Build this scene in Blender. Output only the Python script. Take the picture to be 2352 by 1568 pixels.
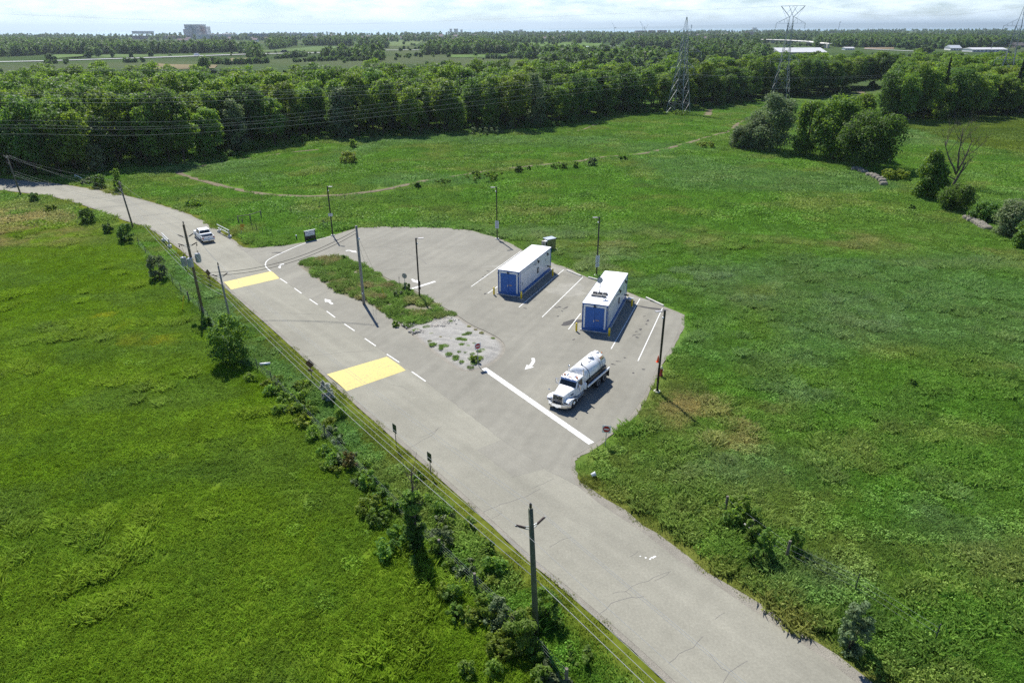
import bpy, bmesh, math, random
import numpy as np
from mathutils import Vector, Matrix, geometry
PI = math.pi
R = math.radians
for o in list(bpy.data.objects):
    bpy.data.objects.remove(o, do_unlink=True)
SC = bpy.context.scene
COL = SC.collection

# ---------------------------------------------------------------- camera
CAM_H = 33.0
cd = bpy.data.cameras.new('camera')
cam = bpy.data.objects.new('camera', cd)
COL.objects.link(cam)
cd.sensor_width = 36.0
cd.lens = 24.0
cd.clip_start = 0.5
cd.clip_end = 90000.0
PITCH = math.atan((784 - 62) / 1568)
cam.location = (0, 0, CAM_H)
cam.rotation_euler = (Matrix.Rotation(PI / 2 - PITCH, 3, 'X') @ Matrix.Rotation(R(-0.2), 3, 'Z')).to_euler()
SC.camera = cam

# ---------------------------------------------------------------- sun and sky
SUN_ELEV = R(51.7)
SUN_AZ = Vector((-0.385, 0.923, 0)).normalized()
sun_dir = SUN_AZ * math.cos(SUN_ELEV) + Vector((0, 0, math.sin(SUN_ELEV)))
sl = bpy.data.lights.new('sun', 'SUN')
sl.energy = 5.0
sl.angle = R(0.53)
sl.color = (1.0, 0.965, 0.90)
so = bpy.data.objects.new('sun', sl)
COL.objects.link(so)
so.rotation_euler = (-sun_dir).to_track_quat('-Z', 'Y').to_euler()
so.location = (0, 0, 120)

world = bpy.data.worlds.new('World')
SC.world = world
world.use_nodes = True
wn, wl = world.node_tree.nodes, world.node_tree.links
wn.clear()
w_out = wn.new('ShaderNodeOutputWorld')
w_bg = wn.new('ShaderNodeBackground')
w_sky = wn.new('ShaderNodeTexSky')
w_sky.sky_type = 'NISHITA'
w_sky.sun_disc = False
w_sky.sun_elevation = SUN_ELEV
w_sky.sun_rotation = math.atan2(SUN_AZ.x, SUN_AZ.y)
w_sky.altitude = 120
w_sky.air_density = 1.0
w_sky.dust_density = 0.0
w_sky.ozone_density = 2.0
w_bg.inputs['Strength'].default_value = 0.06
# soft fair-weather clouds over the whole sky, thickening towards the horizon as a low bank
w_tc = wn.new('ShaderNodeTexCoord')
w_map = wn.new('ShaderNodeMapping')
w_map.inputs['Scale'].default_value = (9, 9, 42)
w_no = wn.new('ShaderNodeTexNoise')
w_no.inputs['Scale'].default_value = 1.6
w_no.inputs['Detail'].default_value = 8
w_no.inputs['Roughness'].default_value = 0.62
w_rmp = wn.new('ShaderNodeValToRGB')
w_rmp.color_ramp.elements[0].position = 0.36
w_rmp.color_ramp.elements[0].color = (0, 0, 0, 1)
w_rmp.color_ramp.elements[1].position = 0.60
w_rmp.color_ramp.elements[1].color = (1, 1, 1, 1)
w_mix = wn.new('ShaderNodeMix')
w_mix.data_type = 'RGBA'
w_mix.inputs[7].default_value = (13.6, 15.6, 16.8, 1)
wl.new(w_tc.outputs['Generated'], w_map.inputs['Vector'])
wl.new(w_map.outputs[0], w_no.inputs['Vector'])
wl.new(w_no.outputs['Fac'], w_rmp.inputs['Fac'])
# the cloud bank lies low: clear blue overhead, all round the horizon alike
w_sep = wn.new('ShaderNodeSeparateXYZ'); wl.new(w_tc.outputs['Generated'], w_sep.inputs[0])
w_low = wn.new('ShaderNodeMapRange'); w_low.interpolation_type = 'SMOOTHSTEP'
w_low.inputs[1].default_value = 0.05; w_low.inputs[2].default_value = 0.22; w_low.inputs[3].default_value = 1.0; w_low.inputs[4].default_value = 0.0
wl.new(w_sep.outputs['Z'], w_low.inputs[0])
w_fac = wn.new('ShaderNodeMath'); w_fac.operation = 'MULTIPLY'; wl.new(w_rmp.outputs['Color'], w_fac.inputs[0]); wl.new(w_low.outputs[0], w_fac.inputs[1])
wl.new(w_fac.outputs[0], w_mix.inputs[0])
w_tint = wn.new('ShaderNodeMix'); w_tint.data_type = 'RGBA'; w_tint.blend_type = 'MULTIPLY'; w_tint.inputs[0].default_value = 1.0; w_tint.inputs[7].default_value = (0.88, 1.06, 1.40, 1)
wl.new(w_sky.outputs[0], w_tint.inputs[6])
wl.new(w_tint.outputs[2], w_mix.inputs[6])
wl.new(w_mix.outputs[2], w_bg.inputs['Color'])
wl.new(w_bg.outputs[0], w_out.inputs['Surface'])

SC.view_settings.view_transform = 'Standard'
SC.view_settings.look = 'None'
SC.view_settings.gamma = 1.0
SC.view_settings.use_curve_mapping = False
SC.view_settings.exposure = 0.55
SC.render.engine = 'CYCLES'
SC.cycles.use_denoising = False
SC.cycles.max_bounces = 6
SC.cycles.diffuse_bounces = 3
SC.cycles.glossy_bounces = 3
SC.cycles.transmission_bounces = 3
SC.cycles.transparent_max_bounces = 8
SC.cycles.volume_bounces = 0

# ---------------------------------------------------------------- materials
def newmat(name):
    m = bpy.data.materials.new(name)
    m.use_nodes = True
    nt = m.node_tree
    return m, nt.nodes, nt.links, nt.nodes['Principled BSDF']

def tint_noise(n, l, scale, lo, hi, vec=None, detail=6):
    t = n.new('ShaderNodeTexNoise'); t.inputs['Scale'].default_value = scale; t.inputs['Detail'].default_value = detail
    if vec: l.new(vec, t.inputs['Vector'])
    r = n.new('ShaderNodeMapRange'); r.inputs[1].default_value = 0.3; r.inputs[2].default_value = 0.7
    r.inputs[3].default_value = lo; r.inputs[4].default_value = hi
    l.new(t.outputs['Fac'], r.inputs[0])
    return r.outputs[0]

def mul(n, l, a, b):
    m = n.new('ShaderNodeMath'); m.operation = 'MULTIPLY'; l.new(a, m.inputs[0]); l.new(b, m.inputs[1])
    return m.outputs[0]

def shade(n, l, col, fac):
    """colour times scalar"""
    v = n.new('ShaderNodeVectorMath'); v.operation = 'SCALE'
    if isinstance(col, tuple): v.inputs[0].default_value = col[:3]
    else: l.new(col, v.inputs[0])
    l.new(fac, v.inputs['Scale'])
    return v.outputs[0]

def paint(name, col, rough=0.5, metal=0.0, grime=0.12, scale=3.0, bump=0.0, spec=None):
    """painted or raw hard surface with faint uneven grime"""
    m, n, l, b = newmat(name)
    b.inputs['Roughness'].default_value = rough
    b.inputs['Metallic'].default_value = metal
    b.inputs['Specular IOR Level'].default_value = (0.0 if rough > 0.93 else 0.5) if spec is None else spec
    tc = n.new('ShaderNodeTexCoord')
    f = tint_noise(n, l, scale, 1 - grime, 1 + grime * 0.4, tc.outputs['Object'])
    l.new(shade(n, l, col, f), b.inputs['Base Color'])
    rr = tint_noise(n, l, scale * 2.3, max(0.02, rough - 0.08), min(1, rough + 0.12), tc.outputs['Object'])
    l.new(rr, b.inputs['Roughness'])
    if bump:
        t = n.new('ShaderNodeTexNoise'); t.inputs['Scale'].default_value = scale * 6; l.new(tc.outputs['Object'], t.inputs['Vector'])
        bp = n.new('ShaderNodeBump'); bp.inputs['Strength'].default_value = bump; bp.inputs['Distance'].default_value = 0.03
        l.new(t.outputs['Fac'], bp.inputs['Height']); l.new(bp.outputs[0], b.inputs['Normal'])
    return m

MAT = {}
MAT['white'] = paint('white_paint', (0.83, 0.84, 0.84), 0.35, grime=0.10)
MAT['roof'] = paint('roof_membrane', (0.80, 0.81, 0.82), 0.6, grime=0.06)
MAT['wallwhite'] = paint('wall_panel_white', (0.70, 0.72, 0.74), 0.32, grime=0.10, scale=1.2)
MAT['blue'] = paint('blue_paint', (0.022, 0.125, 0.43), 0.42, grime=0.12)
MAT['bluetrim'] = paint('blue_trim_paint', (0.022, 0.115, 0.37), 0.4)
MAT['yellow'] = paint('yellow_bollard_paint', (0.85, 0.63, 0.02), 0.45, grime=0.15, scale=5)
MAT['black'] = paint('black_paint', (0.012, 0.012, 0.014), 0.4)
MAT['rubber'] = paint('tyre_rubber', (0.018, 0.018, 0.02), 0.8)
MAT['chrome'] = paint('bright_metal', (0.72, 0.73, 0.75), 0.18, 1.0, 0.1)
MAT['steel'] = paint('galvanised_steel', (0.34, 0.36, 0.37), 0.55, 0.3, 0.2)
MAT['greypaint'] = paint('grey_paint', (0.40, 0.43, 0.46), 0.45, 0, 0.12)
MAT['darkgrey'] = paint('dark_grey_plastic', (0.06, 0.06, 0.065), 0.6)
MAT['concrete'] = paint('concrete', (0.50, 0.48, 0.44), 0.85, 0, 0.25, 4, 0.3)
MAT['palecon'] = paint('pale_concrete', (0.66, 0.64, 0.58), 0.85, 0, 0.18, 3, 0.2)
MAT['wood'] = paint('weathered_wood', (0.17, 0.15, 0.12), 0.85, 0, 0.35, 5, 0.4)
MAT['polegreen'] = paint('treated_pole_wood', (0.105, 0.115, 0.075), 0.8, 0, 0.35, 4, 0.4)
MAT['polebrown'] = paint('creosote_pole_wood', (0.16, 0.125, 0.07), 0.8, 0, 0.35, 4, 0.4)
MAT['polegrey'] = paint('grey_concrete_pole', (0.27, 0.26, 0.235), 0.8, 0, 0.25, 4, 0.3)
MAT['insul'] = paint('brown_insulator', (0.07, 0.045, 0.04), 0.35)
MAT['glass'] = paint('dark_glass', (0.015, 0.02, 0.022), 0.06, 0, 0.05)
MAT['orange'] = paint('amber_lens', (0.75, 0.20, 0.02), 0.3)
MAT['redlens'] = paint('red_lens', (0.45, 0.03, 0.03), 0.3)
MAT['signred'] = paint('sign_red', (0.42, 0.02, 0.03), 0.4)
MAT['signwhite'] = paint('sign_white', (0.72, 0.74, 0.76), 0.4)
MAT['signgrey'] = paint('sign_back_aluminium', (0.40, 0.38, 0.37), 0.45, 0.3)
MAT['signrust'] = paint('sign_back_bronze', (0.16, 0.075, 0.05), 0.5, 0.2)
MAT['signgreen'] = paint('sign_back_olive', (0.045, 0.06, 0.03), 0.5)
MAT['signblue'] = paint('sign_text_grey', (0.20, 0.24, 0.30), 0.5)
MAT['orangesign'] = paint('warning_amber', (0.62, 0.33, 0.02), 0.5)
MAT['coneorange'] = paint('cone_orange', (0.80, 0.10, 0.02), 0.5)
MAT['hydrant'] = paint('hydrant_red', (0.35, 0.03, 0.02), 0.45)
MAT['cream'] = paint('cream_paint', (0.72, 0.68, 0.42), 0.5)
MAT['cabgreen'] = paint('cabinet_olive', (0.19, 0.20, 0.075), 0.45, 0, 0.08)
MAT['cabtop'] = paint('cabinet_lid', (0.40, 0.45, 0.52), 0.45, 0, 0.1)
MAT['cabtan'] = paint('cabinet_tan', (0.47, 0.42, 0.36), 0.5)
MAT['placard'] = paint('placard_yellow_green', (0.50, 0.50, 0.25), 0.5)
MAT['placardtext'] = paint('placard_text', (0.12, 0.09, 0.04), 0.6)
MAT['bedliner'] = paint('bed_liner', (0.035, 0.035, 0.045), 0.8)
MAT['wire'] = paint('aluminium_wire', (0.34, 0.35, 0.35), 0.85, 0.0)
MAT['blackwire'] = paint('black_cable', (0.02, 0.02, 0.02), 0.6)
MAT['hay'] = paint('weathered_hay', (0.29, 0.265, 0.215), 0.95, 0, 0.4, 6, 0.8)
MAT['bark'] = paint('bark', (0.085, 0.065, 0.05), 0.95, 0, 0.4, 3, 0.5)
MAT['deadbark'] = paint('dead_bark', (0.14, 0.115, 0.095), 0.95, 0, 0.4, 3, 0.5)
MAT['stone'] = paint('limestone', (0.46, 0.43, 0.37), 0.9, 0, 0.4, 5, 0.3)
MAT['brick'] = paint('brown_brick', (0.27, 0.20, 0.19), 0.9)
MAT['facade'] = paint('pale_facade', (0.72, 0.71, 0.70), 0.7)
MAT['facadeblue'] = paint('blue_grey_facade', (0.26, 0.30, 0.36), 0.5)
MAT['greenroof'] = paint('green_metal_roof', (0.30, 0.42, 0.37), 0.5)
MAT['darkwall'] = paint('dark_barn_wall', (0.10, 0.09, 0.085), 0.9)
MAT['farglass'] = paint('far_window_glass', (0.12, 0.15, 0.20), 0.2)
MAT['whiteroof'] = paint('white_metal_roof', (0.56, 0.56, 0.55), 0.5)

def asphalt(name, col, speck, streak, kind):
    m, n, l, b = newmat(name)
    g = n.new('ShaderNodeNewGeometry')
    f1 = tint_noise(n, l, 6.3, 1 - speck, 1 + speck, g.outputs['Position'], 12)
    f2 = tint_noise(n, l, 0.13, 0.87, 1.07, g.outputs['Position'], 5)
    f3 = tint_noise(n, l, 0.9, 1 - streak, 1 + streak, g.outputs['Position'], 6)
    m0 = n.new('ShaderNodeMapping'); m0.inputs['Rotation'].default_value = (0, 0, R(kind)); mp = n.new('ShaderNodeMapping'); mp.inputs['Scale'].default_value = (0.9, 0.035, 1)
    l.new(g.outputs['Position'], m0.inputs['Vector']); l.new(m0.outputs[0], mp.inputs['Vector'])
    f4 = tint_noise(n, l, 1.0, 0.91, 1.06, mp.outputs[0], 4)
    f = mul(n, l, mul(n, l, f1, f2), mul(n, l, f3, f4))
    l.new(shade(n, l, col, f), b.inputs['Base Color'])
    b.inputs['Roughness'].default_value = 0.88
    b.inputs['Specular IOR Level'].default_value = 0.25
    t = n.new('ShaderNodeTexNoise'); t.inputs['Scale'].default_value = 14; l.new(g.outputs['Position'], t.inputs['Vector'])
    bp = n.new('ShaderNodeBump'); bp.inputs['Strength'].default_value = 0.08; bp.inputs['Distance'].default_value = 0.01
    l.new(t.outputs['Fac'], bp.inputs['Height']); l.new(bp.outputs[0], b.inputs['Normal'])
    return m
MAT['road'] = asphalt('old_pale_asphalt', (0.262, 0.252, 0.202), 0.10, 0.05, -42)
MAT['lot'] = asphalt('newer_grey_asphalt', (0.236, 0.226, 0.186), 0.06, 0.06, 25)
MAT['patch'] = asphalt('asphalt_patch', (0.236, 0.226, 0.186), 0.08, 0.05, -42)
MAT['stain'] = asphalt('oil_stain', (0.075, 0.072, 0.07), 0.1, 0.15, 10)
MAT['palewear'] = asphalt('chalky_wear', (0.27, 0.26, 0.22), 0.06, 0.10, 60)
MAT['crack'] = paint('crack_filler', (0.165, 0.157, 0.142), 0.9)
MAT['farroad'] = paint('far_highway', (0.40, 0.40, 0.41), 0.9, 0, 0.05, 0.05)

def worn_paint(name, col, under, amount):
    m, n, l, b = newmat(name)
    g = n.new('ShaderNodeNewGeometry')
    t = n.new('ShaderNodeTexNoise'); t.inputs['Scale'].default_value = 4.0; t.inputs['Detail'].default_value = 9; t.inputs['Roughness'].default_value = 0.7
    l.new(g.outputs['Position'], t.inputs['Vector'])
    r = n.new('ShaderNodeMapRange'); r.inputs[1].default_value = 0.62 - amount; r.inputs[2].default_value = 0.70 - amount * 0.6
    l.new(t.outputs['Fac'], r.inputs[0])
    mx = n.new('ShaderNodeMix'); mx.data_type = 'RGBA'
    mx.inputs[6].default_value = (*col, 1); mx.inputs[7].default_value = (*under, 1)
    l.new(r.outputs[0], mx.inputs[0]); l.new(mx.outputs[2], b.inputs['Base Color'])
    b.inputs['Roughness'].default_value = 0.7
    return m
MAT['linepaint'] = worn_paint('road_marking_white', (0.70, 0.70, 0.67), (0.38, 0.37, 0.33), 0.10)
MAT['humppaint'] = worn_paint('speed_hump_yellow', (0.56, 0.45, 0.13), (0.36, 0.30, 0.13), 0.10)

def tone_mat(name, attr_type, rough=0.9, leafy=False):
    """ground cover coloured by the 'tone' attribute (its real colour), with fine mottling"""
    m, n, l, b = newmat(name)
    a = n.new('ShaderNodeAttribute'); a.attribute_name = 'tone'; a.attribute_type = attr_type
    g = n.new('ShaderNodeNewGeometry')
    f1 = tint_noise(n, l, 1.7, 0.80, 1.18, g.outputs['Position'], 8)
    if leafy:
        oi = n.new('ShaderNodeObjectInfo')
        mr = n.new('ShaderNodeMapRange'); mr.inputs[3].default_value = 0.90; mr.inputs[4].default_value = 1.10
        l.new(oi.outputs['Random'], mr.inputs[0])
        f1 = mul(n, l, f1, mr.outputs[0])
    c = shade(n, l, a.outputs['Color'], f1)
    l.new(c, b.inputs['Base Color'])
    b.inputs['Roughness'].default_value = rough
    b.inputs['Specular IOR Level'].default_value = 0.12 if leafy else 0.0
    if leafy:
        tr = n.new('ShaderNodeBsdfTranslucent')
        l.new(shade(n, l, c, tint_noise(n, l, 0.4, 1.0, 1.3, g.outputs['Position'])), tr.inputs['Color'])
        mx = n.new('ShaderNodeMixShader'); mx.inputs[0].default_value = 0.35
        l.new(b.outputs[0], mx.inputs[1]); l.new(tr.outputs[0], mx.inputs[2])
        l.new(mx.outputs[0], n['Material Output'].inputs['Surface'])
    return m
MAT['ground'] = tone_mat('meadow_soil', 'GEOMETRY')
MAT['grass'] = tone_mat('grass_blades', 'INSTANCER', 0.6, True)

def leaf_mat(name, col, trans, vary=0.2, mixf=0.45):
    m, n, l, b = newmat(name)
    oi = n.new('ShaderNodeObjectInfo')
    g = n.new('ShaderNodeNewGeometry')
    f = tint_noise(n, l, 0.9, 0.72, 1.28, g.outputs['Position'], 6)
    mr = n.new('ShaderNodeMapRange'); mr.inputs[3].default_value = 1 - vary; mr.inputs[4].default_value = 1 + vary
    l.new(oi.outputs['Random'], mr.inputs[0])
    f = mul(n, l, f, mr.outputs[0])
    hs = n.new('ShaderNodeHueSaturation')
    mh = n.new('ShaderNodeMapRange'); mh.inputs[3].default_value = 0.478; mh.inputs[4].default_value = 0.522
    wv = n.new('ShaderNodeMath'); wv.operation = 'FRACT'
    mm = n.new('ShaderNodeMath'); mm.operation = 'MULTIPLY'; mm.inputs[1].default_value = 7.31
    l.new(oi.outputs['Random'], mm.inputs[0]); l.new(mm.outputs[0], wv.inputs[0]); l.new(wv.outputs[0], mh.inputs[0])
    l.new(mh.outputs[0], hs.inputs['Hue'])
    l.new(shade(n, l, col, f), hs.inputs['Color'])
    l.new(hs.outputs[0], b.inputs['Base Color'])
    b.inputs['Roughness'].default_value = 0.55
    b.inputs['Specular IOR Level'].default_value = 0.2
    tr = n.new('ShaderNodeBsdfTranslucent')
    l.new(shade(n, l, trans, f), tr.inputs['Color'])
    mx = n.new('ShaderNodeMixShader'); mx.inputs[0].default_value = mixf
    l.new(b.outputs[0], mx.inputs[1]); l.new(tr.outputs[0], mx.inputs[2])
    l.new(mx.outputs[0], n['Material Output'].inputs['Surface'])
    return m
MAT['leaf'] = leaf_mat('broadleaf_green', (0.132, 0.228, 0.04), (0.25, 0.40, 0.03))
MAT['leafdark'] = leaf_mat('dark_broadleaf', (0.088, 0.165, 0.034), (0.15, 0.27, 0.03))
MAT['leafpale'] = leaf_mat('silver_green_leaf', (0.178, 0.235, 0.110), (0.18, 0.25, 0.085), 0.15)
MAT['leafyellow'] = leaf_mat('yellow_green_leaf', (0.18, 0.25, 0.035), (0.28, 0.36, 0.03), 0.12)
MAT['needle'] = leaf_mat('conifer_needles', (0.045, 0.082, 0.028), (0.04, 0.07, 0.02), 0.15, 0.2)
MAT['shrub'] = leaf_mat('shrub_leaf', (0.155, 0.255, 0.05), (0.25, 0.40, 0.04), 0.15, 0.52)
MAT['blossom'] = leaf_mat('white_blossom', (0.55, 0.56, 0.48), (0.3, 0.32, 0.2), 0.08)
MAT['rust'] = leaf_mat('bronze_leaf', (0.13, 0.11, 0.03), (0.16, 0.14, 0.03), 0.08)
MAT['leafmid'] = leaf_mat('light_broadleaf_green', (0.15, 0.23, 0.035), (0.26, 0.38, 0.03), 0.15)
MAT['farleaf'] = leaf_mat('far_tree_green', (0.10, 0.175, 0.05), (0.15, 0.25, 0.035), 0.3)

# ---------------------------------------------------------------- mesh helpers
class MB:
    def __init__(s): s.v = []; s.f = []
    def add(s, vs, fs):
        b = len(s.v); s.v += [tuple(p) for p in vs]; s.f += [tuple(b + i for i in f) for f in fs]; return s
    def box(s, x0, x1, y0, y1, z0, z1):
        return s.add([(x0,y0,z0),(x1,y0,z0),(x1,y1,z0),(x0,y1,z0),(x0,y0,z1),(x1,y0,z1),(x1,y1,z1),(x0,y1,z1)],
                     [(3,2,1,0),(4,5,6,7),(0,1,5,4),(1,2,6,5),(2,3,7,6),(3,0,4,7)])
    def bar(s, a, b, w, h=None):
        """square bar between two points"""
        h = h or w; a = Vector(a); b = Vector(b); d = (b - a).normalized()
        u = d.cross(Vector((0,0,1)));
        if u.length < 1e-4: u = Vector((1,0,0))
        u.normalize(); n = u.cross(d)
        vs = []
        for p in (a, b):
            for i, j in ((-1,-1),(1,-1),(1,1),(-1,1)): vs.append(p + u*(i*w/2) + n*(j*h/2))
        return s.add(vs, [(3,2,1,0),(4,5,6,7),(0,1,5,4),(1,2,6,5),(2,3,7,6),(3,0,4,7)])
    def tube(s, pts, r, n=8, cap=True):
        pts = [Vector(p) for p in pts]; rs = r if isinstance(r, (list, tuple)) else [r]*len(pts)
        vs = []; up = None
        for i, p in enumerate(pts):
            d = (pts[min(i+1, len(pts)-1)] - pts[max(i-1, 0)]).normalized()
            if up is None:
                up = d.cross(Vector((0,0,1)))
                if up.length < 1e-3: up = Vector((1,0,0))
            up = (up - d*up.dot(d)).normalized(); w = d.cross(up)
            for k in range(n):
                a = 2*PI*k/n; vs.append(p + (up*math.cos(a) + w*math.sin(a))*rs[i])
        fs = []
        for i in range(len(pts)-1):
            for k in range(n):
                k2 = (k+1) % n; fs.append((i*n+k, i*n+k2, (i+1)*n+k2, (i+1)*n+k))
        if cap: fs.append(tuple(range(n-1, -1, -1))); fs.append(tuple((len(pts)-1)*n + k for k in range(n)))
        return s.add(vs, fs)
    def lathe(s, prof, c=(0,0,0), axis='z', n=16):
        """profile of (radius, height) along an axis"""
        vs = []
        for r, h in prof:
            for k in range(n):
                a = 2*PI*k/n; x, y = r*math.cos(a), r*math.sin(a)
                p = {'z': (x,y,h), 'x': (h,x,y), 'y': (x,h,y)}[axis]
                vs.append((p[0]+c[0], p[1]+c[1], p[2]+c[2]))
        fs = []
        for i in range(len(prof)-1):
            for k in range(n):
                k2 = (k+1) % n; fs.append((i*n+k, i*n+k2, (i+1)*n+k2, (i+1)*n+k))
        fs.append(tuple(range(n-1, -1, -1))); fs.append(tuple((len(prof)-1)*n + k for k in range(n)))
        return s.add(vs, fs)
    def loft(s, secs, cap=True):
        n = len(secs[0]); vs = [p for sc in secs for p in sc]; fs = []
        for i in range(len(secs)-1):
            for k in range(n):
                k2 = (k+1) % n; fs.append((i*n+k, i*n+k2, (i+1)*n+k2, (i+1)*n+k))
        if cap: fs.append(tuple(range(n-1, -1, -1))); fs.append(tuple((len(secs)-1)*n + k for k in range(n)))
        return s.add(vs, fs)
    def prism(s, prof, y0, y1, axis='y'):
        if axis == 'y': return s.loft([[(x, y0, z) for x, z in prof], [(x, y1, z) for x, z in prof]])
        if axis == 'x': return s.loft([[(y0, y, z) for y, z in prof], [(y1, y, z) for y, z in prof]])
        return s.loft([[(x, y, y0) for x, y in prof], [(x, y, y1) for x, y in prof]])
    def build(s, name, mat, parent=None, smooth=False, bevel=0.0):
        me = bpy.data.meshes.new(name)
        me.from_pydata(s.v, [], s.f)
        bm = bmesh.new(); bm.from_mesh(me); bmesh.ops.recalc_face_normals(bm, faces=bm.faces)
        if bevel:
            bmesh.ops.bevel(bm, geom=[e for e in bm.edges if e.is_manifold and e.calc_face_angle(0) > 0.6], offset=bevel, segments=1, affect='EDGES', clamp_overlap=True)
        bm.to_mesh(me); bm.free()
        me.materials.append(MAT[mat] if isinstance(mat, str) else mat)
        if smooth:
            for p in me.polygons: p.use_smooth = True
        return link(name, me, parent)

def link(name, data, parent=None):
    o = bpy.data.objects.new(name, data); COL.objects.link(o)
    if parent is not None: o.parent = parent
    return o

def tag(o, label=None, cat=None, group=None, kind=None):
    if label: o['label'] = label
    if cat: o['category'] = cat
    if group: o['group'] = group
    if kind: o['kind'] = kind
    return o

def thing(name, label, cat, loc=(0,0,0), rz=0.0, group=None):
    o = link(name, None); o.empty_display_size = 0.3
    o.location = loc if len(loc) == 3 else (loc[0], loc[1], 0); o.rotation_euler = (0, 0, rz)
    return tag(o, label, cat, group)

def copy_tree(o, parent=None):
    c = o.copy(); COL.objects.link(c)
    if parent is not None: c.parent = parent
    for ch in o.children: copy_tree(ch, c)
    return c

def raw_mesh(name, verts, faces, mat, k=4, smooth=False):
    """fast mesh from numpy: verts (n,3), faces (m,k)"""
    me = bpy.data.meshes.new(name)
    verts = np.ascontiguousarray(verts, dtype=np.float32); faces = np.ascontiguousarray(faces, dtype=np.int32)
    me.vertices.add(len(verts)); me.vertices.foreach_set('co', verts.ravel())
    me.loops.add(faces.size); me.loops.foreach_set('vertex_index', faces.ravel())
    me.polygons.add(len(faces)); me.polygons.foreach_set('loop_start', np.arange(0, faces.size, k, dtype=np.int32))
    if smooth: me.polygons.foreach_set('use_smooth', np.ones(len(faces), dtype=bool))
    me.update(calc_edges=True)
    if mat is not None: me.materials.append(MAT[mat] if isinstance(mat, str) else mat)
    return me

def sheet(name, outer, z, mat, holes=(), parent=None, kind=None):
    """flat polygon with holes at height z"""
    loops = [[Vector((x, y, 0)) for x, y in outer]] + [[Vector((x, y, 0)) for x, y in h] for h in holes]
    tris = geometry.tessellate_polygon(loops)
    vs = [(p.x, p.y, z) for lp in loops for p in lp]
    mb = MB(); mb.add(vs, tris)
    o = mb.build(name, mat, parent)
    me = o.data
    bm = bmesh.new(); bm.from_mesh(me)
    for f in bm.faces:
        if f.normal.z < 0: f.normal_flip()
    bm.to_mesh(me); bm.free()
    if kind: o['kind'] = kind
    return o

def ribbon(pts, w, z, name, mat, parent=None, w1=None):
    """strip of width w along a plan polyline"""
    pts = [Vector((x, y)) for x, y in pts]; L, Rr = [], []
    for i, p in enumerate(pts):
        d = (pts[min(i+1, len(pts)-1)] - pts[max(i-1, 0)]).normalized(); n = Vector((-d.y, d.x))
        ww = w if w1 is None else w + (w1 - w)*i/(len(pts)-1)
        L.append(p + n*ww/2); Rr.append(p - n*ww/2)
    n = len(pts); mb = MB()
    mb.add([(p.x, p.y, z) for p in L] + [(p.x, p.y, z) for p in Rr], [(n+i, n+i+1, i+1, i) for i in range(n-1)])
    return mb.build(name, mat, parent)

def smooth_line(pts, sub=6):
    """Catmull-Rom through plan points"""
    P_ = [Vector(p) for p in pts]; out = []
    for i in range(len(P_)-1):
        p0, p1, p2, p3 = P_[max(i-1,0)], P_[i], P_[i+1], P_[min(i+2, len(P_)-1)]
        for k in range(sub):
            t = k/sub
            out.append(tuple(0.5*((2*p1) + (-p0+p2)*t + (2*p0-5*p1+4*p2-p3)*t*t + (-p0+3*p1-3*p2+p3)*t**3)))
    out.append(tuple(P_[-1])); return out

# numpy fields -----------------------------------------------------------
_rng = np.random.default_rng(11)
_tab = _rng.random((8, 256, 256))
def vnoise(x, y, scale, k=0):
    x = np.asarray(x)/scale + 13.7*k; y = np.asarray(y)/scale + 7.3*k
    xi = np.floor(x).astype(int); yi = np.floor(y).astype(int); fx = x-xi; fy = y-yi
    fx = fx*fx*(3-2*fx); fy = fy*fy*(3-2*fy); t = _tab[k % 8]
    g = lambda a, b: t[a & 255, b & 255]
    return (g(xi,yi)*(1-fx) + g(xi+1,yi)*fx)*(1-fy) + (g(xi,yi+1)*(1-fx) + g(xi+1,yi+1)*fx)*fy
def fbm(x, y, scale, k=0):
    return (vnoise(x,y,scale,k) + 0.5*vnoise(x,y,scale/2.1,k+1) + 0.25*vnoise(x,y,scale/4.3,k+2))/1.75
def dist_line(x, y, pts):
    d = np.full(np.shape(x), 1e9)
    for (ax, ay), (bx, by) in zip(pts[:-1], pts[1:]):
        vx, vy = bx-ax, by-ay; L2 = vx*vx+vy*vy + 1e-9
        t = np.clip(((x-ax)*vx + (y-ay)*vy)/L2, 0, 1)
        d = np.minimum(d, np.hypot(x-ax-t*vx, y-ay-t*vy))
    return d
def inside(x, y, poly):
    c = np.zeros(np.shape(x), bool); n = len(poly)
    for i in range(n):
        (ax, ay), (bx, by) = poly[i], poly[(i+1) % n]
        c ^= ((ay > y) != (by > y)) & (x < (bx-ax)*(y-ay)/((by-ay) if abs(by-ay) > 1e-12 else 1e-12) + ax)
    return c
def sstep(a, b, v):
    t = np.clip((v-a)/(b-a), 0, 1); return t*t*(3-2*t)

# ================================================================ the setting
def extend(pts, d0, d1):
    a, b = Vector(pts[0]), Vector(pts[1]); c, d = Vector(pts[-2]), Vector(pts[-1])
    return [tuple(a + (a-b).normalized()*d0)] + list(pts) + [tuple(d + (d-c).normalized()*d1)]
LEFT_EDGE = extend([(-115.63, 154.71), (-100.41, 148.61), (-89.42, 141.03), (-81.77, 134.74), (-73.59, 127.83), (-65.72, 121.78), (-59.75, 115.1), (-53.98, 108.23), (-45.94, 97.8), (-39.06, 89.29), (-32.27, 80.48), (-22.76, 67.96), (-19.44, 63.58), (-17.24, 60.67), (-8.88, 49.84), (-4.41, 44.12), (-1.21, 39.79), (1.55, 36.04), (3.8, 33.33), (5.37, 31.35), (7.29, 28.87), (9.06, 26.41)], 90, 45)
RIGHT_NEAR = extend([(19.01, 26.38), (18.1, 27.75), (16.33, 29.85), (13.79, 33.01), (11.29, 36), (9.71, 38.31), (9.03, 39.19), (6.53, 42.22), (5.08, 44.39)], 45, 0)[:-1]
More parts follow.
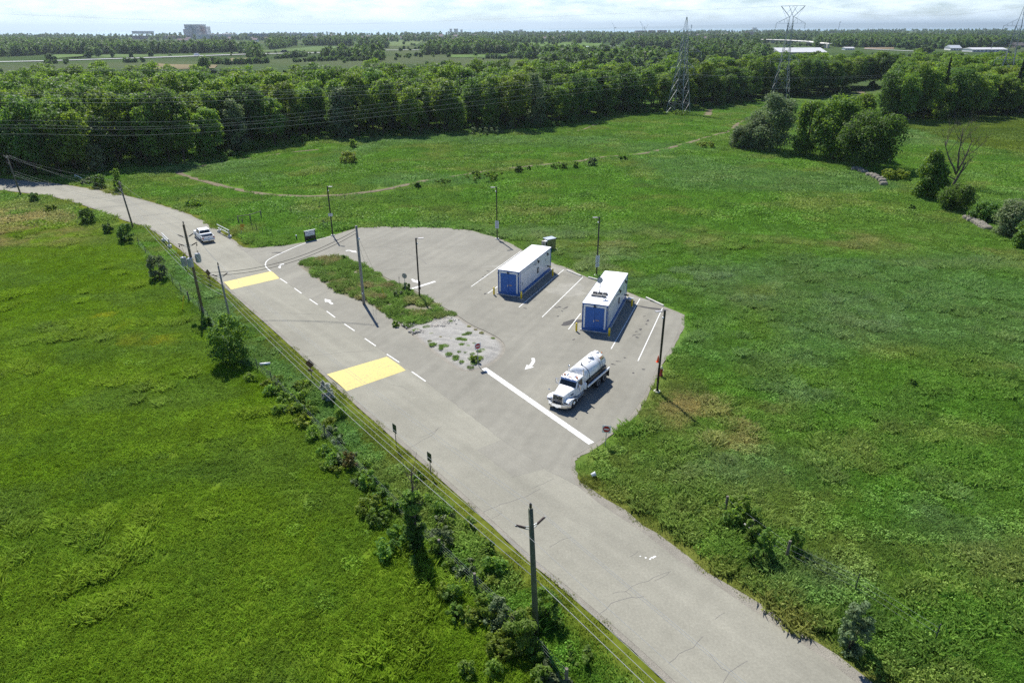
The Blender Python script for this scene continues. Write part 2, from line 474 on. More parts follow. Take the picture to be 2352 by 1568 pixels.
JOINT = [(5.08, 44.39), (2.58, 46.74), (-0.56, 50.56), (-2.68, 53.43), (-8.87, 61.96), (-13.94, 68.44), (-17.22, 72.68), (-20.54, 76.96), (-23.74, 81.14), (-27.09, 85.44), (-30.33, 89.67), (-33.61, 93.76), (-35.31, 96.16), (-37.45, 99.08), (-41.38, 104.18), (-45.09, 109.34)]
RIGHT_FAR = extend([(-45.09, 109.34), (-47.55, 112.75), (-53.24, 119.67), (-58.1, 125.76), (-64.02, 131.87), (-71.97, 138.56), (-78.73, 143.82), (-84.77, 148.37), (-96.19, 155.16), (-105.7, 160.03), (-116.98, 164.36), (-123.67, 166.53)], 0, 90)[1:]
LOT_EDGE = smooth_line([(5.08, 44.39), (4.8, 46.5), (5, 48.14), (5.6, 48.75), (7.1, 50.25), (9.39, 52.91), (11.06, 55.12), (12.48, 57.85), (14.46, 62.36), (15.35, 64.66), (17.48, 68.93), (19.06, 72.46), (20.71, 76.73)], 4) + smooth_line([(21.34, 79.51), (18.58, 83.26), (16.09, 86.76), (11.02, 92.98), (8.03, 97.9), (6.29, 100), (1.6, 106.78), (-0.05, 110.05), (-2.28, 113.5), (-5.39, 116.7), (-7.82, 119.08), (-12.37, 120.59), (-19.04, 121.37), (-24.91, 121.74), (-28.05, 120.31), (-30.03, 117.47), (-31.44, 115.65), (-33.53, 113.01), (-37, 110.49), (-40.26, 109.29), (-43.11, 108.5), (-45.09, 109.34)], 4)
ISLAND = smooth_line([(-33.05, 100.43), (-32.41, 102.59), (-30.41, 103.68), (-26.91, 103.64), (-26.14, 103.26), (-21.81, 98.56), (-17.66, 93.28), (-13.99, 89.33), (-10.69, 84.85), (-7.67, 80.75), (-4.85, 76.51), (-3.02, 74.53), (-1.43, 72.42), (-0.77, 70.23), (-1.04, 67.97), (-1.96, 66.17), (-3.31, 64.63), (-4.52, 64.13), (-5.78, 64.65), (-7.53, 66.93), (-10.22, 70.89), (-13.06, 75.7), (-16.58, 80.83), (-19.69, 84.41), (-23.2, 87.15), (-26.06, 90.63), (-29.26, 94.99), (-31.68, 98.33), (-33.05, 100.43)], 3)[:-1]
ROAD_POLY = LEFT_EDGE + RIGHT_NEAR + JOINT[:-1] + RIGHT_FAR
LOT_POLY = list(reversed(JOINT)) + LOT_EDGE[1:-1]
LEFT_FENCE = [(-89.09, 136.35), (-77.3, 126.02), (-61.99, 109.96), (-58.94, 105.91), (-48.38, 92.06), (-45.63, 88.5), (-43.05, 85.16), (-40.29, 81.79), (-37.53, 77.93), (-29.61, 66.04), (-27.02, 64.64), (-24.72, 62.01), (-19.25, 55.06), (-16.67, 51.59), (-5.03, 36.88), (-2.41, 33.72), (0.19, 30.48), (2.97, 26.51)]
MEADOW_LEFT = LEFT_FENCE + [(6, 5), (-160, 5), (-160, 100), (-110, 118)]
PATHS = [smooth_line([(-83.99, 173.23), (-79.41, 168.94), (-73.46, 163.96), (-63.65, 156.17), (-57.1, 151.53), (-51.33, 148.55), (-44.4, 146.34), (-36.67, 146.92), (-31.56, 149.67), (-27.24, 152.54), (-22.42, 157.85), (-17.97, 163.52), (-11.43, 169.54), (-4.09, 176.95), (3.03, 180.82), (8.84, 183.82), (16.88, 187.98), (23.39, 193.49), (29.92, 196.9), (38.97, 201.62), (52.5, 214.64), (62.41, 227.85), (73.19, 240.92), (78.32, 249.88), (83.11, 261.55), (88.63, 270.73)], 4),
         smooth_line([(-83.99, 173.23), (-82.89, 177.03), (-80.92, 184.07), (-77.54, 189.38), (-72.09, 195.41), (-64.23, 203.27), (-57.2, 208.82)], 4),
         smooth_line([(13.29, 238.92), (21.51, 243.26), (27.51, 253.09), (36.31, 273.51)], 4),
         smooth_line([(78.95, 288.71), (83.19, 301.48), (88.58, 318.3)], 4),
         smooth_line([(193.29, 405.13), (190.1, 391.38), (186.37, 378.52)], 4)]
PATH_W = [1.3, 0.9, 0.8, 3.0, 4.0]

def edge_dist(x, y):
    d = dist_line(x, y, LEFT_EDGE)
    for e in (RIGHT_NEAR, RIGHT_FAR, LOT_EDGE, ISLAND + ISLAND[:1]): d = np.minimum(d, dist_line(x, y, e))
    return d
def on_pave(x, y):
    return (inside(x, y, ROAD_POLY) | inside(x, y, LOT_POLY)) & ~inside(x, y, ISLAND)
def path_dist(x, y):
    d = np.full(np.shape(x), 1e9)
    for p, w in zip(PATHS, PATH_W): d = np.minimum(d, dist_line(x, y, p) - w/2)
    return d
def ground_z(x, y):
    """height of the meadow; flat under and beside the pavement"""
    x = np.asarray(x, float); y = np.asarray(y, float)
    near = (np.abs(x) < 150) & (y < 230)
    d = np.full(x.shape, 30.0)
    if near.any():
        d[near] = np.minimum(edge_dist(x[near], y[near]), 30)
    u = (fbm(x, y, 31, 0)-0.5)*1.1 + (fbm(x, y, 6.5, 3)-0.5)*0.16
    z = u*sstep(1.0, 14, d) - 0.03
    dl = np.where((x < 60) & (y < 110) & near, dist_line(x, y, LEFT_EDGE[8:]), 99)
    z = z - 0.35*np.exp(-((dl-4.2)/1.6)**2)*(~on_pave(x, y)) * sstep(0.8, 2.5, d)
    pv = on_pave(x, y) | inside(x, y, ISLAND)
    z = np.where(pv, -0.22, z)
    far = sstep(0, 1600, y - 3600 - 1700*sstep(-600, 2600, x))
    return z - 85*far
def gz(x, y): return float(ground_z(np.array([x]), np.array([y]))[0])

def ell(x, y, c, ax, ay, rot=0):
    cx, cy = c; ca, sa = math.cos(rot), math.sin(rot)
    u = ((x-cx)*ca + (y-cy)*sa)/ax; v = (-(x-cx)*sa + (y-cy)*ca)/ay
    return np.exp(-(u*u+v*v))
BLUE_SPOTS = [((5.69, 115.94), 16, 5), ((13.38, 103.43), 6, 7), ((19.79, 96.98), 11, 8), ((29.11, 93), 9, 5), ((31.97, 84.36), 5, 3.2),
              ((31.31, 66.22), 3, 2.6), ((28.26, 59.44), 4, 2.8), ((26.45, 71.93), 8, 5), ((45.57, 76.9), 7, 4), ((44.0, 84.0), 5, 3),
              ((20.08, 34.17), 3, 2), ((18.82, 46.91), 6, 3), ((-33.19, 91.8) , 4, 6), ((-35.74, 85.01), 4, 7), ((32.48, 40.73), 4, 4)]
TAN_SPOTS = [((-84.56, 115.7), 11, 9), ((-96.69, 129.32), 8, 9), ((-87.09, 125.97), 8, 6), ((18.31, 54.52), 5, 3.2), ((16.03, 56.95), 3, 2.5), ((19.5, 51.0), 2.2, 2.0),
             ((28, 110.4), 18, 4), ((6.52, 134.75), 20, 4), ((60.54, 110.01), 12, 5), ((-17.13, 84.83), 2, 3)]
YELLOW_SPOTS = [((-47.93, 76.65), 1.0, 1.2), ((-42.18, 71.9), 3.0, 1.3), ((-51.3, 79.44), 1.5, 0.8)]
def C3(*c): return np.array(c)
def lerp(a, b, t): return a + (b-a)*t[..., None]
def tone(x, y):
    """real colour of the vegetation"""
    x = np.asarray(x, float); y = np.asarray(y, float)
    n1 = fbm(x, y, 17, 0); n2 = fbm(x*1.0, y*1.6, 9, 2); n3 = fbm(x, y, 4.2, 4); n4 = fbm(x, y*1.4, 30, 5)
    base = lerp(C3(0.085, 0.175, 0.030), C3(0.078, 0.180, 0.026), sstep(0.4, 0.65, n1))
    base = lerp(base, C3(0.135, 0.185, 0.052), 0.6*sstep(0.50, 0.74, n2))
    base = lerp(base, C3(0.085, 0.175, 0.062), 0.6*sstep(0.50, 0.70, n4))
    base = lerp(base, C3(0.060, 0.135, 0.026), 0.6*sstep(0.52, 0.75, n3))
    # mown-looking meadow west of the fence: more even and yellower
    ml = lerp(C3(0.108, 0.200, 0.012), C3(0.124, 0.216, 0.018), sstep(0.35, 0.65, n1))
    ml = lerp(ml, C3(0.100, 0.175, 0.032), 0.55*sstep(0.5, 0.72, n2))
    ml = lerp(ml, C3(0.075, 0.155, 0.020), 0.4*sstep(0.5, 0.75, n3))
    ml = ml*C3(0.84, 0.89, 1.0)
    inl = inside(x, y, MEADOW_LEFT) & (y < 125)
    soft = sstep(-1.5, 1.5, np.where(inl, 1, -1)*dist_line(x, y, LEFT_FENCE))
    base = lerp(base, ml, soft)
    # darker hay field beyond the hedgerow on the east side
    he = sstep(0, 4, x - (62 + 0.62*(190-y)*0 + np.interp(y, [90, 110, 145, 177, 205, 280], [92, 88, 86, 84, 76, 76])))
    fe = lerp(C3(0.085, 0.140, 0.022), C3(0.070, 0.125, 0.024), sstep(0.4, 0.6, fbm(x, y*2.5, 20, 1)))
    base = lerp(base, fe, he*(y > 80)*(y < 300))
    for c, ax, ay in BLUE_SPOTS:
        base = lerp(base, C3(0.115, 0.195, 0.092), 0.5*ell(x, y, c, ax, ay)*sstep(0.3, 0.6, n3+0.1*n2))
    for c, ax, ay in TAN_SPOTS:
        base = lerp(base, C3(0.21, 0.205, 0.095), (0.85 if c[0] < -30 or c[1] < 65 else 0.35)*ell(x, y, c, ax, ay)*sstep(0.3, 0.62, n3))
    for c, ax, ay in YELLOW_SPOTS:
        base = lerp(base, C3(0.26, 0.27, 0.02), 0.55*ell(x, y, c, ax, ay)*sstep(0.42, 0.6, vnoise(x, y, 0.8, 6)))
    # close-cropped olive verge along the carriageway
    nr = (np.abs(x) < 150) & (y < 230)
    dl = np.full(x.shape, 99.0); dr = np.full(x.shape, 99.0)
    if nr.any():
        dl[nr] = dist_line(x[nr], y[nr], LEFT_EDGE)
        dr[nr] = np.minimum(dist_line(x[nr], y[nr], RIGHT_NEAR), dist_line(x[nr], y[nr], RIGHT_FAR))
    base = lerp(base, C3(0.098, 0.135, 0.018), 0.85*sstep(2.6, 1.2, dl + 0.8*(n3-0.5)))
    base = lerp(base, C3(0.115, 0.135, 0.034), 0.8*sstep(2.8, 0.8, dr + 0.8*(n3-0.5)))
    # pasture and crops on the plain
    fa = lerp(C3(0.105, 0.160, 0.060), C3(0.14, 0.175, 0.085), sstep(0.35, 0.65, fbm(x, y, 260, 3)))
    fa = lerp(fa, C3(0.065, 0.115, 0.040), 0.7*sstep(0.5, 0.62, fbm(x, y, 140, 1)))
    return lerp(base*C3(1.52, 1.28, 1.18), fa*0.85, sstep(330, 430, y))

# ---- the ground: one sheet reaching past the shore
def grow(a, b, step, lim, f=1.13):
    v = list(np.arange(a, b + step, step)); s = step
    while v[-1] < lim: s *= f; v.append(v[-1] + s)
    return v
gx = grow(0, 96, 0.85, 14000); gx = np.array(sorted(set([-v for v in gx] + gx)))
gy = np.array([-14000, -3000, -600, -150, -40, -5, 8, 14] + grow(18, 150, 0.85, 6500, 1.045))
GX, GY = np.meshgrid(gx, gy)
GZ = ground_z(GX.ravel(), GY.ravel())
gv = np.stack([GX.ravel(), GY.ravel(), GZ], 1)
nx, ny = len(gx), len(gy)
ii = (np.arange(ny-1)[:, None]*nx + np.arange(nx-1)[None, :]).ravel()
gme = raw_mesh('ground', gv, np.stack([ii, ii+1, ii+nx+1, ii+nx], 1), 'ground', 4, True)
def set_tone(me, t, dom='POINT'):
    a = me.attributes.new('tone', 'FLOAT_COLOR', dom)
    a.data.foreach_set('color', np.concatenate([t, np.ones((len(t), 1))], 1).astype(np.float32).ravel())
gt = tone(GX.ravel(), GY.ravel())
gt[:] = gt*0.72
set_tone(gme, gt)
ground = tag(link('ground', gme), 'green meadow and farmland reaching out to the far shore', None, None, 'structure')

# ---- pavement
road = tag(sheet('road', ROAD_POLY, 0.0, 'road'), 'pale old asphalt road running past the parking lot', kind='structure')
lot = tag(sheet('parking_lot_pavement', LOT_POLY, 0.0, 'lot', [ISLAND]), 'grey asphalt lot with an island and painted bays', kind='structure')
def shoulder(pts, w, label, i):
    rnd = random.Random(i); dense = []
    for p_, q_ in zip(pts[:-1], pts[1:]):
        n_ = max(1, int(math.hypot(q_[0]-p_[0], q_[1]-p_[1])/1.5)); dense += [(p_[0]+(q_[0]-p_[0])*k_/n_, p_[1]+(q_[1]-p_[1])*k_/n_) for k_ in range(n_)]
    pts = dense + [pts[-1]]
    P_ = [Vector(p) for p in pts]; a, b = [], []
    for k, p in enumerate(P_):
        d = (P_[min(k+1, len(P_)-1)] - P_[max(k-1, 0)]).normalized(); n = Vector((-d.y, d.x))
        j_ = 0.15 if i != 4 else 0.04; a.append(p + n*w*rnd.uniform(0.5-j_, 0.5+j_)); b.append(p - n*w*rnd.uniform(0.5-j_, 0.5+j_))
    m = len(a); mb = MB()
    mb.add([(p.x, p.y, -0.008-0.00002*k) for k, p in enumerate(a)] + [(p.x, p.y, -0.008-0.00002*k) for k, p in enumerate(b)], [(m+k, m+k+1, k+1, k) for k in range(m-1)])
    return tag(mb.build('gravel_shoulder', 'gravel'), label, kind='structure')
def gravel_mat():
    m, n, l, b = newmat('crushed_gravel')
    g = n.new('ShaderNodeNewGeometry')
    f = mul(n, l, tint_noise(n, l, 16, 0.7, 1.25, g.outputs['Position'], 4), tint_noise(n, l, 0.8, 0.82, 1.12, g.outputs['Position'], 6))
    l.new(shade(n, l, (0.235, 0.218, 0.178), f), b.inputs['Base Color']); b.inputs['Roughness'].default_value = 0.95
    t = n.new('ShaderNodeTexNoise'); t.inputs['Scale'].default_value = 12; t.inputs['Detail'].default_value = 8; l.new(g.outputs['Position'], t.inputs['Vector'])
    bp = n.new('ShaderNodeBump'); bp.inputs['Strength'].default_value = 0.7; bp.inputs['Distance'].default_value = 0.06
    l.new(t.outputs['Fac'], bp.inputs['Height']); l.new(bp.outputs[0], b.inputs['Normal'])
    return m
MAT['gravel'] = gravel_mat()
MAT['dirt'] = paint('bare_earth', (0.20, 0.172, 0.118), 0.95, 0, 0.35, 1.5, 0.6)
shoulder(RIGHT_NEAR, 1.5, 'gravel shoulder between the near grass bank and the road', 1)
shoulder(RIGHT_FAR, 1.0, 'gravel shoulder under the white barrier rail', 2)
shoulder(LOT_EDGE, 0.8, 'gravel edging around the outside of the lot', 3)
shoulder(LEFT_EDGE, 0.8, 'thin gravel edging along the olive verge', 4)

# bays, arrows, bars and centre dashes: paint lying on the asphalt
def strip(a, b, w, parent, name='bay_line', z=0.005): return ribbon([a, b], w, z, name, 'linepaint', parent)
BAY = [(-5.69, 90.06), (1.48, 106.62), (-3.29, 87.4), (-1.99, 90.09), (0.91, 82.26), (7.76, 97.22), (3.79, 78.96), (10.34, 93.93), (6.79, 75.09), (8.73, 80.11), (11.18, 69.59), (17.09, 85.12), (13.69, 66.51), (19.41, 81.73)]
for k in range(0, len(BAY), 2): strip(BAY[k], BAY[k+1], 0.11, lot)
DASH = [(-33.61, 93.76), (-31.96, 91.77), (-30.33, 89.67), (-28.74, 87.59), (-27.09, 85.44), (-25.48, 83.42), (-23.74, 81.14), (-22.17, 79.05), (-20.54, 76.96), (-18.86, 74.88), (-17.22, 72.68), (-15.55, 70.58), (-13.94, 68.44), (-12.24, 66.36), (-10.61, 64.18), (-8.87, 61.96)]
for k in range(0, len(DASH), 2): strip(DASH[k], DASH[k+1], 0.14, road, 'centre_dash')
strip((-3.01, 64.87), (6.9, 50.38), 0.62, lot, 'stop_bar')
strip((-14.01, 89.16), (-10.96, 92.28), 0.45, lot, 'stop_bar')
ribbon(smooth_line([(-35.31, 96.16), (-36.74, 98.04), (-37.8, 100.13), (-38.12, 102.65), (-36.99, 106.44), (-35.17, 110.89), (-33.01, 113.88), (-31.44, 115.65)], 5), 0.15, 0.005, 'edge_line', 'linepaint', lot)
def arrow(pts, tip, head_w, head_l, w, name='lane_arrow'):
    pts = smooth_line(pts, 4) if len(pts) > 2 else pts
    a, b = Vector(pts[-1]), Vector(tip); d = (b-a).normalized(); n = Vector((-d.y, d.x)); P_ = [Vector(p) for p in pts]
    mb = MB(); L, Rr = [], []
    for k, p in enumerate(P_):
        dd = (P_[min(k+1, len(P_)-1)] - P_[max(k-1, 0)]).normalized(); nn = Vector((-dd.y, dd.x)); L.append(p+nn*w/2); Rr.append(p-nn*w/2)
    m = len(P_); mb.add([(p.x, p.y, 0.005) for p in L+Rr], [(m+k, m+k+1, k+1, k) for k in range(m-1)])
    mb.add([((a+n*head_w/2).x, (a+n*head_w/2).y, 0.005), ((a-n*head_w/2).x, (a-n*head_w/2).y, 0.005), (b.x, b.y, 0.005)], [(0, 1, 2)])
    return mb.build(name, 'linepaint', lot)
arrow([(-23.58, 83.61), (-24.36, 84.61)], (-25.09, 85.53), 0.95, 1, 0.32)
arrow([(-35.09, 98.5), (-35.39, 99.4), (-35.32, 100.03)], (-35.06, 100.67), 0.8, 1, 0.3)
arrow([(2.28, 67.28), (2.32, 66.49), (1.95, 65.38)], (1.34, 64.53), 0.95, 1, 0.36)
arrow([(-26.99, 107.11), (-26.45, 107.34), (-25.75, 106.86)], (-25.02, 106.14), 0.9, 1, 0.32)
arrow([(-14.43, 93.26), (-13.96, 92.6)], (-13.22, 91.53), 0.95, 1, 0.34)

# two painted speed humps, raised across the carriageway
def hump(q, label):
    """quad a,b,c,d: a-b and d-c run across the road"""
    a, b, c, d = [Vector(p) for p in q]; mb = MB(); nu, nv = 18, 8; vs = []
    for i in range(nv+1):
        t = i/nv; z = 0.006 + 0.085*math.sin(PI*t)**0.7
        for j in range(nu+1):
            s = j/nu; p = (a.lerp(b, s)).lerp(d.lerp(c, s), t); vs.append((p.x, p.y, z))
    mb.add(vs, [(i*(nu+1)+j, i*(nu+1)+j+1, (i+1)*(nu+1)+j+1, (i+1)*(nu+1)+j) for i in range(nv) for j in range(nu)])
    o = mb.build('speed_hump', 'humppaint', None, True)
    return tag(o, label, 'speed hump', 'yellow speed humps on the road')
hump([(-41.21, 92.29), (-35.91, 97.02), (-33.67, 93.76), (-39.02, 89.17)], 'yellow painted speed hump beside the slim pole and curved white line')
hump([(-19.44, 63.58), (-13.83, 67.77), (-11.26, 64.45), (-16.56, 59.95)], 'larger yellow painted speed hump opposite the gravel tip of the island')

# patches, stains, seams and cracks in the asphalt
def blob(c, rx, ry, rot, mat, name, seed, z, parent):
    rnd = random.Random(seed); n = 28; ph = [rnd.uniform(0, 6.28) for _ in range(4)]; pts = []
    for k in range(n):
        a = 2*PI*k/n; f = 1 + 0.22*math.sin(2*a+ph[0]) + 0.16*math.sin(3*a+ph[1]) + 0.1*math.sin(5*a+ph[2]) + 0.06*math.sin(9*a+ph[3])
        x, y = rx*f*math.cos(a), ry*f*math.sin(a)
        pts.append((c[0] + x*math.cos(rot)-y*math.sin(rot), c[1] + x*math.sin(rot)+y*math.cos(rot)))
    return sheet(name, pts, z, mat, parent=parent)
sheet('asphalt_patch', [(-3.03, 49.47), (-0.93, 51.09), (2.71, 46.69), (0, 45.44), (-0.13, 45.8), (-1.08, 46.88)], 0.002, 'patch', parent=road)
blob((7.44, 77.31), 1.3, 0.75, 0.5, 'stain', 'wet_stain', 3, 0.003, lot)
blob((18.1, 81.74), 1.6, 0.35, -0.4, 'stain', 'dark_stain', 8, 0.003, lot)
blob((8.85, 94.58), 1.5, 0.5, -0.4, 'patch', 'dark_stain', 9, 0.003, lot)
blob((7.75, 88.54), 2.2, 3.0, 0.9, 'palewear', 'chalky_wear', 4, 0.002, lot)
blob((6.68, 97.24), 3.0, 0.8, -0.4, 'palewear', 'chalky_wear', 5, 0.002, lot)
blob((-2.04, 99.04), 2.6, 0.5, 0.1, 'palewear', 'chalky_wear', 6, 0.002, lot)
blob((15.33, 85.68), 2.6, 0.6, -0.4, 'palewear', 'chalky_wear', 7, 0.002, lot)
blob((-37.77, 106.29), 0.85, 0.3, 0.1, 'stain', 'tar_patch', 12, 0.003, lot)
_r = random.Random(5)
SPOTS = [(5.76, 82.11), (6.15, 82.36), (6.67, 81.6), (6.98, 82), (6.43, 80.86), (7.19, 82.35), (5.77, 79.18), (14.81, 74.37), (15.01, 73.53), (14.38, 73.32), (15.44, 75.01), (14.62, 72.7), (16.41, 76.55), (16.8, 77.68), (16.6, 79.08), (-3.89, 95.04), (-3.55, 94.4), (-4.17, 94.08), (-3.27, 95.68), (-4.35, 93.14), (-3.51, 96.68), (-4.73, 92.22), (-4.37, 88.66), (1.72, 81.9), (-3.62, 87.24), (13.93, 64.5), (12.72, 63.67), (11.51, 66.42), (12.36, 67.31), (10.87, 65.72), (7.18, 72.15), (3.03, 84.72)]
for k, c in enumerate(SPOTS): blob(c, _r.uniform(0.12, 0.3), _r.uniform(0.08, 0.16), _r.uniform(0, 3), 'stain', 'oil_spot', 100+k, 0.0035, lot)
def crack(pts, w, seed, parent=road, name='crack'):
    rnd = random.Random(seed); out = []
    for (ax, ay), (bx, by) in zip(pts[:-1], pts[1:]):
        L_ = math.hypot(bx-ax, by-ay); n = max(2, int(L_/0.5))
        for k in range(n):
            t = k/n; j = 0.09 if k else 0
            out.append((ax+(bx-ax)*t + rnd.uniform(-j, j), ay+(by-ay)*t + rnd.uniform(-j, j)))
    out.append(pts[-1])
    return ribbon(out, w*0.62, 0.0042, name, 'crack', parent)
crack([(-8.88, 49.84), (-8.07, 50.79), (-7.23, 51.66), (-6.71, 53.17)], 0.06, 1)
crack([(-8.14, 51.4), (-7.27, 52.12), (-6.43, 53.31)], 0.04, 2)
crack([(-2.17, 41.19), (-1.25, 41.77), (-0.38, 42.26), (0.63, 42.85), (1.14, 43.05), (2.2, 43.98)], 0.06, 3)
crack([(-1.53, 40.43), (-0.75, 41.09), (-1.24, 41.38)], 0.04, 4)
crack([(1.49, 43.99), (2.49, 44.62), (3.31, 45.27)], 0.04, 5)
crack([(2.57, 37.33), (3.36, 38), (4.2, 38.34)], 0.04, 6)
crack([(5.37, 31.35), (6.2, 32.21), (7.52, 32.69), (8.37, 32.75)], 0.06, 7)
crack([(6.41, 33.04), (7.28, 33.18), (7.62, 32.69)], 0.045, 8)
crack([(7.28, 33.18), (8.25, 33.89), (10.39, 34.92)], 0.04, 9)
crack([(7.99, 36.33), (8.7, 36.89)], 0.04, 10)
crack([(8.89, 27.73), (9.59, 28.35), (10.56, 28.8), (11.35, 29.63)], 0.05, 11)
crack([(11.4, 28.34), (11.78, 27.33), (12.18, 27.11), (13.44, 27.88)], 0.05, 12)
crack([(12.18, 27.11), (11.61, 26.41)], 0.05, 13)
crack([(12.37, 30.87), (13.12, 31.39)], 0.04, 14)
crack([(9.26, 34.1), (10.52, 34.99)], 0.04, 15)
crack([(-32.48, 80.58), (-30.07, 80.56), (-25.35, 80.18), (-21.45, 79.43)], 0.05, 16)
crack([(-22.76, 67.96), (-20.64, 68.49), (-19.07, 68.85)], 0.06, 17)
crack([(-19.09, 68.93), (-17.02, 69.14), (-15.11, 69.39)], 0.06, 18)
crack([(-12.34, 61.29), (-10.92, 60.66), (-10.26, 60.05)], 0.04, 19)
crack([(-25.09, 79.22), (-24.42, 78.05), (-22.88, 76.89), (-20.93, 77.1)], 0.035, 20)
crack(JOINT, 0.025, 21, name='paving_seam')
crack([(-9.73, 91.36), (-7.9, 91.64), (-5.68, 92.54)], 0.05, 22, lot)
crack([(-20.81, 96.73), (-16.87, 97.83), (-11.73, 98.8), (-6.9, 99.09), (-2.93, 99.4)], 0.05, 23, lot, 'tyre_scuff')
crack([(-15.55, 104.54), (-14.07, 102.35), (-13.1, 100.07)], 0.12, 24, lot, 'tyre_scuff')
crack([(-24.46, 108.69), (-21, 109.47), (-17.76, 107), (-14.91, 103.13)], 0.10, 25, lot, 'tyre_scuff')

# painted survey marks on the near carriageway
mk = MB()
for (x, y), r_ in zip([(8.76, 36.4), (9.1, 36.25), (9.37, 36.11), (9.44, 36.21), (9.54, 36.27), (9.6, 36.23), (9.67, 36.32), (9.77, 36.37)], (0.06, 0.07, 0.07, 0.05, 0.06, 0.06, 0.07, 0.07)):
    mk.lathe([(r_, 0.0), (r_, 0.004), (r_*0.45, 0.0045)], (x, y, 0.001), n=9)
mk.build('paint_mark', 'linepaint', road)

# ---- island: weedy west half, bare gravel mound at the tip
ib = np.array(ISLAND); x0, y0 = ib.min(0) - 0.6; x1, y1 = ib.max(0) + 0.6
ix = np.arange(x0, x1, 0.22); iy = np.arange(y0, y1, 0.22); IX, IY = np.meshgrid(ix, iy)
xf, yf = IX.ravel(), IY.ravel(); iin = inside(xf, yf, ISLAND); idd = dist_line(xf, yf, ISLAND + ISLAND[:1]); sd = np.where(iin, idd, -idd)
G_AX = Vector((-9.96, 77.92)); G_DIR = (Vector((-3.51, 69.48)) - Vector((-11.43, 81.27))).normalized()
along = (xf-G_AX.x)*G_DIR.x + (yf-G_AX.y)*G_DIR.y
gm = sstep(-0.8, 1.2, along + 2.0*(fbm(xf, yf, 2.5, 1)-0.5))
rut = np.abs(np.sin(((xf*0.35+yf*0.94) + 0.7*fbm(xf, yf, 3, 2))*2.6))**3 * sstep(0.45, 0.6, fbm(xf, yf, 2.2, 5))
ihz = -0.05 + 0.32*sstep(0, 2.0, sd)*gm + 0.22*sstep(0, 1.4, sd)*(1-gm) + (fbm(xf, yf, 1.3, 3)-0.5)*0.12*sstep(0.2, 1, sd) - 0.10*rut*gm*sstep(0.3, 1, sd) + (fbm(xf, yf, 0.45, 6)-0.5)*0.07*gm*sstep(0.2, 0.8, sd)
keep = sd > -0.45
m_ = len(ix); qi = (np.arange(len(iy)-1)[:, None]*m_ + np.arange(m_-1)[None, :]).ravel()
qf = np.stack([qi, qi+1, qi+m_+1, qi+m_], 1); qf = qf[keep[qf].all(1)]
ime = raw_mesh('island_gravel', np.stack([xf, yf, ihz], 1), qf, None, 4, True)
itone = lerp(lerp(C3(0.12, 0.13, 0.045), C3(0.20, 0.185, 0.12), sstep(0.45, 0.65, fbm(xf, yf, 3, 2))), C3(0.315, 0.305, 0.275), gm)
itone = lerp(itone, C3(0.23, 0.205, 0.155), 0.7*sstep(0.8, 0.2, sd))
set_tone(ime, itone)
def island_mat():
    m, n, l, b = newmat('island_gravel')
    a = n.new('ShaderNodeAttribute'); a.attribute_name = 'tone'; g = n.new('ShaderNodeNewGeometry')
    f = mul(n, l, tint_noise(n, l, 14, 0.72, 1.22, g.outputs['Position'], 5), tint_noise(n, l, 1.1, 0.85, 1.1, g.outputs['Position'], 6))
    l.new(shade(n, l, a.outputs['Color'], f), b.inputs['Base Color']); b.inputs['Roughness'].default_value = 0.95
    t = n.new('ShaderNodeTexNoise'); t.inputs['Scale'].default_value = 9; t.inputs['Detail'].default_value = 8; l.new(g.outputs['Position'], t.inputs['Vector'])
    bp = n.new('ShaderNodeBump'); bp.inputs['Strength'].default_value = 0.8; bp.inputs['Distance'].default_value = 0.08
    l.new(t.outputs['Fac'], bp.inputs['Height']); l.new(bp.outputs[0], b.inputs['Normal'])
    return m
ime.materials.append(island_mat())
tag(link('island_ground', ime), 'weedy and gravelled traffic island between road and lot', kind='structure')
def island_along(x, y): return (np.asarray(x)-G_AX.x)*G_DIR.x + (np.asarray(y)-G_AX.y)*G_DIR.y

# ---- trodden earth paths in the meadow
for k, (p, w) in enumerate(zip(PATHS, PATH_W)):
    rnd = random.Random(k); P_ = [Vector(q) for q in p]; a, b = [], []
    for i, q in enumerate(P_):
        d = (P_[min(i+1, len(P_)-1)] - P_[max(i-1, 0)]).normalized(); n = Vector((-d.y, d.x)); ww = w*rnd.uniform(0.42, 0.75)
        for lst, s in ((a, 1), (b, -1)):
            e = q + n*ww*s; lst.append((e.x, e.y, gz(e.x, e.y) + 0.06))
    m = len(a)
    tag(MB().add(a+b, [(m+i, m+i+1, i+1, i) for i in range(m-1)]).build('dirt_path', 'dirt'),
        ['long bare earth path looping round the mown meadow', 'faint earth track along the foot of the wood', 'short earth track rising to the wood', 'bare earth patch beside the wood', 'bare earth patch in the far gap of the trees'][k], kind='structure')

# ---- lake and far shore
lk = raw_mesh('lake', np.array([(-60000, 4500, -70), (60000, 4500, -70), (60000, 42000, -70), (-60000, 42000, -70)]), np.array([(0, 1, 2, 3)]), None)
m, n, l, b = newmat('lake_water')
b.inputs['Base Color'].default_value = (0.22, 0.42, 0.50, 1); b.inputs['Roughness'].default_value = 0.35
tc = n.new('ShaderNodeNewGeometry'); t = n.new('ShaderNodeTexNoise'); t.inputs['Scale'].default_value = 0.004; l.new(tc.outputs['Position'], t.inputs['Vector'])
bp = n.new('ShaderNodeBump'); bp.inputs['Strength'].default_value = 0.3; bp.inputs['Distance'].default_value = 20; l.new(t.outputs['Fac'], bp.inputs['Height']); l.new(bp.outputs[0], b.inputs['Normal'])
lk.materials.append(m)
tag(link('lake', lk), 'pale blue lake along the horizon', kind='structure')
hx = np.linspace(1500, 46000, 200); hv = []; hf = []
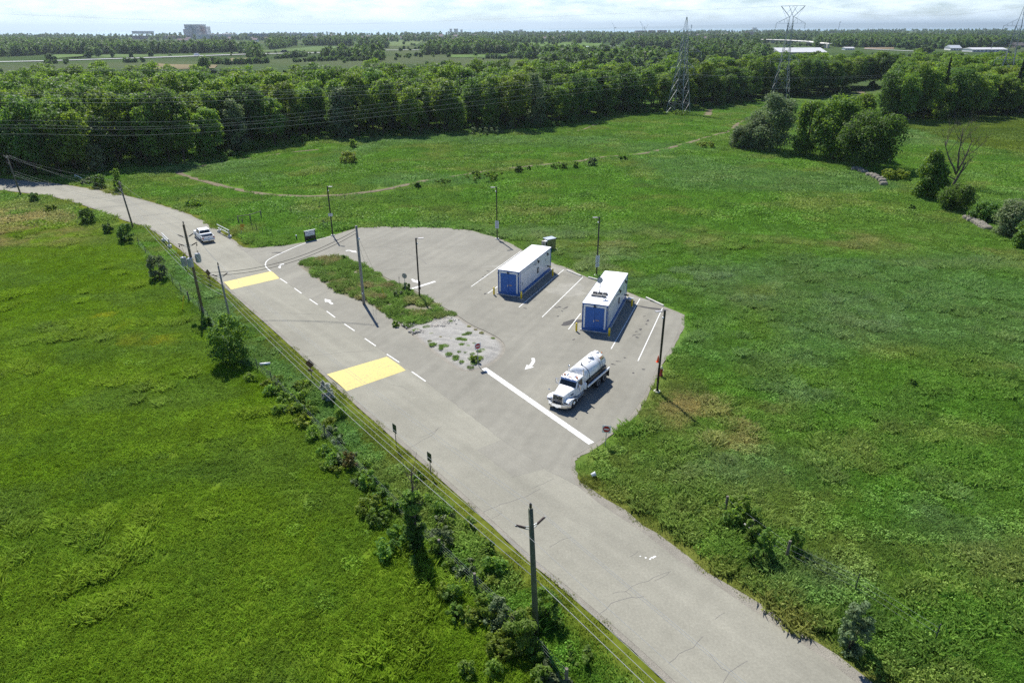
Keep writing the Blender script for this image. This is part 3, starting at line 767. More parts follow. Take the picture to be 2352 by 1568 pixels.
for i, x in enumerate(hx):
    top = -70 + (235 + 26*(vnoise(np.array([x]), np.array([0.]), 2600, 1)[0]-0.5))*sstep(1500, 17000, np.array([x]))[0]
    for dy, zz in ((0, -72), (1500, -70+(top+70)*0.8), (3500, top), (9000, top-4)): hv.append((x, 36500+dy, zz))
for i in range(len(hx)-1):
    for k in range(3): hf.append((i*4+k, (i+1)*4+k, (i+1)*4+k+1, i*4+k+1))
tag(MB().add(hv, hf).build('hills', paint('far_shore_woodland', (0.06, 0.10, 0.05), 0.95, 0, 0.3, 0.001), None, True), 'low blue escarpment on the far shore of the lake', kind='structure')

# ================================================================ grass and weeds
def scatter(name, pts, rz, sc, vi, tones, protos, label, kind='stuff', parent=None):
    """one object that grows prototypes on its points"""
    me = bpy.data.meshes.new(name); pts = np.asarray(pts, np.float32)
    me.vertices.add(len(pts)); me.vertices.foreach_set('co', pts.ravel())
    for nm, ty, dat in (('rz', 'FLOAT', rz), ('sc', 'FLOAT', sc), ('vi', 'INT', vi)):
        a = me.attributes.new(nm, ty, 'POINT'); a.data.foreach_set('value', np.asarray(dat, np.float32 if ty == 'FLOAT' else np.int32))
    if tones is not None: set_tone(me, tones)
    c = bpy.data.collections.new(name + '_kinds')
    for o in protos: c.objects.link(o)
    ng = bpy.data.node_groups.new(name, 'GeometryNodeTree')
    ng.interface.new_socket('Geometry', in_out='INPUT', socket_type='NodeSocketGeometry'); ng.interface.new_socket('Geometry', in_out='OUTPUT', socket_type='NodeSocketGeometry')
    N, Lk = ng.nodes, ng.links
    gi, go = N.new('NodeGroupInput'), N.new('NodeGroupOutput'); iop = N.new('GeometryNodeInstanceOnPoints'); ci = N.new('GeometryNodeCollectionInfo')
    ci.inputs['Collection'].default_value = c; ci.inputs['Separate Children'].default_value = True; ci.inputs['Reset Children'].default_value = True
    iop.inputs['Pick Instance'].default_value = True
    def na(nm, ty):
        q = N.new('GeometryNodeInputNamedAttribute'); q.data_type = ty; q.inputs['Name'].default_value = nm; return q.outputs[0]
    cx = N.new('ShaderNodeCombineXYZ'); Lk.new(na('rz', 'FLOAT'), cx.inputs['Z'])
    er = N.new('FunctionNodeEulerToRotation'); Lk.new(cx.outputs[0], er.inputs[0])
    cs = N.new('ShaderNodeCombineXYZ'); s_ = na('sc', 'FLOAT')
    for k in 'XYZ': Lk.new(s_, cs.inputs[k])
    Lk.new(gi.outputs[0], iop.inputs['Points']); Lk.new(ci.outputs[0], iop.inputs['Instance']); Lk.new(na('vi', 'INT'), iop.inputs['Instance Index'])
    Lk.new(er.outputs[0], iop.inputs['Rotation']); Lk.new(cs.outputs[0], iop.inputs['Scale']); Lk.new(iop.outputs[0], go.inputs[0])
    o = link(name, me, parent); md = o.modifiers.new('grow', 'NODES'); md.node_group = ng
    return tag(o, label, None, None, kind)

def blade_patch(name, seed, n, rad, h0, h1, w0, w1, lean, mat='grass', leafy=0, lsz=0.12):
    r = np.random.default_rng(seed); a = r.uniform(0, 2*PI, n); q = rad*np.sqrt(r.uniform(0, 1, n))
    cl = fbm(q*np.cos(a)+seed*9, q*np.sin(a), rad*0.45, seed % 4)
    bx, by = q*np.cos(a), q*np.sin(a); h = r.uniform(h0, h1, n)*(0.8+0.4*cl); w = r.uniform(w0, w1, n); t = r.uniform(0, 2*PI, n)
    lx, ly = r.normal(0, lean, n)*h, r.normal(0, lean, n)*h
    dx, dy = np.cos(t)*w/2, np.sin(t)*w/2
    v = np.empty((n, 4, 3)); v[:, 0] = np.stack([bx-dx, by-dy, np.full(n, -0.06)], 1); v[:, 1] = np.stack([bx+dx, by+dy, np.full(n, -0.06)], 1)
    v[:, 2] = np.stack([bx+lx*0.5+dx*0.7, by+ly*0.5+dy*0.7, h*0.62], 1); v[:, 3] = np.stack([bx+lx*1.3, by+ly*1.3, h], 1)
    V = v.reshape(-1, 3); F = np.arange(n*4).reshape(-1, 4)
    if leafy:
        c = np.stack([rad*0.85*np.sqrt(r.uniform(0, 1, leafy)), r.uniform(0, 2*PI, leafy)], 1); cx, cy = c[:, 0]*np.cos(c[:, 1]), c[:, 0]*np.sin(c[:, 1])
        cz = r.uniform(0.05, h1, leafy)*(0.4+0.9*fbm(cx+seed, cy, rad*0.4, 2)); nrm = np.stack([r.normal(0, .6, leafy), r.normal(0, .6, leafy), np.ones(leafy)], 1)
        LV, LF = leaf_quads(np.stack([cx, cy, cz], 1), nrm, lsz*r.uniform(0.6, 1.4, leafy), r)
        F = np.concatenate([F, LF + len(V)]); V = np.concatenate([V, LV])
    return bpy.data.objects.new(name, raw_mesh(name, V, F, mat))
def leaf_quads(c, nrm, size, r):
    n = len(c); nrm = nrm/np.linalg.norm(nrm, axis=1, keepdims=True)
    t = r.normal(size=(n, 3)); u = np.cross(nrm, t); u /= np.linalg.norm(u, axis=1, keepdims=True) + 1e-9; w = np.cross(nrm, u)
    s = np.asarray(size)[:, None]; v = np.empty((n, 4, 3))
    v[:, 0] = c - u*s*0.62; v[:, 1] = c - w*s*0.36; v[:, 2] = c + u*s*0.62; v[:, 3] = c + w*s*0.40 + nrm*s*0.12
    return v.reshape(-1, 3), np.arange(n*4).reshape(-1, 4)

near_k = [blade_patch('near_a', 1, 520, 0.95, 0.10, 0.27, 0.022, 0.044, 0.35), blade_patch('near_b', 2, 520, 0.95, 0.10, 0.30, 0.022, 0.044, 0.4),
          blade_patch('near_c', 3, 260, 0.95, 0.12, 0.40, 0.03, 0.06, 0.5, leafy=230, lsz=0.095), blade_patch('near_d', 4, 300, 0.9, 0.25, 0.62, 0.025, 0.05, 0.4, leafy=40, lsz=0.10),
          blade_patch('near_e', 5, 120, 0.8, 0.1, 0.3, 0.03, 0.06, 0.5, leafy=300, lsz=0.11), blade_patch('near_f', 6, 420, 0.95, 0.06, 0.14, 0.03, 0.05, 0.3)]
far_k = [blade_patch('far_a', 11, 420, 2.0, 0.18, 0.40, 0.09, 0.16, 0.4), blade_patch('far_b', 12, 360, 2.0, 0.18, 0.50, 0.09, 0.16, 0.5, leafy=90, lsz=0.3), blade_patch('far_c', 13, 300, 2.0, 0.2, 0.7, 0.08, 0.15, 0.5, leafy=60, lsz=0.25)]

def grid_pts(y0, y1, step, mx, my, seed):
    r = np.random.default_rng(seed); ys = np.arange(y0, y1, step); out = []
    for y in ys:
        xm = mx*y + my; xs = np.arange(-xm, xm, step); out.append(np.stack([xs, np.full(len(xs), y)], 1))
    p = np.concatenate(out); return p + r.uniform(-0.5, 0.5, p.shape)*step, r
p, r = grid_pts(20, 122, 1.0, 0.80, 14, 1)
ed = edge_dist(p[:, 0], p[:, 1]); pv = on_pave(p[:, 0], p[:, 1]); isl = inside(p[:, 0], p[:, 1], ISLAND)
pd = path_dist(p[:, 0], p[:, 1])
ok = ~pv & ~isl & (ed > 1.0) & (pd > 0.5)
bare = ell(p[:, 0], p[:, 1], (18.61, 54.13), 5, 3) * sstep(0.4, 0.6, fbm(p[:, 0], p[:, 1], 2, 3))
ok &= r.uniform(0, 1, len(p)) > bare*0.6
p = p[ok]; ed = ed[ok]
dv = dist_line(p[:, 0], p[:, 1], LEFT_EDGE); inl = inside(p[:, 0], p[:, 1], MEADOW_LEFT)
q = fbm(p[:, 0], p[:, 1], 7, 4); u = r.uniform(0, 1, len(p))
vi = np.where(u < 0.5, 0, 1)
vi = np.where(~inl & (q > 0.52) & (u < 0.55), 2, vi); vi = np.where(~inl & (q > 0.48) & (u > 0.72), 3, vi); vi = np.where(~inl & (q < 0.42) & (u > 0.6), 4, vi)
vi = np.where(inl & (q > 0.66) & (u > 0.6), 3, vi); vi = np.where(inl & (q < 0.33) & (u > 0.93), 4, vi)
vi = np.where(dv < 2.2, 5, vi); vi = np.where((ed < 2.0) & (dv > 2.2) & (u < 0.75), 5, vi)
tn = tone(p[:, 0], p[:, 1]) * r.uniform(0.92, 1.08, len(p))[:, None]
tn[vi == 4] *= np.array([0.95, 1.0, 0.95]); tn[vi == 3] *= np.array([1.12, 1.05, 1.2])
sc = r.uniform(0.85, 1.2, len(p))*np.where(inl, 0.92, 1.06)
scatter('grass', np.stack([p[:, 0], p[:, 1], ground_z(p[:, 0], p[:, 1])], 1), r.uniform(0, 6.28, len(p)), sc, vi, tn*1.55, near_k, 'green meadow grass and weeds around road and lot')
p, r = grid_pts(121, 345, 2.5, 0.80, 16, 2)
ok = ~on_pave(p[:, 0], p[:, 1]) & (path_dist(p[:, 0], p[:, 1]) > 1.05) & (edge_dist(p[:, 0], p[:, 1]) > 1.3)
p = p[ok]; q = fbm(p[:, 0], p[:, 1], 12, 4); u = r.uniform(0, 1, len(p)); vi = np.where((q > 0.5) & (u < 0.5), 1, 0); vi = np.where((q > 0.55) & (u > 0.75), 2, vi)
scatter('field_grass', np.stack([p[:, 0], p[:, 1], ground_z(p[:, 0], p[:, 1])], 1), r.uniform(0, 6.28, len(p)), r.uniform(0.85, 1.2, len(p)), vi, tone(p[:, 0], p[:, 1])*r.uniform(0.92, 1.08, len(p))[:, None]*1.55, far_k, 'distant meadow grass between the lot and the wood')
# weeds on the island
r = np.random.default_rng(9); p = np.stack([r.uniform(x0, x1, 4200), r.uniform(y0, y1, 4200)], 1)
isd = dist_line(p[:, 0], p[:, 1], ISLAND + ISLAND[:1]); al = island_along(p[:, 0], p[:, 1]) + 2.0*(fbm(p[:, 0], p[:, 1], 2.5, 1)-0.5)
wd = np.where(al < 0.2, 0.6, np.where(al > 6.0, 0.22, 0.05)) * np.where(fbm(p[:, 0], p[:, 1], 1.6, 5) > 0.46, 1.0, 0.4)
wd = np.where((al > 2) & (al < 6.5) & (isd < 1.2), 0.16, wd)
ok = inside(p[:, 0], p[:, 1], ISLAND) & (isd > 0.55) & (r.uniform(0, 1, len(p)) < wd)
p = p[ok]; al = al[ok]; isd = isd[ok]
iz = -0.05 + 0.26*sstep(0, 1.6, isd)
vi = r.choice([0, 2, 3, 4], len(p)); scl = np.where(al < 0.2, r.uniform(0.7, 1.15, len(p)), r.uniform(0.22, 0.5, len(p)))
tn = lerp(np.tile(C3(0.135, 0.215, 0.045), (len(p), 1)), C3(0.25, 0.23, 0.10), sstep(0.5, 0.7, fbm(p[:, 0], p[:, 1], 2, 1)))
scatter('weeds', np.stack([p[:, 0], p[:, 1], iz], 1), r.uniform(0, 6.28, len(p)), scl, vi, tn*1.5*r.uniform(0.8, 1.2, len(p))[:, None], near_k, 'weeds growing on the traffic island')
# rubble heap in the middle of the island
rb = [MB().lathe([(0.02, -0.5), (0.55, -0.3), (0.62, 0.1), (0.3, 0.45)], n=5).build('stone_a', 'stone'), MB().lathe([(0.1, -0.45), (0.7, -0.2), (0.5, 0.3), (0.15, 0.4)], n=6).build('stone_b', 'stone')]
for o in rb: COL.objects.unlink(o)
cs = []
for c, sx, sy, nn in [((-9.84, 77.82), 1.5, 0.9, 130), ((-8.28, 77.32), 1.2, 0.8, 110), ((-12.92, 76.18), 1.1, 0.5, 70), ((-11.11, 74.33), 0.8, 0.4, 50), ((-8.89, 75.91), 1.5, 0.5, 70)]:
    cs.append(np.stack([r.normal(c[0], sx*0.6, nn), r.normal(c[1], sy*0.6, nn)], 1))
p = np.concatenate(cs); p = p[inside(p[:, 0], p[:, 1], ISLAND)]; isd = dist_line(p[:, 0], p[:, 1], ISLAND + ISLAND[:1])
scatter('rubble', np.stack([p[:, 0], p[:, 1], 0.12 + 0.1*sstep(0, 1.5, isd)], 1), r.uniform(0, 6.28, len(p)), r.uniform(0.08, 0.24, len(p)), r.integers(0, 2, len(p)), None, rb, 'pale limestone rubble heaped on the island')

# ================================================================ the two receiving stations
def station(name, label, fl, fr, heading, length, extras):
    a, b = Vector(fl), Vector(fr); c = (a+b)/2; W = 3.05; h = W/2; L = length; ZT = 3.52
    t = thing(name, label, 'station', (c.x, c.y, 0), R(heading-90), 'blue and white receiving stations')
    MB().box(-h-0.14, h+0.22, -0.16, L+0.15, 0.0, 0.13).build('plinth', 'concrete', t, bevel=0.02)
    wl_ = MB()
    wl_.box(-h+0.04, h-0.04, 0.10, L-0.04, 0.16, ZT-0.14)
    wall = wl_.build('wall', 'wallwhite', t)
    for s in (-1, 1):                                          # side panels with slim joints between them
        ys = [0.62] + [0.62 + (L-0.85)*k/6 for k in range(1, 7)]
        MB().box(*sorted((s*(h-0.04), s*(h-0.012))), 0.20, 0.50, 0.50, ZT-0.20).build('wall_panel', 'wallwhite', wall)
        for y0, y1 in zip(ys[:-1], ys[1:]):
            MB().box(*sorted((s*(h-0.04), s*(h-0.012))), y0+0.006, y1-0.006, 0.50, ZT-0.20).build('wall_panel', 'wallwhite', wall)
        MB().box(*sorted((s*(h-0.05), s*(h+0.012))), 0.0, L, 0.14, 0.49).build('base_rail', 'bluetrim', t)
        MB().box(*sorted((s*(h-0.05), s*(h+0.010))), 0.50, 0.61, 0.49, ZT-0.17).build('post', 'bluetrim', t)
        MB().box(*sorted((s*(h-0.05), s*(h+0.014))), L-0.13, L+0.012, 0.49, ZT-0.17).build('post', 'bluetrim', t)
        MB().box(*sorted((s*(h-0.05), s*(h+0.016))), 0.0, L+0.016, ZT-0.168, ZT-0.03).build('eave_trim', 'bluetrim', t)
        MB().tube([(s*(h+0.06), 0.1, ZT-0.05), (s*(h+0.06), L-0.1, ZT-0.05)], 0.035, 6).build('gutter_pipe', 'signblue', t)
        MB().box(*sorted((s*(h-0.16), s*(h+0.004))), -0.012, 0.14, 0.40, ZT-0.17).build('corner_post', 'bluetrim', t)
    # front frame, white surround and double doors
    MB().box(-h-0.004, h+0.004, -0.022, 0.16, ZT-0.166, ZT-0.032).build('front_beam', 'bluetrim', t)
    MB().box(-h-0.004, h+0.004, -0.022, 0.16, 0.14, 0.398).build('front_sill', 'bluetrim', t)
    sr = MB(); sr.box(-h+0.17, -h+0.38, -0.004, 0.10, 0.42, ZT-0.17); sr.box(h-0.38, h-0.17, -0.004, 0.10, 0.42, ZT-0.17); sr.box(-h+0.385, h-0.385, -0.006, 0.10, ZT-0.42, ZT-0.17)
    sr.build('door_surround', 'white', t)
    for s in (-1, 1):
        d = MB().box(*sorted((s*0.008, s*(h-0.39))), -0.035, 0.05, 0.42, ZT-0.43).build('door', 'blue', t, bevel=0.012)
        for z in (0.8, 1.75, 2.7): MB().tube([(s*(h-0.385), -0.045, z-0.08), (s*(h-0.385), -0.045, z+0.08)], 0.022, 6).build('hinge', 'steel', d)
        if s < 0:
            hd = MB(); hd.box(-0.12, -0.05, -0.06, -0.035, 1.28, 1.52); hd.tube([(-0.08, -0.09, 1.40), (-0.24, -0.10, 1.36)], 0.018, 6); hd.build('handle', 'chrome', d)
        else:
            MB().box(0.12, 0.55, -0.046, -0.036, 1.46, 1.54).build('notice', 'orangesign', d)
    fl_ = MB(); fl_.box(-0.14, 0.04, -0.16, -0.024, ZT-0.36, ZT-0.18); fl_.box(0.04, 0.20, -0.20, -0.10, ZT-0.34, ZT-0.27); fl_.build('flood_lamp', 'black', t)
    for s in (-1, 1):
        MB().tube([(s*(h-0.02), -0.07, 2.9), (s*(h-0.02), -0.07, 3.2)], 0.05, 8).build('marker_lamp', 'steel', t)
    # white roof with a slight fall, long seams
    rf = MB().loft([[(-h-0.02, y, ZT-0.028), (h+0.02, y, ZT-0.028), (h+0.02, y, ZT), (0, y, ZT+0.035), (-h-0.02, y, ZT)] for y in (-0.02, L+0.03)]).build('roof', 'roof', t)
    for k in range(1, 8):
        y = L*k/8; MB().loft([[(-h, yy, ZT+0.001), (h, yy, ZT+0.001), (h, yy, ZT+0.006), (0, yy, ZT+0.041), (-h, yy, ZT+0.006)] for yy in (y-0.03, y+0.03)]).build('roof_seam', 'roof', rf)
    X = h-0.012
    for y in (L*0.56, L*0.86):
        lm = MB(); lm.box(X, X+0.07, y-0.06, y+0.06, 3.0, 3.16); lm.box(X+0.07, X+0.26, y-0.09, y+0.09, 2.84, 3.05); lm.lathe([(0.05, 2.66), (0.075, 2.72), (0.05, 2.83)], (X+0.15, y, 0), n=8); lm.build('wall_lamp', 'black', t)
    cb = MB(); cb.box(X, X+0.05, L*0.42, L*0.42+0.14, 2.75, 2.95); cb.bar((X+0.03, L*0.45, 2.9), (X+0.16, L*0.50, 2.98), 0.05); cb.bar((X+0.03, L*0.47, 2.72), (X+0.2, L*0.51, 2.80), 0.07); cb.build('camera_bracket', 'greypaint', t)
    MB().tube([(X+0.02, 0.8, 2.98), (X+0.02, L*0.42, 2.98)], 0.014, 5).build('conduit', 'greypaint', t)
    kp = MB().box(X, X+0.09, L*0.545, L*0.545+0.5, 1.25, 2.0).build('keypad_panel', 'darkgrey', t)
    MB().box(X+0.09, X+0.10, L*0.545+0.07, L*0.545+0.43, 1.45, 1.9).build('screen', 'signgrey', kp)
    vl = MB(); vl.tube([(X-0.02, L*0.88, 1.05), (X+0.42, L*0.88, 1.02)], 0.10, 10); pass
    vl.build('inlet_pipe', 'darkgrey', t); MB().tube([(X+0.42, L*0.88, 1.02), (X+0.56, L*0.88, 0.96)], 0.12, 10).build('hose_coupling', 'yellow', t)
    for y, z in ((1.05, 1.25), (L*0.80, 2.0)):
        MB().box(X, X+0.012, y, y+0.42, z, z+0.42).build('louvre', 'greypaint', t)
    return t
st1 = station('receiving_station', 'blue doored white station building in front of the olive cabinet, bare roof', (-1.88, 87.1), (0.96, 85.97), 66.6, 12.3, 0)
st2 = station('receiving_station', 'blue doored white station building with a dish mast on its roof', (8.24, 74.83), (11.27, 73.89), 70.4, 12.2, 1)
# hose trough at the far corner of the second station
tr = thing('hose_trough', 'small grey steel drip trough beside the dish-topped station', 'trough', (15.45, 84.7), R(70-90))
MB().box(0.0, 0.75, -0.8, 0.1, 0.32, 0.40).build('tray', 'steel', tr); MB().box(0.02, 0.12, -0.7, -0.6, 0, 0.32).build('leg', 'steel', tr); MB().box(0.6, 0.7, -0.1, 0, 0, 0.32).build('leg', 'steel', tr)

# roof antenna on ballast frame
c2 = Vector(st2.location); ca = st2.rotation_euler.z
def on2(x, y): return (c2.x + x*math.cos(ca)-y*math.sin(ca), c2.y + x*math.sin(ca)+y*math.cos(ca))
an = thing('antenna_mast', 'grey dish antenna on a block weighted mast standing on white roof', 'antenna', (*on2(-0.15, 2.9), 3.56), ca)
for s in (-1, 1): MB().box(-0.95, 0.95, s*0.42-0.05, s*0.42+0.05, 0.0, 0.06).build('frame_rail', 'darkgrey', an)
for s in (-1, 1):
    for k in range(3): MB().box(-0.9+k*0.62, -0.36+k*0.62, s*0.42-0.14, s*0.42+0.14, 0.062, 0.24).build('ballast_block', 'darkgrey' if s > 0 else 'polegrey', an, bevel=0.01)
MB().bar((-0.85, -0.42, 0.07), (0.85, 0.42, 0.07), 0.05).build('cross_brace', 'steel', an)
MB().tube([(0, 0, 0.0), (0, 0, 1.95)], 0.045, 8).build('mast', 'darkgrey', an)
for x, y in ((-0.9, 0.42), (0.9, 0.42), (0, -0.42)): MB().tube([(x, y, 0.08), (0, 0, 1.2)], 0.012, 5).build('stay', 'steel', an)
ds = MB().lathe([(0.02, 0.0), (0.20, 0.03), (0.36, 0.10), (0.37, 0.11), (0.2, 0.05), (0.02, 0.02)], (0, 0, 0), 'y', 20)
do = ds.build('dish', 'greypaint', an, True); do.location = (-0.05, -0.16, 1.98); do.rotation_euler = (R(10), 0, R(205))
MB().box(-0.05, 0.05, -0.14, 0.02, 1.80, 1.96).build('radio_unit', 'greypaint', an)

# bollards
bol = None
for p, lb in [((-2.42, 86.76), 'yellow bollard at the near west corner of the bare roofed station'), ((1.25, 85.14), 'yellow bollard in the shade by the blue doors of the bare roofed station'), ((5.96, 94.34), 'yellow bollard at the back of the bare roofed station beside its shadow'),
              ((7.67, 74.48), 'yellow bollard beside the wet stain by the dish-topped station'), ((11.38, 72.99), 'yellow bollard in the shade by the blue doors of the dish-topped station'), ((15.54, 82.31), 'yellow bollard at the back of the dish-topped station by the trough')]:
    if bol is None:
        bol = thing('bollard', lb, 'bollard', p, 0, 'yellow bollards guarding the stations')
        MB().lathe([(0.26, 0), (0.26, 0.03), (0.24, 0.045)], n=4).build('base_plate', 'concrete', bol)
        MB().lathe([(0.12, 0.045), (0.12, 1.02), (0.105, 1.08), (0.03, 1.11)], n=14).build('sleeve', 'yellow', bol, True)
        for z in (0.86, 0.93): MB().lathe([(0.123, z), (0.123, z+0.02)], n=14).build('band', 'cream', bol)
    else:
        o = copy_tree(bol); o.location = (*p, 0); o['label'] = lb
# concrete wheel stops
for (a, b), lb in [([(8.23, 96.75), (10.09, 94.19)], 'pale concrete wheel stop nearest the bare roofed station'), ([(11.1, 93.67), (12.7, 92.26)], 'pale concrete wheel stop under the double sign lamp post'), ([(17.98, 85.43), (19.71, 82.48)], 'weed grown pale concrete wheel stop near the corner lamp post')]:
    a, b = Vector(a), Vector(b); d = b-a; t = thing('wheel_stop', lb, 'wheel stop', tuple((a+b)/2), math.atan2(d.y, d.x), 'concrete wheel stops along the back of the lot'); q = d.length/2
    MB().prism([(-0.12, 0.0), (0.12, 0.0), (0.10, 0.13), (0.06, 0.17), (-0.06, 0.17), (-0.10, 0.13)], -q, q, 'x').build('stop_block', 'palecon', t)
    for s in (-0.6, 0.6): MB().lathe([(0.025, 0.165), (0.025, 0.18)], (s*q, 0, 0), n=8).build('anchor_pin', 'steel', t)
# olive service cabinet on its pad
A_, B_ = Vector((5.77, 106.09, 2.05)), Vector((7.16, 107.05, 2.05))
d = B_-A_; cbt = thing('service_cabinet', 'olive metal service cabinet with tan meter boxes on a pale pad', 'cabinet', (A_.x, A_.y, 0), math.atan2(d.y, d.x)); w = d.length
MB().box(-0.5, w+0.75, -1.0, 1.5, 0.0, 0.14).build('pad', 'palecon', cbt, bevel=0.02)
MB().box(0, w, 0.03, 1.15, 0.14, 2.0).build('body', 'cabgreen', cbt)
for k in (0, 1):
    dd = MB().box(0.03+k*(w/2), w/2-0.01+k*(w/2-0.02), -0.005, 0.03, 0.2, 1.95).build('door', 'cabgreen', cbt, bevel=0.01)
    MB().box(w/2-0.10 + k*0.12, w/2-0.03+k*0.12, -0.05, -0.005, 0.95, 1.12).build('latch', 'black', dd)
MB().loft([[(-0.06, -0.06, 2.0), (w+0.06, -0.06, 2.0), (w+0.06, 1.2, 2.0), (-0.06, 1.2, 2.0)], [(-0.06, -0.06, 2.05), (w+0.06, -0.06, 2.05), (w+0.06, 1.2, 2.09), (-0.06, 1.2, 2.09)]]).build('lid', 'cabtop', cbt)
mb_ = MB().box(-0.42, -0.003, 0.0, 0.46, 0.75, 1.80).build('meter_box', 'cabtan', cbt, bevel=0.015); MB().box(-0.36, -0.08, -0.02, -0.002, 0.95, 1.65).build('window', 'glass', mb_)
MB().box(-0.50, -0.003, 0.50, 0.98, 0.65, 1.72).build('meter_box', 'cabtan', cbt, bevel=0.015)
MB().loft([[(-0.46, -0.03, 1.80), (0, -0.03, 1.80), (0, 0.5, 1.80), (-0.46, 0.5, 1.80)], [(-0.46, -0.03, 1.82), (0, -0.03, 1.90), (0, 0.5, 1.90), (-0.46, 0.5, 1.82)]]).build('hood', 'white', cbt)

# ================================================================ lorry with vacuum tank
tk = thing('tank_truck', 'white vacuum tank truck with chrome grille parked by the stop bar', 'truck', (4.91, 57.08, 0), R(236.8)); tk.scale = (1, 1, 0.88)
def tk_wheel(parent, x, y, r, w, dual):
    s = 1 if y > 0 else -1
    wh = link('wheel', None, parent); wh.location = (x, y, r/0.88); wh.scale = (1, 1, 1/0.88); wh.empty_display_size = 0.1
    MB().lathe([(r*0.58, -w/2), (r*0.93, -w/2), (r, -w/2+0.05), (r, w/2-0.05), (r*0.93, w/2), (r*0.58, w/2)], (0, 0, 0), 'y', 24).build('tyre', 'rubber', wh, True)
    o = s*w/2
    rim = MB()
    if dual: rim.lathe([(r*0.60, o-s*0.01), (r*0.56, o+s*0.012), (r*0.50, o-s*0.10), (r*0.22, o-s*0.12), (r*0.2, o-s*0.02), (r*0.02, o)], (0, 0, 0), 'y', 20)
    else: rim.lathe([(r*0.60, o-s*0.01), (r*0.56, o+s*0.012), (r*0.48, o-s*0.03), (r*0.3, o+s*0.04), (r*0.26, o+s*0.07), (r*0.02, o+s*0.08)], (0, 0, 0), 'y', 20)
    rim.build('rim', 'white' if dual else 'chrome', wh, True)
RW = 0.53
for s in (-1, 1):
    tk_wheel(tk, 0.0, s*1.03, RW, 0.30, False)
    for x in (-4.99, -6.32):
        tk_wheel(tk, x, s*0.98, RW, 0.56, True)
ch = MB()
for s in (-1, 1): ch.box(-7.35, 0.75, s*0.42-0.05, s*0.42+0.05, 0.72, 0.98)
for x in (-7.25, -5.65, -3.6, -2.3): ch.box(x-0.06, x+0.06, -0.37, 0.37, 0.76, 0.94)
for x in (0.0, -4.99, -6.32): ch.box(x-0.08, x+0.08, -0.85, 0.85, RW-0.08, RW+0.08)
ch.build('chassis', 'black', tk)
# bonnet and wings
bn = MB().loft([[(1.10, -0.56, 1.00), (1.10, 0.56, 1.00), (1.12, 0.58, 1.30), (1.02, 0.55, 1.74), (0.99, 0.35, 1.79), (0.99, -0.35, 1.79), (1.02, -0.55, 1.74), (1.12, -0.58, 1.30)],
               [(0.30, -0.66, 1.00), (0.30, 0.66, 1.00), (0.30, 0.70, 1.36), (0.30, 0.66, 1.83), (0.30, 0.40, 1.90), (0.30, -0.40, 1.90), (0.30, -0.66, 1.83), (0.30, -0.70, 1.36)],
               [(-0.72, -0.88, 1.02), (-0.72, 0.88, 1.02), (-0.72, 0.92, 1.40), (-0.72, 0.86, 1.93), (-0.72, 0.45, 2.02), (-0.72, -0.45, 2.02), (-0.72, -0.86, 1.93), (-0.72, -0.92, 1.40)]]).build('bonnet', 'white', tk, bevel=0.03)
for s in (-1, 1):
    pr = [(math.cos(R(a))*0.66, RW+math.sin(R(a))*0.66) for a in range(-5, 186, 15)]; inn = [(math.cos(R(a))*0.60, RW+math.sin(R(a))*0.60) for a in range(185, -6, -15)]
    y0, y1 = sorted((s*0.60, s*1.20))
    wg = MB().prism(pr+inn, y0, y1)
    wg.prism([(0.66, 0.62), (1.12, 0.86), (1.14, 1.18), (0.95, 1.33), (0.60, 1.36), (0.25, 1.24), (0.0, 1.21), (0.3, 1.16), (0.55, 0.95)], y0, y1)
    wb = wg.build('wing', 'white', tk, bevel=0.02)
    MB().loft([[(1.115, s*0.66, 0.98), (1.115, s*1.15, 0.95), (1.115, s*1.15, 1.17), (1.115, s*0.66, 1.19)], [(1.175, s*0.70, 1.0), (1.14, s*1.13, 0.98), (1.125, s*1.13, 1.14), (1.155, s*0.70, 1.17)]]).build('headlight', 'glass', wb)
    MB().box(*sorted((0.98, 1.13)), *sorted((s*1.16, s*1.215)), 1.0, 1.12).build('indicator', 'orange', wb)
    bp_ = MB(); bp_.bar((-0.35, s*0.905, 1.50), (0.20, s*0.735, 1.42), 0.02, 0.11); bp_.build('bonnet_badge', 'darkgrey', bn)
    MB().tube([(0.75, s*0.62, 1.78), (0.80, s*1.12, 1.92)], 0.014, 5).build('mirror_arm', 'steel', bn); MB().lathe([(0.02, -0.02), (0.10, 0.0), (0.10, 0.02), (0.05, 0.06)], (0.80, s*1.14, 1.95), 'x', 12).build('hood_mirror', 'chrome', bn)
# grille
gr = MB(); gr.loft([[(1.115, -0.50, 0.90), (1.115, 0.50, 0.90), (1.135, 0.52, 1.30), (1.045, 0.50, 1.72), (1.045, -0.50, 1.72), (1.135, -0.52, 1.30)], [(1.15, -0.50, 0.90), (1.15, 0.50, 0.90), (1.17, 0.52, 1.30), (1.075, 0.50, 1.72), (1.075, -0.50, 1.72), (1.17, -0.52, 1.30)]])
gro = gr.build('grille', 'black', tk)
for k in range(17):
    y = -0.48 + k*0.06; MB().loft([[(1.155, y-0.012, 0.90), (1.155, y+0.012, 0.90), (1.19, y, 0.90)], [(1.175, y-0.012, 1.30), (1.175, y+0.012, 1.30), (1.21, y, 1.30)], [(1.08, y-0.012, 1.70), (1.08, y+0.012, 1.70), (1.115, y, 1.70)]]).build('slat', 'chrome', gro)
for s in (-1, 1): MB().bar((1.17, s*0.515, 0.90), (1.10, s*0.505, 1.74), 0.05).build('grille_frame', 'chrome', gro)
MB().bar((1.09, -0.52, 1.745), (1.09, 0.52, 1.745), 0.06).build('grille_frame', 'chrome', gro)
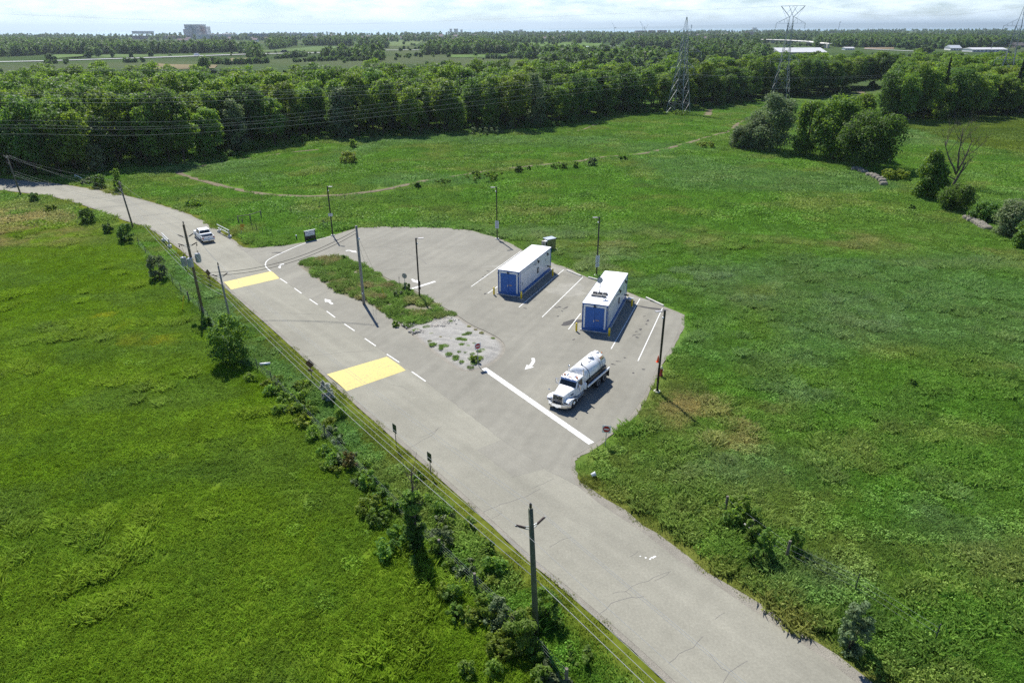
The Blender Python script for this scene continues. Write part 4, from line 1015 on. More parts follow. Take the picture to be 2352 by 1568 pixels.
MB().loft([[(1.11, -0.12, 1.72), (1.11, 0.12, 1.72), (1.08, 0.0, 1.60)], [(1.15, -0.12, 1.73), (1.15, 0.12, 1.73), (1.15, 0.0, 1.60)]]).build('emblem', 'chrome', gro)
# bumper, plate
bu = MB().prism([(1.20, -0.55), (1.30, -0.50), (1.36, 0.0), (1.30, 0.50), (1.08, 1.02), (0.72, 1.22), (0.66, 1.20), (1.0, 0.95), (1.14, 0.5), (1.20, 0.0), (1.14, -0.5), (1.0, -0.95), (0.66, -1.20), (0.72, -1.22), (1.08, -1.02), (1.30, -0.50)][1:], 0.46, 0.84, 'z').build('bumper', 'chrome', tk)
for s in (-1, 1): MB().lathe([(0.05, 0), (0.05, 0.02)], (1.275, s*0.56, 0.68), 'x', 10).build('tow_eye', 'black', bu)
MB().box(1.28, 1.30, -0.16, 0.16, 0.32, 0.46).build('number_plate', 'signwhite', bu)
MB().box(0.9, 1.18, -0.9, 0.9, 0.34, 0.46).build('under_bumper', 'black', tk)
# cab
cabp = lambda y, k: [(-0.72, y, 1.02), (-0.72, y, 1.96), (-1.06+k, y*0.93, 2.70), (-1.20+k, y*0.92, 2.80), (-2.16, y*0.92, 2.82), (-2.20, y, 2.6), (-2.20, y, 0.98)]
cab = MB().loft([cabp(-1.0, 0), cabp(1.0, 0)]).build('cab', 'white', tk, bevel=0.04)
MB().add([(-0.735, -0.88, 1.99), (-0.735, 0.88, 1.99), (-1.005, 0.82, 2.58), (-1.005, -0.82, 2.58), (-0.715, -0.88, 2.0), (-0.715, 0.88, 2.0), (-0.985, 0.82, 2.59), (-0.985, -0.82, 2.59)], [(0,1,2,3),(4,5,6,7),(0,1,5,4),(1,2,6,5),(2,3,7,6),(3,0,4,7)]).build('windscreen', 'glass', cab)
MB().loft([[(-1.00, -0.88, 2.60), (-1.00, 0.88, 2.60), (-1.08, 0.88, 2.74), (-1.08, -0.88, 2.74)], [(-0.86, -0.86, 2.56), (-0.86, 0.86, 2.56), (-0.98, 0.86, 2.72), (-0.98, -0.86, 2.72)]]).build('sun_visor', 'chrome', cab)
for s in (-1, 1):
    dr = MB().add([(-0.80, s*1.0, 1.05), (-1.98, s*1.0, 1.05), (-1.98, s*1.0, 1.90), (-0.80, s*1.0, 1.90), (-0.80, s*1.018, 1.05), (-1.98, s*1.018, 1.05), (-1.98, s*1.018, 1.90), (-0.80, s*1.018, 1.90)], [(0,1,2,3),(4,5,6,7),(0,1,5,4),(1,2,6,5),(2,3,7,6),(3,0,4,7)]).build('door', 'white', cab)
    MB().add([(-0.88, s*1.006, 1.95), (-1.90, s*1.006, 1.90), (-1.90, s*0.95, 2.62), (-1.16, s*0.95, 2.62), (-0.88, s*0.99, 1.95), (-1.90, s*0.99, 1.90), (-1.90, s*0.93, 2.62), (-1.16, s*0.93, 2.62)], [(0,1,2,3),(4,5,6,7),(0,1,5,4),(1,2,6,5),(2,3,7,6),(3,0,4,7)]).build('side_window', 'glass', dr)
    MB().box(-1.85, -1.70, *sorted((s*1.018, s*1.05)), 1.45, 1.50).build('handle', 'chrome', dr)
    MB().box(-1.45, -1.32, *sorted((s*1.018, s*1.022)), 1.18, 1.32).build('door_mark', 'darkgrey', dr)
    mr_ = MB(); mr_.tube([(-0.95, s*0.98, 2.45), (-0.80, s*1.28, 2.42)], 0.018, 6); mr_.tube([(-0.85, s*0.99, 1.95), (-0.80, s*1.28, 1.88)], 0.018, 6); mr_.build('mirror_arm', 'chrome', cab)
    MB().box(-0.86, -0.74, *sorted((s*1.18, s*1.38)), 1.86, 2.46).build('mirror', 'chrome', cab, bevel=0.03)
    MB().tube([(-2.36, s*0.78, 1.3), (-2.36, s*0.78, 3.35), (-2.40, s*0.80, 3.48)], 0.07, 10).build('exhaust_stack', 'chrome', tk, True)
    bt = MB(); bt.lathe([(0.10, 2.80), (0.10, 2.84)], (-1.35, s*0.66, 0), n=10); bt.build('beacon_base', 'darkgrey', cab)
    MB().lathe([(0.085, 2.84), (0.085, 2.95), (0.05, 2.99)], (-1.35, s*0.66, 0), n=10).build('beacon', 'orange', cab, True)
for y in (-0.82, -0.14, 0.0, 0.14, 0.82): MB().lathe([(0.05, 2.80), (0.05, 2.84), (0.02, 2.87)], (-1.22, y, 0), n=8).build('roof_marker', 'orange', cab)
for y in (-0.42, 0.40): MB().bar((-1.3, y, 2.86), (-1.75, y, 2.88), 0.06).build('air_horn', 'chrome', cab)
for s in (-1, 1):
    ft = MB(); ft.tube([(-0.80, s*0.86, 0.72), (-2.05, s*0.86, 0.72)], 0.28, 14); ft.build('fuel_tank', 'steel', tk, True)
    for k, z in ((0, 0.42), (1, 0.78)): MB().box(-1.95, -0.85, *sorted((s*(1.06-0.05*k), s*(1.24-0.08*k))), z, z+0.05).build('step', 'darkgrey', tk)
    for x in (-1.0, -1.55): MB().tube([(x, s*0.86-0.001, 0.72), (x-0.04, s*0.86-0.001, 0.72)], 0.285, 14).build('tank_strap', 'black', tk)
    # air cleaner canister behind the door and long white side rail of the body
    MB().lathe([(0.20, 1.02), (0.22, 1.06), (0.22, 1.66), (0.12, 1.78)], (-2.52, s*0.92, 0), n=14).build('canister', 'white', tk, True)
    MB().box(-7.50, -2.70, *sorted((s*1.14, s*1.26)), 1.14, 1.40).build('side_rail', 'white', tk, bevel=0.02)
    MB().box(-7.50, -2.75, *sorted((s*0.46, s*1.139)), 1.15, 1.19).build('deck', 'black', tk)
    MB().box(-7.44, -7.38, *sorted((s*0.55, s*1.24)), 0.25, 1.13).build('mud_flap', 'rubber', tk)
    for x in (-4.35, -5.65, -6.95): MB().bar((x, s*1.17, 1.14), (x-0.15, s*0.9, 1.10), 0.05).build('bracket', 'black', tk)
# tank
TX0, TX1, TR, TZ = -2.72, -7.08, 1.02, 2.26
pf = [(0.02, TX0+0.16), (0.5, TX0+0.13), (0.80, TX0+0.04), (0.94, TX0-0.07), (TR, TX0-0.16), (TR, TX1+0.18), (0.94, TX1+0.09), (0.80, TX1-0.01), (0.5, TX1-0.09), (0.02, TX1-0.13)]
tank = MB().lathe(pf, (0, 0, TZ), 'x', 40).build('tank', 'white', tk, True)
MB().lathe([(TR+0.008, -0.04), (TR+0.022, -0.03), (TR+0.022, 0.03), (TR+0.008, 0.04)], (-3.30, 0, TZ), 'x', 40).build('black_band', 'black', tank)
for x in (-2.95, -6.88): MB().lathe([(TR+0.004, -0.02), (TR+0.012, 0.0), (TR+0.004, 0.02)], (x, 0, TZ), 'x', 40).build('weld_seam', 'greypaint', tank)
cr = MB()
for s in (-1, 1): cr.box(-6.9, -2.9, s*0.55-0.06, s*0.55+0.06, 1.19, 1.55)
cr.build('cradle', 'black', tank)
for s in (-1, 1): MB().box(-6.95, -2.95, *sorted((s*0.72, s*1.10)), 1.195, 1.86).build('hose_tray', 'black', tk)
mh = MB(); mh.lathe([(0.30, TZ+TR-0.05), (0.30, TZ+TR+0.12), (0.34, TZ+TR+0.13), (0.34, TZ+TR+0.18), (0.10, TZ+TR+0.22)], (-5.35, 0, 0), n=16); mho = mh.build('manhole', 'white', tank, True)
MB().box(-5.75, -5.30, -0.03, 0.03, TZ+TR+0.19, TZ+TR+0.26).build('hinge_bar', 'steel', mho)
mv = MB(); mv.lathe([(0.09, TZ+TR-0.03), (0.09, TZ+TR+0.16), (0.13, TZ+TR+0.18), (0.05, TZ+TR+0.24)], (-3.45, 0, 0), n=10); mv.tube([(-3.45, 0, TZ+TR+0.12), (-3.30, 0.2, TZ+TR+0.10)], 0.05, 8); mv.build('primary_valve', 'steel', tank)
rv = MB(); rv.lathe([(0.12, TZ+TR-0.03), (0.12, TZ+TR+0.14), (0.04, TZ+TR+0.18)], (-6.75, 0.1, 0), n=10); rv.box(-7.0, -6.5, -0.3, 0.1, TZ+TR-0.06, TZ+TR+0.05); rv.build('vent', 'white', tank)
MB().lathe([(0.06, TZ+0.86), (0.06, TZ+0.98), (0.03, TZ+1.02)], (-7.12, 0.42, 0), n=10).build('rear_beacon', 'orange', tank, True)
# ladder bent over the near side
ld = MB()
for x in (-5.55, -5.95):
    pts = [(x, math.sin(R(a))*(TR+0.10), TZ+math.cos(R(a))*(TR+0.10)) for a in range(18, 100, 8)] + [(x, TR+0.12, 1.75), (x, 1.18, 1.42)]
    ld.tube(pts, 0.02, 6)
for a in (40, 58, 76, 94): ld.tube([(-5.55, math.sin(R(a))*(TR+0.10), TZ+math.cos(R(a))*(TR+0.10)), (-5.95, math.sin(R(a))*(TR+0.10), TZ+math.cos(R(a))*(TR+0.10))], 0.016, 6)
ld.tube([(-5.55, TR+0.12, 1.75), (-5.95, TR+0.12, 1.75)], 0.016, 6); ld.build('ladder', 'darkgrey', tank)
# placard wrapped on the shell with two lines of lettering
def shell_patch(x0, x1, a0, a1, off, name, mat, parent, n=6):
    vs = []; rr = TR+off
    for k in range(n+1):
        a = R(a0+(a1-a0)*k/n)
        for x in (x0, x1): vs.append((x, math.sin(a)*rr, TZ+math.cos(a)*rr))
    return MB().add(vs, [(2*k, 2*k+1, 2*k+3, 2*k+2) for k in range(n)]).build(name, mat, parent)
pl_ = shell_patch(-6.08, -6.82, 38, 60, 0.008, 'placard', 'placard', tank)
rr_ = random.Random(4)
for a0, a1, xs, xe, mt in ((40.5, 47.5, -6.14, -6.74, 'redlens'), (50, 57.5, -6.22, -6.66, 'placardtext')):
    x = xs; k = 0
    while x > xe:
        w_ = rr_.uniform(0.05, 0.08)
        if k != 5: shell_patch(x, x-w_, a0, a1, 0.013, 'letter', mt, pl_, 2)
        x -= w_+0.03; k += 1
for i, (dx, dy) in enumerate(((0, 0), (0.22, 0.0))): shell_patch(-4.35-dx*1.4, -4.55-dx*1.4, 14, 24, 0.008, 'tank_mark', 'signgrey', tank, 2)

# ================================================================ pickup driving off
pk = thing('pickup_truck', 'white pickup truck driving away up the road', 'truck', (-51.75, 112.75, 0), R(127))
def pk_wheel(x, y):
    s = 1 if y > 0 else -1; wh = link('wheel', None, pk); wh.location = (x, y, 0.39)
    MB().lathe([(0.22, -0.13), (0.37, -0.13), (0.39, -0.09), (0.39, 0.09), (0.37, 0.13), (0.22, 0.13)], (0, 0, 0), 'y', 20).build('tyre', 'rubber', wh, True)
    MB().lathe([(0.235, s*0.11), (0.22, s*0.135), (0.12, s*0.09), (0.06, s*0.13), (0.01, s*0.13)], (0, 0, 0), 'y', 16).build('rim', 'chrome', wh, True)
for x in (0, 3.68):
    for s in (-1, 1): pk_wheel(x, s*0.86)
def arch(x): return [(x+0.50*math.cos(R(a)), 0.40+0.50*math.sin(R(a))) for a in range(0, 181, 20)]
low = [(-1.15, 0.62), (-1.17, 1.02), (-1.12, 1.12), (0.70, 1.13), (2.85, 1.13), (3.0, 1.15), (4.45, 1.08), (4.62, 0.95), (4.66, 0.55), (4.4, 0.48)] + [(x, z) for x, z in arch(3.68)] + [(2.9, 0.42), (0.8, 0.42)] + [(x, z) for x, z in arch(0.0)] + [(-0.8, 0.55)]
body = MB()
for s in (-1, 1): body.prism(low, *sorted((s*0.93, s*0.99)))
body.box(-1.05, 4.3, -0.93, 0.93, 0.50, 0.64); body.box(2.9, 4.60, -0.93, 0.93, 0.64, 1.10); body.box(-1.17, -1.08, -0.93, 0.93, 0.62, 1.12); body.box(0.66, 0.74, -0.93, 0.93, 0.64, 1.12)
body.loft([[(2.85, -0.9, 1.10), (2.85, 0.9, 1.10), (2.85, 0.86, 1.20), (2.85, -0.86, 1.20)], [(4.5, -0.84, 1.05), (4.5, 0.84, 1.05), (4.45, 0.78, 1.10), (4.45, -0.78, 1.10)]])
pb = body.build('body', 'white', pk)
MB().box(-1.079, 0.659, -0.929, 0.929, 0.641, 0.70).build('bed_floor', 'bedliner', pk)
for s in (-1, 1): MB().box(-1.07, 0.65, *sorted((s*0.86, s*0.928)), 0.70, 1.10).build('bed_side', 'bedliner', pk)
MB().box(-1.078, -1.04, -0.85, 0.85, 0.70, 1.08).build('tailgate_liner', 'bedliner', pk)
cabn = lambda y: [(0.72, y, 1.12), (0.80, y, 1.20), (0.98, y*0.86, 1.84), (1.15, y*0.84, 1.91), (2.35, y*0.84, 1.91), (2.55, y*0.86, 1.86), (3.15, y*0.96, 1.16), (3.15, y*0.96, 1.12)]
pc = MB().loft([cabn(-0.95), cabn(0.95)]).build('cab', 'white', pk, bevel=0.03)
MB().add([(0.80, -0.78, 1.27), (0.80, 0.78, 1.27), (0.935, 0.72, 1.74), (0.935, -0.72, 1.74)], [(0, 1, 2, 3)]).build('rear_window', 'glass', pc)
MB().add([(3.12, -0.84, 1.22), (3.12, 0.84, 1.22), (2.60, 0.76, 1.83), (2.60, -0.76, 1.83)], [(0, 1, 2, 3)]).build('windscreen', 'glass', pc)
for s in (-1, 1):
    for x0, x1 in ((0.98, 1.72), (1.80, 2.88)):
        MB().add([(x0, s*0.948, 1.24), (x1, s*0.948, 1.24), (min(x1, 2.5), s*0.845, 1.80), (x0+0.10, s*0.845, 1.80)], [(0, 1, 2, 3)]).build('side_window', 'glass', pc)
    MB().box(2.62, 2.80, *sorted((s*0.96, s*1.18)), 1.16, 1.36).build('mirror', 'white', pc, bevel=0.03)
    MB().box(-1.185, -1.10, *sorted((s*0.78, s*0.985)), 0.80, 1.06).build('tail_lamp', 'redlens', pk)
    MB().box(0.9, 2.9, *sorted((s*0.96, s*1.08)), 0.36, 0.42).build('running_board', 'black', pk)
    for x in (1.76, 2.78): MB().box(x-0.008, x+0.008, *sorted((s*0.985, s*0.994)), 0.5, 1.12).build('door_gap', 'darkgrey', pk)
    MB().box(1.1, 1.26, *sorted((s*0.99, s*1.01)), 0.98, 1.02).build('handle', 'chrome', pk); MB().box(2.0, 2.16, *sorted((s*0.99, s*1.01)), 0.98, 1.02).build('handle', 'chrome', pk)
tg = MB().box(-1.20, -1.172, -0.76, 0.76, 0.66, 1.12).build('tailgate', 'white', pk, bevel=0.01)
MB().box(-1.215, -1.20, -0.14, 0.14, 0.90, 1.0).build('tailgate_latch', 'black', tg); MB().box(-1.208, -1.20, 0.3, 0.62, 0.84, 0.90).build('badge', 'steel', tg)
MB().box(-1.40, -1.20, -0.96, 0.96, 0.42, 0.62).build('rear_bumper', 'chrome', pk, bevel=0.02)
MB().box(-1.41, -1.39, -0.16, 0.16, 0.46, 0.60).build('number_plate', 'signwhite', pk); MB().box(4.58, 4.78, -0.96, 0.96, 0.42, 0.64).build('front_bumper', 'chrome', pk)
MB().box(0.14, 0.66, -0.98, 0.98, 1.12, 1.34).build('tool_box', 'white', pk, bevel=0.03); MB().lathe([(0.10, 1.92), (0.10, 2.0), (0.05, 2.05)], (1.5, 0.0, 0), n=10).build('roof_beacon', 'white', pc)

# ================================================================ lamp posts
def lamp_post(p, head_az, label, hgt, plates, base=True):
    t = thing('lamp_post', label, 'lamp post', p, 0, 'black lamp posts round the lot')
    if base: MB().lathe([(0.34, -0.1), (0.34, 0.14), (0.30, 0.17)], n=16).build('footing', 'palecon', t, True)
    MB().loft([[(s*0.09, q*0.09, z) for s, q in ((-1, -1), (1, -1), (1, 1), (-1, 1))] for z in (0.12, hgt)]).build('post', 'black', t)
    MB().box(-0.16, 0.16, -0.16, 0.16, 0.171, 0.20).build('base_plate', 'black', t)
    ax, ay = math.cos(head_az), math.sin(head_az)
    MB().bar((0.07*ax, 0.07*ay, hgt-0.09), (0.32*ax, 0.32*ay, hgt-0.07), 0.06).build('arm', 'black', t)
    hd = MB(); hd.bar((0.28*ax, 0.28*ay, hgt-0.06), (0.98*ax, 0.98*ay, hgt-0.03), 0.34, 0.07); h_ = hd.build('lamp_head', 'signgrey', t); MB().bar((0.34*ax, 0.34*ay, hgt-0.101), (0.92*ax, 0.92*ay, hgt-0.075), 0.26, 0.012).build('lens', 'signwhite', h_)
    MB().lathe([(0.02, hgt-0.86), (0.09, hgt-0.80), (0.10, hgt-0.72), (0.05, hgt-0.64)], (0.14*ax, 0.14*ay, 0), n=12).build('camera_dome', 'white', t, True)
    for z0, z1, w, az, mt in plates:
        ca_, sa_ = math.cos(az), math.sin(az); off = 0.10
        pp = MB(); u = Vector((-sa_, ca_, 0)); n_ = Vector((ca_, sa_, 0)); c = n_*off
        vs = []
        for dd in (0, 0.012):
            for a_, z in ((-w/2, z0), (w/2, z0), (w/2, z1), (-w/2, z1)): q = c + u*a_ + n_*dd; vs.append((q.x, q.y, z))
        o = pp.add(vs, [(3,2,1,0),(4,5,6,7),(0,1,5,4),(1,2,6,5),(2,3,7,6),(3,0,4,7)]).build('sign_plate', mt, t)
        if mt == 'signwhite':
            tx = MB(); nl = max(3, int((z1-z0)/0.09))
            for k in range(nl):
                z = z1-0.06-(z1-z0-0.10)*k/nl; q0 = c + n_*0.014 - u*(w*0.40); q1 = c + n_*0.014 + u*(w*(0.40 if k % 3 else 0.28))
                tx.add([(q0.x, q0.y, z-0.018), (q1.x, q1.y, z-0.018), (q1.x, q1.y, z+0.018), (q0.x, q0.y, z+0.018)], [(0, 1, 2, 3)])
            tx.build('lettering', 'signblue', o)
    return t
lamp_post((-31.23, 116.11), R(-20), 'black lamp post beside the entrance notice board with one small white sign', 8.6, [(3.45, 3.95, 0.7, R(-78), 'signwhite')])
lamp_post((-2.48, 113.61), R(190), 'black lamp post at the back of the lot with a tall white sign', 8.9, [(1.9, 3.2, 0.62, R(-95), 'signwhite')])
lamp_post((12.36, 94.51), R(195), 'black lamp post with two white signs behind the dish-topped station', 8.7, [(2.05, 3.1, 0.62, R(-70), 'signwhite'), (1.35, 1.95, 0.62, R(-70), 'signwhite')])
lamp_post((14.4, 59.54), R(195), 'black lamp post standing by the hydrant and traffic cone', 8.75, [(1.75, 2.75, 0.62, R(165), 'black'), (1.25, 1.7, 0.62, R(165), 'black')])
lamp_post((-12.31, 85.3), R(5), 'black lamp post on the weedy island near the stop sign', 8.4, [(1.85, 2.55, 0.55, R(30), 'darkgrey'), (1.40, 1.8, 0.55, R(30), 'darkgrey')])

# ================================================================ signs
def post_sign(name, p, hgt, label, cat, shape, size, face, tilt=0.0, back=False, post='steel', zc=None, group=None):
    t = thing(name, label, cat, (*p, gz(*p) if not inside(np.array([p[0]]), np.array([p[1]]), ISLAND)[0] else 0.1), face, group)
    t.rotation_euler = (tilt, 0, face)
    zc = zc or hgt-size/2
    MB().box(-0.03, 0.03, 0.01, 0.05, -0.2, hgt-0.02).build('post', post, t)
    return t, zc
def dne(p, hgt, face, label):
    t, zc = post_sign('no_entry_sign', p, hgt, label, 'sign', 'sq', 0.72, face, group='no entry signs')
    s = 0.36; MB().box(-s, s, -0.012, 0.008, zc-s, zc+s).build('panel', 'signwhite', t, bevel=0.004)
    MB().lathe([(0.30, -0.020), (0.30, -0.0125)], (0, 0, zc), 'y', 32).build('disc', 'signred', t); MB().box(-0.22, 0.22, -0.026, -0.0205, zc-0.05, zc+0.05).build('bar', 'signwhite', t)
dne((-3.64, 65.56), 2.54, R(30), 'tilted no entry sign on the gravel end of the island')
dne((8.06, 49.91), 2.13, R(-12), 'no entry sign in the grass at the end of the stop bar')
t, zc = post_sign('stop_sign', (-14.48, 87.19), 2.88, 'grey back of an octagonal stop sign on the weedy island', 'sign', 'oct', 0.75, R(-20))
MB().lathe([(0.39, 0.051), (0.39, 0.062)], (0, 0, zc), 'y', 8).build('panel', 'signgrey', t)
t, zc = post_sign('marker_post', (-15.72, 89.92), 1.45, 'slim dark marker post next to the stop sign', 'post', 'n', 0.2, R(-70), post='darkgrey')
MB().box(-0.12, 0.12, 0.051, 0.06, zc-0.2, zc+0.1).build('panel', 'darkgrey', t)
def diamond(p, hgt, face, label):
    t, zc = post_sign('warning_sign', p, hgt, label, 'sign', 'd', 1.0, face, post='wood', group='bronze backed warning signs')
    r_ = 0.53; zc = hgt-0.45
    MB().add([(-r_, -0.01, zc), (0, -0.01, zc-r_), (r_, -0.01, zc), (0, -0.01, zc+r_), (-r_, 0.008, zc), (0, 0.008, zc-r_), (r_, 0.008, zc), (0, 0.008, zc+r_)], [(0,1,2,3),(7,6,5,4),(0,1,5,4),(1,2,6,5),(2,3,7,6),(3,0,4,7)]).build('panel', 'signrust', t)
    MB().box(-0.3, 0.3, -0.012, 0.008, zc-0.88, zc-0.60).build('tab', 'signrust', t)
diamond((-43.03, 91.95), 2.02, R(-25), 'bronze diamond warning sign near the slim pole and upper speed hump')
diamond((-20.82, 62.88), 2.08, R(-15), 'bronze diamond warning sign beside the larger speed hump')
def sideboard(p, hgt, label):
    t, zc = post_sign('parking_sign', p, hgt, label, 'sign', 'r', 0.75, R(-48), post='polegreen', group='olive roadside signs'); MB().box(-0.28, 0.28, -0.012, 0.008, hgt-0.85, hgt).build('panel', 'signgreen', t); MB().box(-0.30, -0.281, -0.013, 0.009, hgt-0.86, hgt+0.01).build('rim', 'signwhite', t)
sideboard((-10.09, 50.03), 2.26, 'olive rectangular roadside sign farther from the crossarm pole')
sideboard((-6.67, 45.95), 2.1, 'olive rectangular roadside sign nearer to the crossarm pole')
# bent amber chevron sign in the grass
t, zc = post_sign('curve_sign', (-47.38, 116.28), 2.1, 'amber curve warning sign leaning in the grass by the barrier', 'sign', 'd', 0.6, R(20), R(-8)); t.rotation_euler = (R(-6), R(16), R(20))
MB().box(-0.32, 0.32, -0.012, 0.008, 1.5, 2.1).build('panel', 'orangesign', t); MB().bar((0.0, -0.018, 1.6), (0.06, -0.018, 1.85), 0.09, 0.01).build('arrow', 'black', t); MB().bar((0.06, -0.018, 1.85), (-0.04, -0.018, 2.0), 0.09, 0.01).build('arrow', 'black', t); MB().box(-0.25, 0.25, -0.012, 0.008, 1.05, 1.35).build('tab', 'orangesign', t)
# notice board at the entrance
a, b = Vector((-35.09, 112.78)), Vector((-33.71, 114.07)); d = b-a; w = d.length
nb = thing('notice_board', 'dark framed entrance notice board with a white printed panel', 'notice board', tuple(a), math.atan2(d.y, d.x)); HB = 1.67
for x in (0.0, w): MB().box(x-0.07, x+0.07, -0.07, 0.07, -0.1, HB).build('post', 'black', nb)
MB().box(-0.08, w+0.08, -0.10, 0.10, HB, HB+0.05).build('cap_rail', 'signwhite', nb); MB().box(0.071, w-0.071, -0.02, 0.02, 0.05, HB*0.44).build('skirt', 'black', nb)
pn = MB().box(0.075, w-0.075, -0.05, 0.05, HB*0.46, HB-0.08).build('panel', 'signwhite', nb)
def text(body, x, z, size, parent, mat='signblue', ry=0):
    cu = bpy.data.curves.new('lettering', 'FONT'); cu.body = body; cu.size = size; cu.align_x = 'CENTER'; cu.extrude = 0.003; cu.materials.append(MAT[mat]); q = bpy.data.objects.new('lettering', cu); me = bpy.data.meshes.new_from_object(q); bpy.data.objects.remove(q); o = link('lettering', me, parent); o.location = (x, -0.056, z); o.rotation_euler = (R(90), 0, 0); return o
text('Receiving Site', w/2, HB-0.66, 0.24, pn)
_x = 0.16; _k = 0; _rb = random.Random(3)
while _x < w-0.2:
    _w = _rb.uniform(0.05, 0.09)
    if _k not in (6, 12): MB().box(_x, _x+_w, -0.054, -0.0505, HB-0.36, HB-0.36+_rb.uniform(0.10, 0.15)).build('print_letter', 'signblue', pn)
    _x += _w+0.022; _k += 1
MB().box(w/2-0.28, w/2+0.28, -0.054, -0.0505, HB*0.46+0.22, HB*0.46+0.30).build('print_bar', 'greenroof', pn); MB().box(0.12, 0.5, -0.054, -0.0505, HB*0.46+0.04, HB*0.46+0.13).build('print_bar', 'signblue', pn); MB().box(0.55, w-0.08, -0.054, -0.0505, HB*0.46+0.01, HB*0.46+0.09).build('print_band', 'greenroof', pn)
# white barrier rails on concrete blocks
def barrier(a, b, label):
    a, b = Vector(a), Vector(b); d = b-a; L = d.length
    t = thing('barrier_rail', label, 'barrier', tuple(a), math.atan2(d.y, d.x), 'white barrier rails at the road bend')
    for x in (0, L):
        MB().lathe([(0.34, -0.05), (0.34, 0.32), (0.22, 0.40)], (x, 0, 0), n=12).build('block', 'palecon', t)
    MB().tube([(L, 0, 0.3), (L, 0, 1.32)], 0.10, 10).build('post', 'steel', t); MB().tube([(0.2, 0, 0.3), (0.2, 0, 0.75)], 0.07, 8).build('post', 'steel', t)
    MB().tube([(-0.45, 0, 1.28), (L, 0, 1.28)], 0.055, 8).build('rail', 'white', t); MB().tube([(-0.2, 0, 0.72), (L, 0, 0.72)], 0.055, 8).build('rail', 'white', t)
    for k in range(5): x = L*(k+0.5)/5; MB().tube([(x, 0, 0.72), (x, 0, 1.28)], 0.02, 6).build('spindle', 'white', t)
barrier((-59.47, 113.29), (-56.77, 109.61), 'white barrier rail on the bend in front of the transformer pole')
barrier((-52.14, 118.8), (-48.89, 115.21), 'white barrier rail on the far side of the road beside the pickup')
# hydrant, cone, pipe, buckets, marker
hy = thing('fire_hydrant', 'red fire hydrant with cream cap behind the lamp post', 'hydrant', (15.48, 63.01))
MB().lathe([(0.17, -0.2), (0.17, 0.08), (0.12, 0.10), (0.12, 0.66), (0.15, 0.68), (0.15, 0.72)], n=14).build('barrel', 'hydrant', hy, True); MB().lathe([(0.15, 0.72), (0.13, 0.82), (0.06, 0.90), (0.03, 0.96)], n=14).build('cap', 'cream', hy, True)
for s in (-1, 1): MB().tube([(s*0.10, 0, 0.55), (s*0.22, 0, 0.55)], 0.06, 10).build('nozzle', 'cream', hy)
hy.scale = (1.15, 1.15, 1.2)
cn = thing('traffic_cone', 'orange traffic cone at the lot edge behind the lamp post', 'cone', (15.8, 66.26))
MB().box(-0.20, 0.20, -0.20, 0.20, 0, 0.035).build('base', 'coneorange', cn, bevel=0.01); MB().lathe([(0.155, 0.035), (0.04, 0.74), (0.03, 0.75)], n=16).build('body', 'coneorange', cn, True)
a, b = Vector((-27.27, 66.09)), Vector((-26.24, 66.29)); pp = thing('plastic_pipe', 'white plastic pipe lying in the ditch by the round bush', 'pipe', (a.x, a.y, gz(a.x, a.y)))
d = b-a; MB().tube([(0, 0, 0.28), (d.x, d.y, 0.28)], 0.15, 12).build('tube', 'white', pp, True); MB().tube([(0, 0, 0.28), (d.x*0.06, d.y*0.06, 0.28)], 0.17, 12).build('collar', 'white', pp, True)
for p, rot, lb in (((-29.61, 99.4), 60, 'white bucket tipped over in the island weeds'), ((6.53, 45.45), 100, 'white bucket lying in the grass near the exit corner')):
    bk = thing('bucket', lb, 'bucket', (*p, 0.28), R(rot)); bk.rotation_euler = (R(68), 0, R(rot)); MB().lathe([(0.15, -0.18), (0.18, 0.18), (0.19, 0.19), (0.17, 0.17), (0.14, -0.16)], n=14).build('shell', 'white', bk, True); MB().lathe([(0.195, 0.15), (0.20, 0.165), (0.195, 0.18)], n=14).build('rim', 'white', bk)
ym = thing('marker_stake', 'leaning yellow marker stake in the grass west of the transformer pole', 'marker', (*(-42.41, 81.52), gz(*(-42.41, 81.52)))); ym.rotation_euler = (R(-4), R(14), 0); MB().box(-0.05, 0.05, -0.02, 0.02, -0.2, 2.0).build('stake', 'yellow', ym); MB().box(-0.055, 0.055, -0.024, 0.024, 1.7, 1.9).build('band', 'orangesign', ym)
ys = thing('marker_stake', 'thin yellow marker stake among the island weeds', 'marker', (*(-16.85, 84.91), 0.1)); ys.rotation_euler = (0, R(-12), 0); MB().box(-0.03, 0.03, -0.015, 0.015, -0.2, 1.5).build('stake', 'yellow', ys); MB().box(-0.033, 0.033, -0.018, 0.018, 1.3, 1.42).build('band', 'orangesign', ys)
vp = thing('valve_post', 'white capped black standpipe in the weeds by the notice board', 'standpipe', (-36.82, 113.61)); MB().tube([(0, 0, -0.1), (0, 0, 0.62)], 0.10, 10).build('pipe', 'black', vp); MB().lathe([(0.13, 0.62), (0.13, 0.80), (0.05, 0.88)], n=12).build('cap', 'white', vp, True)

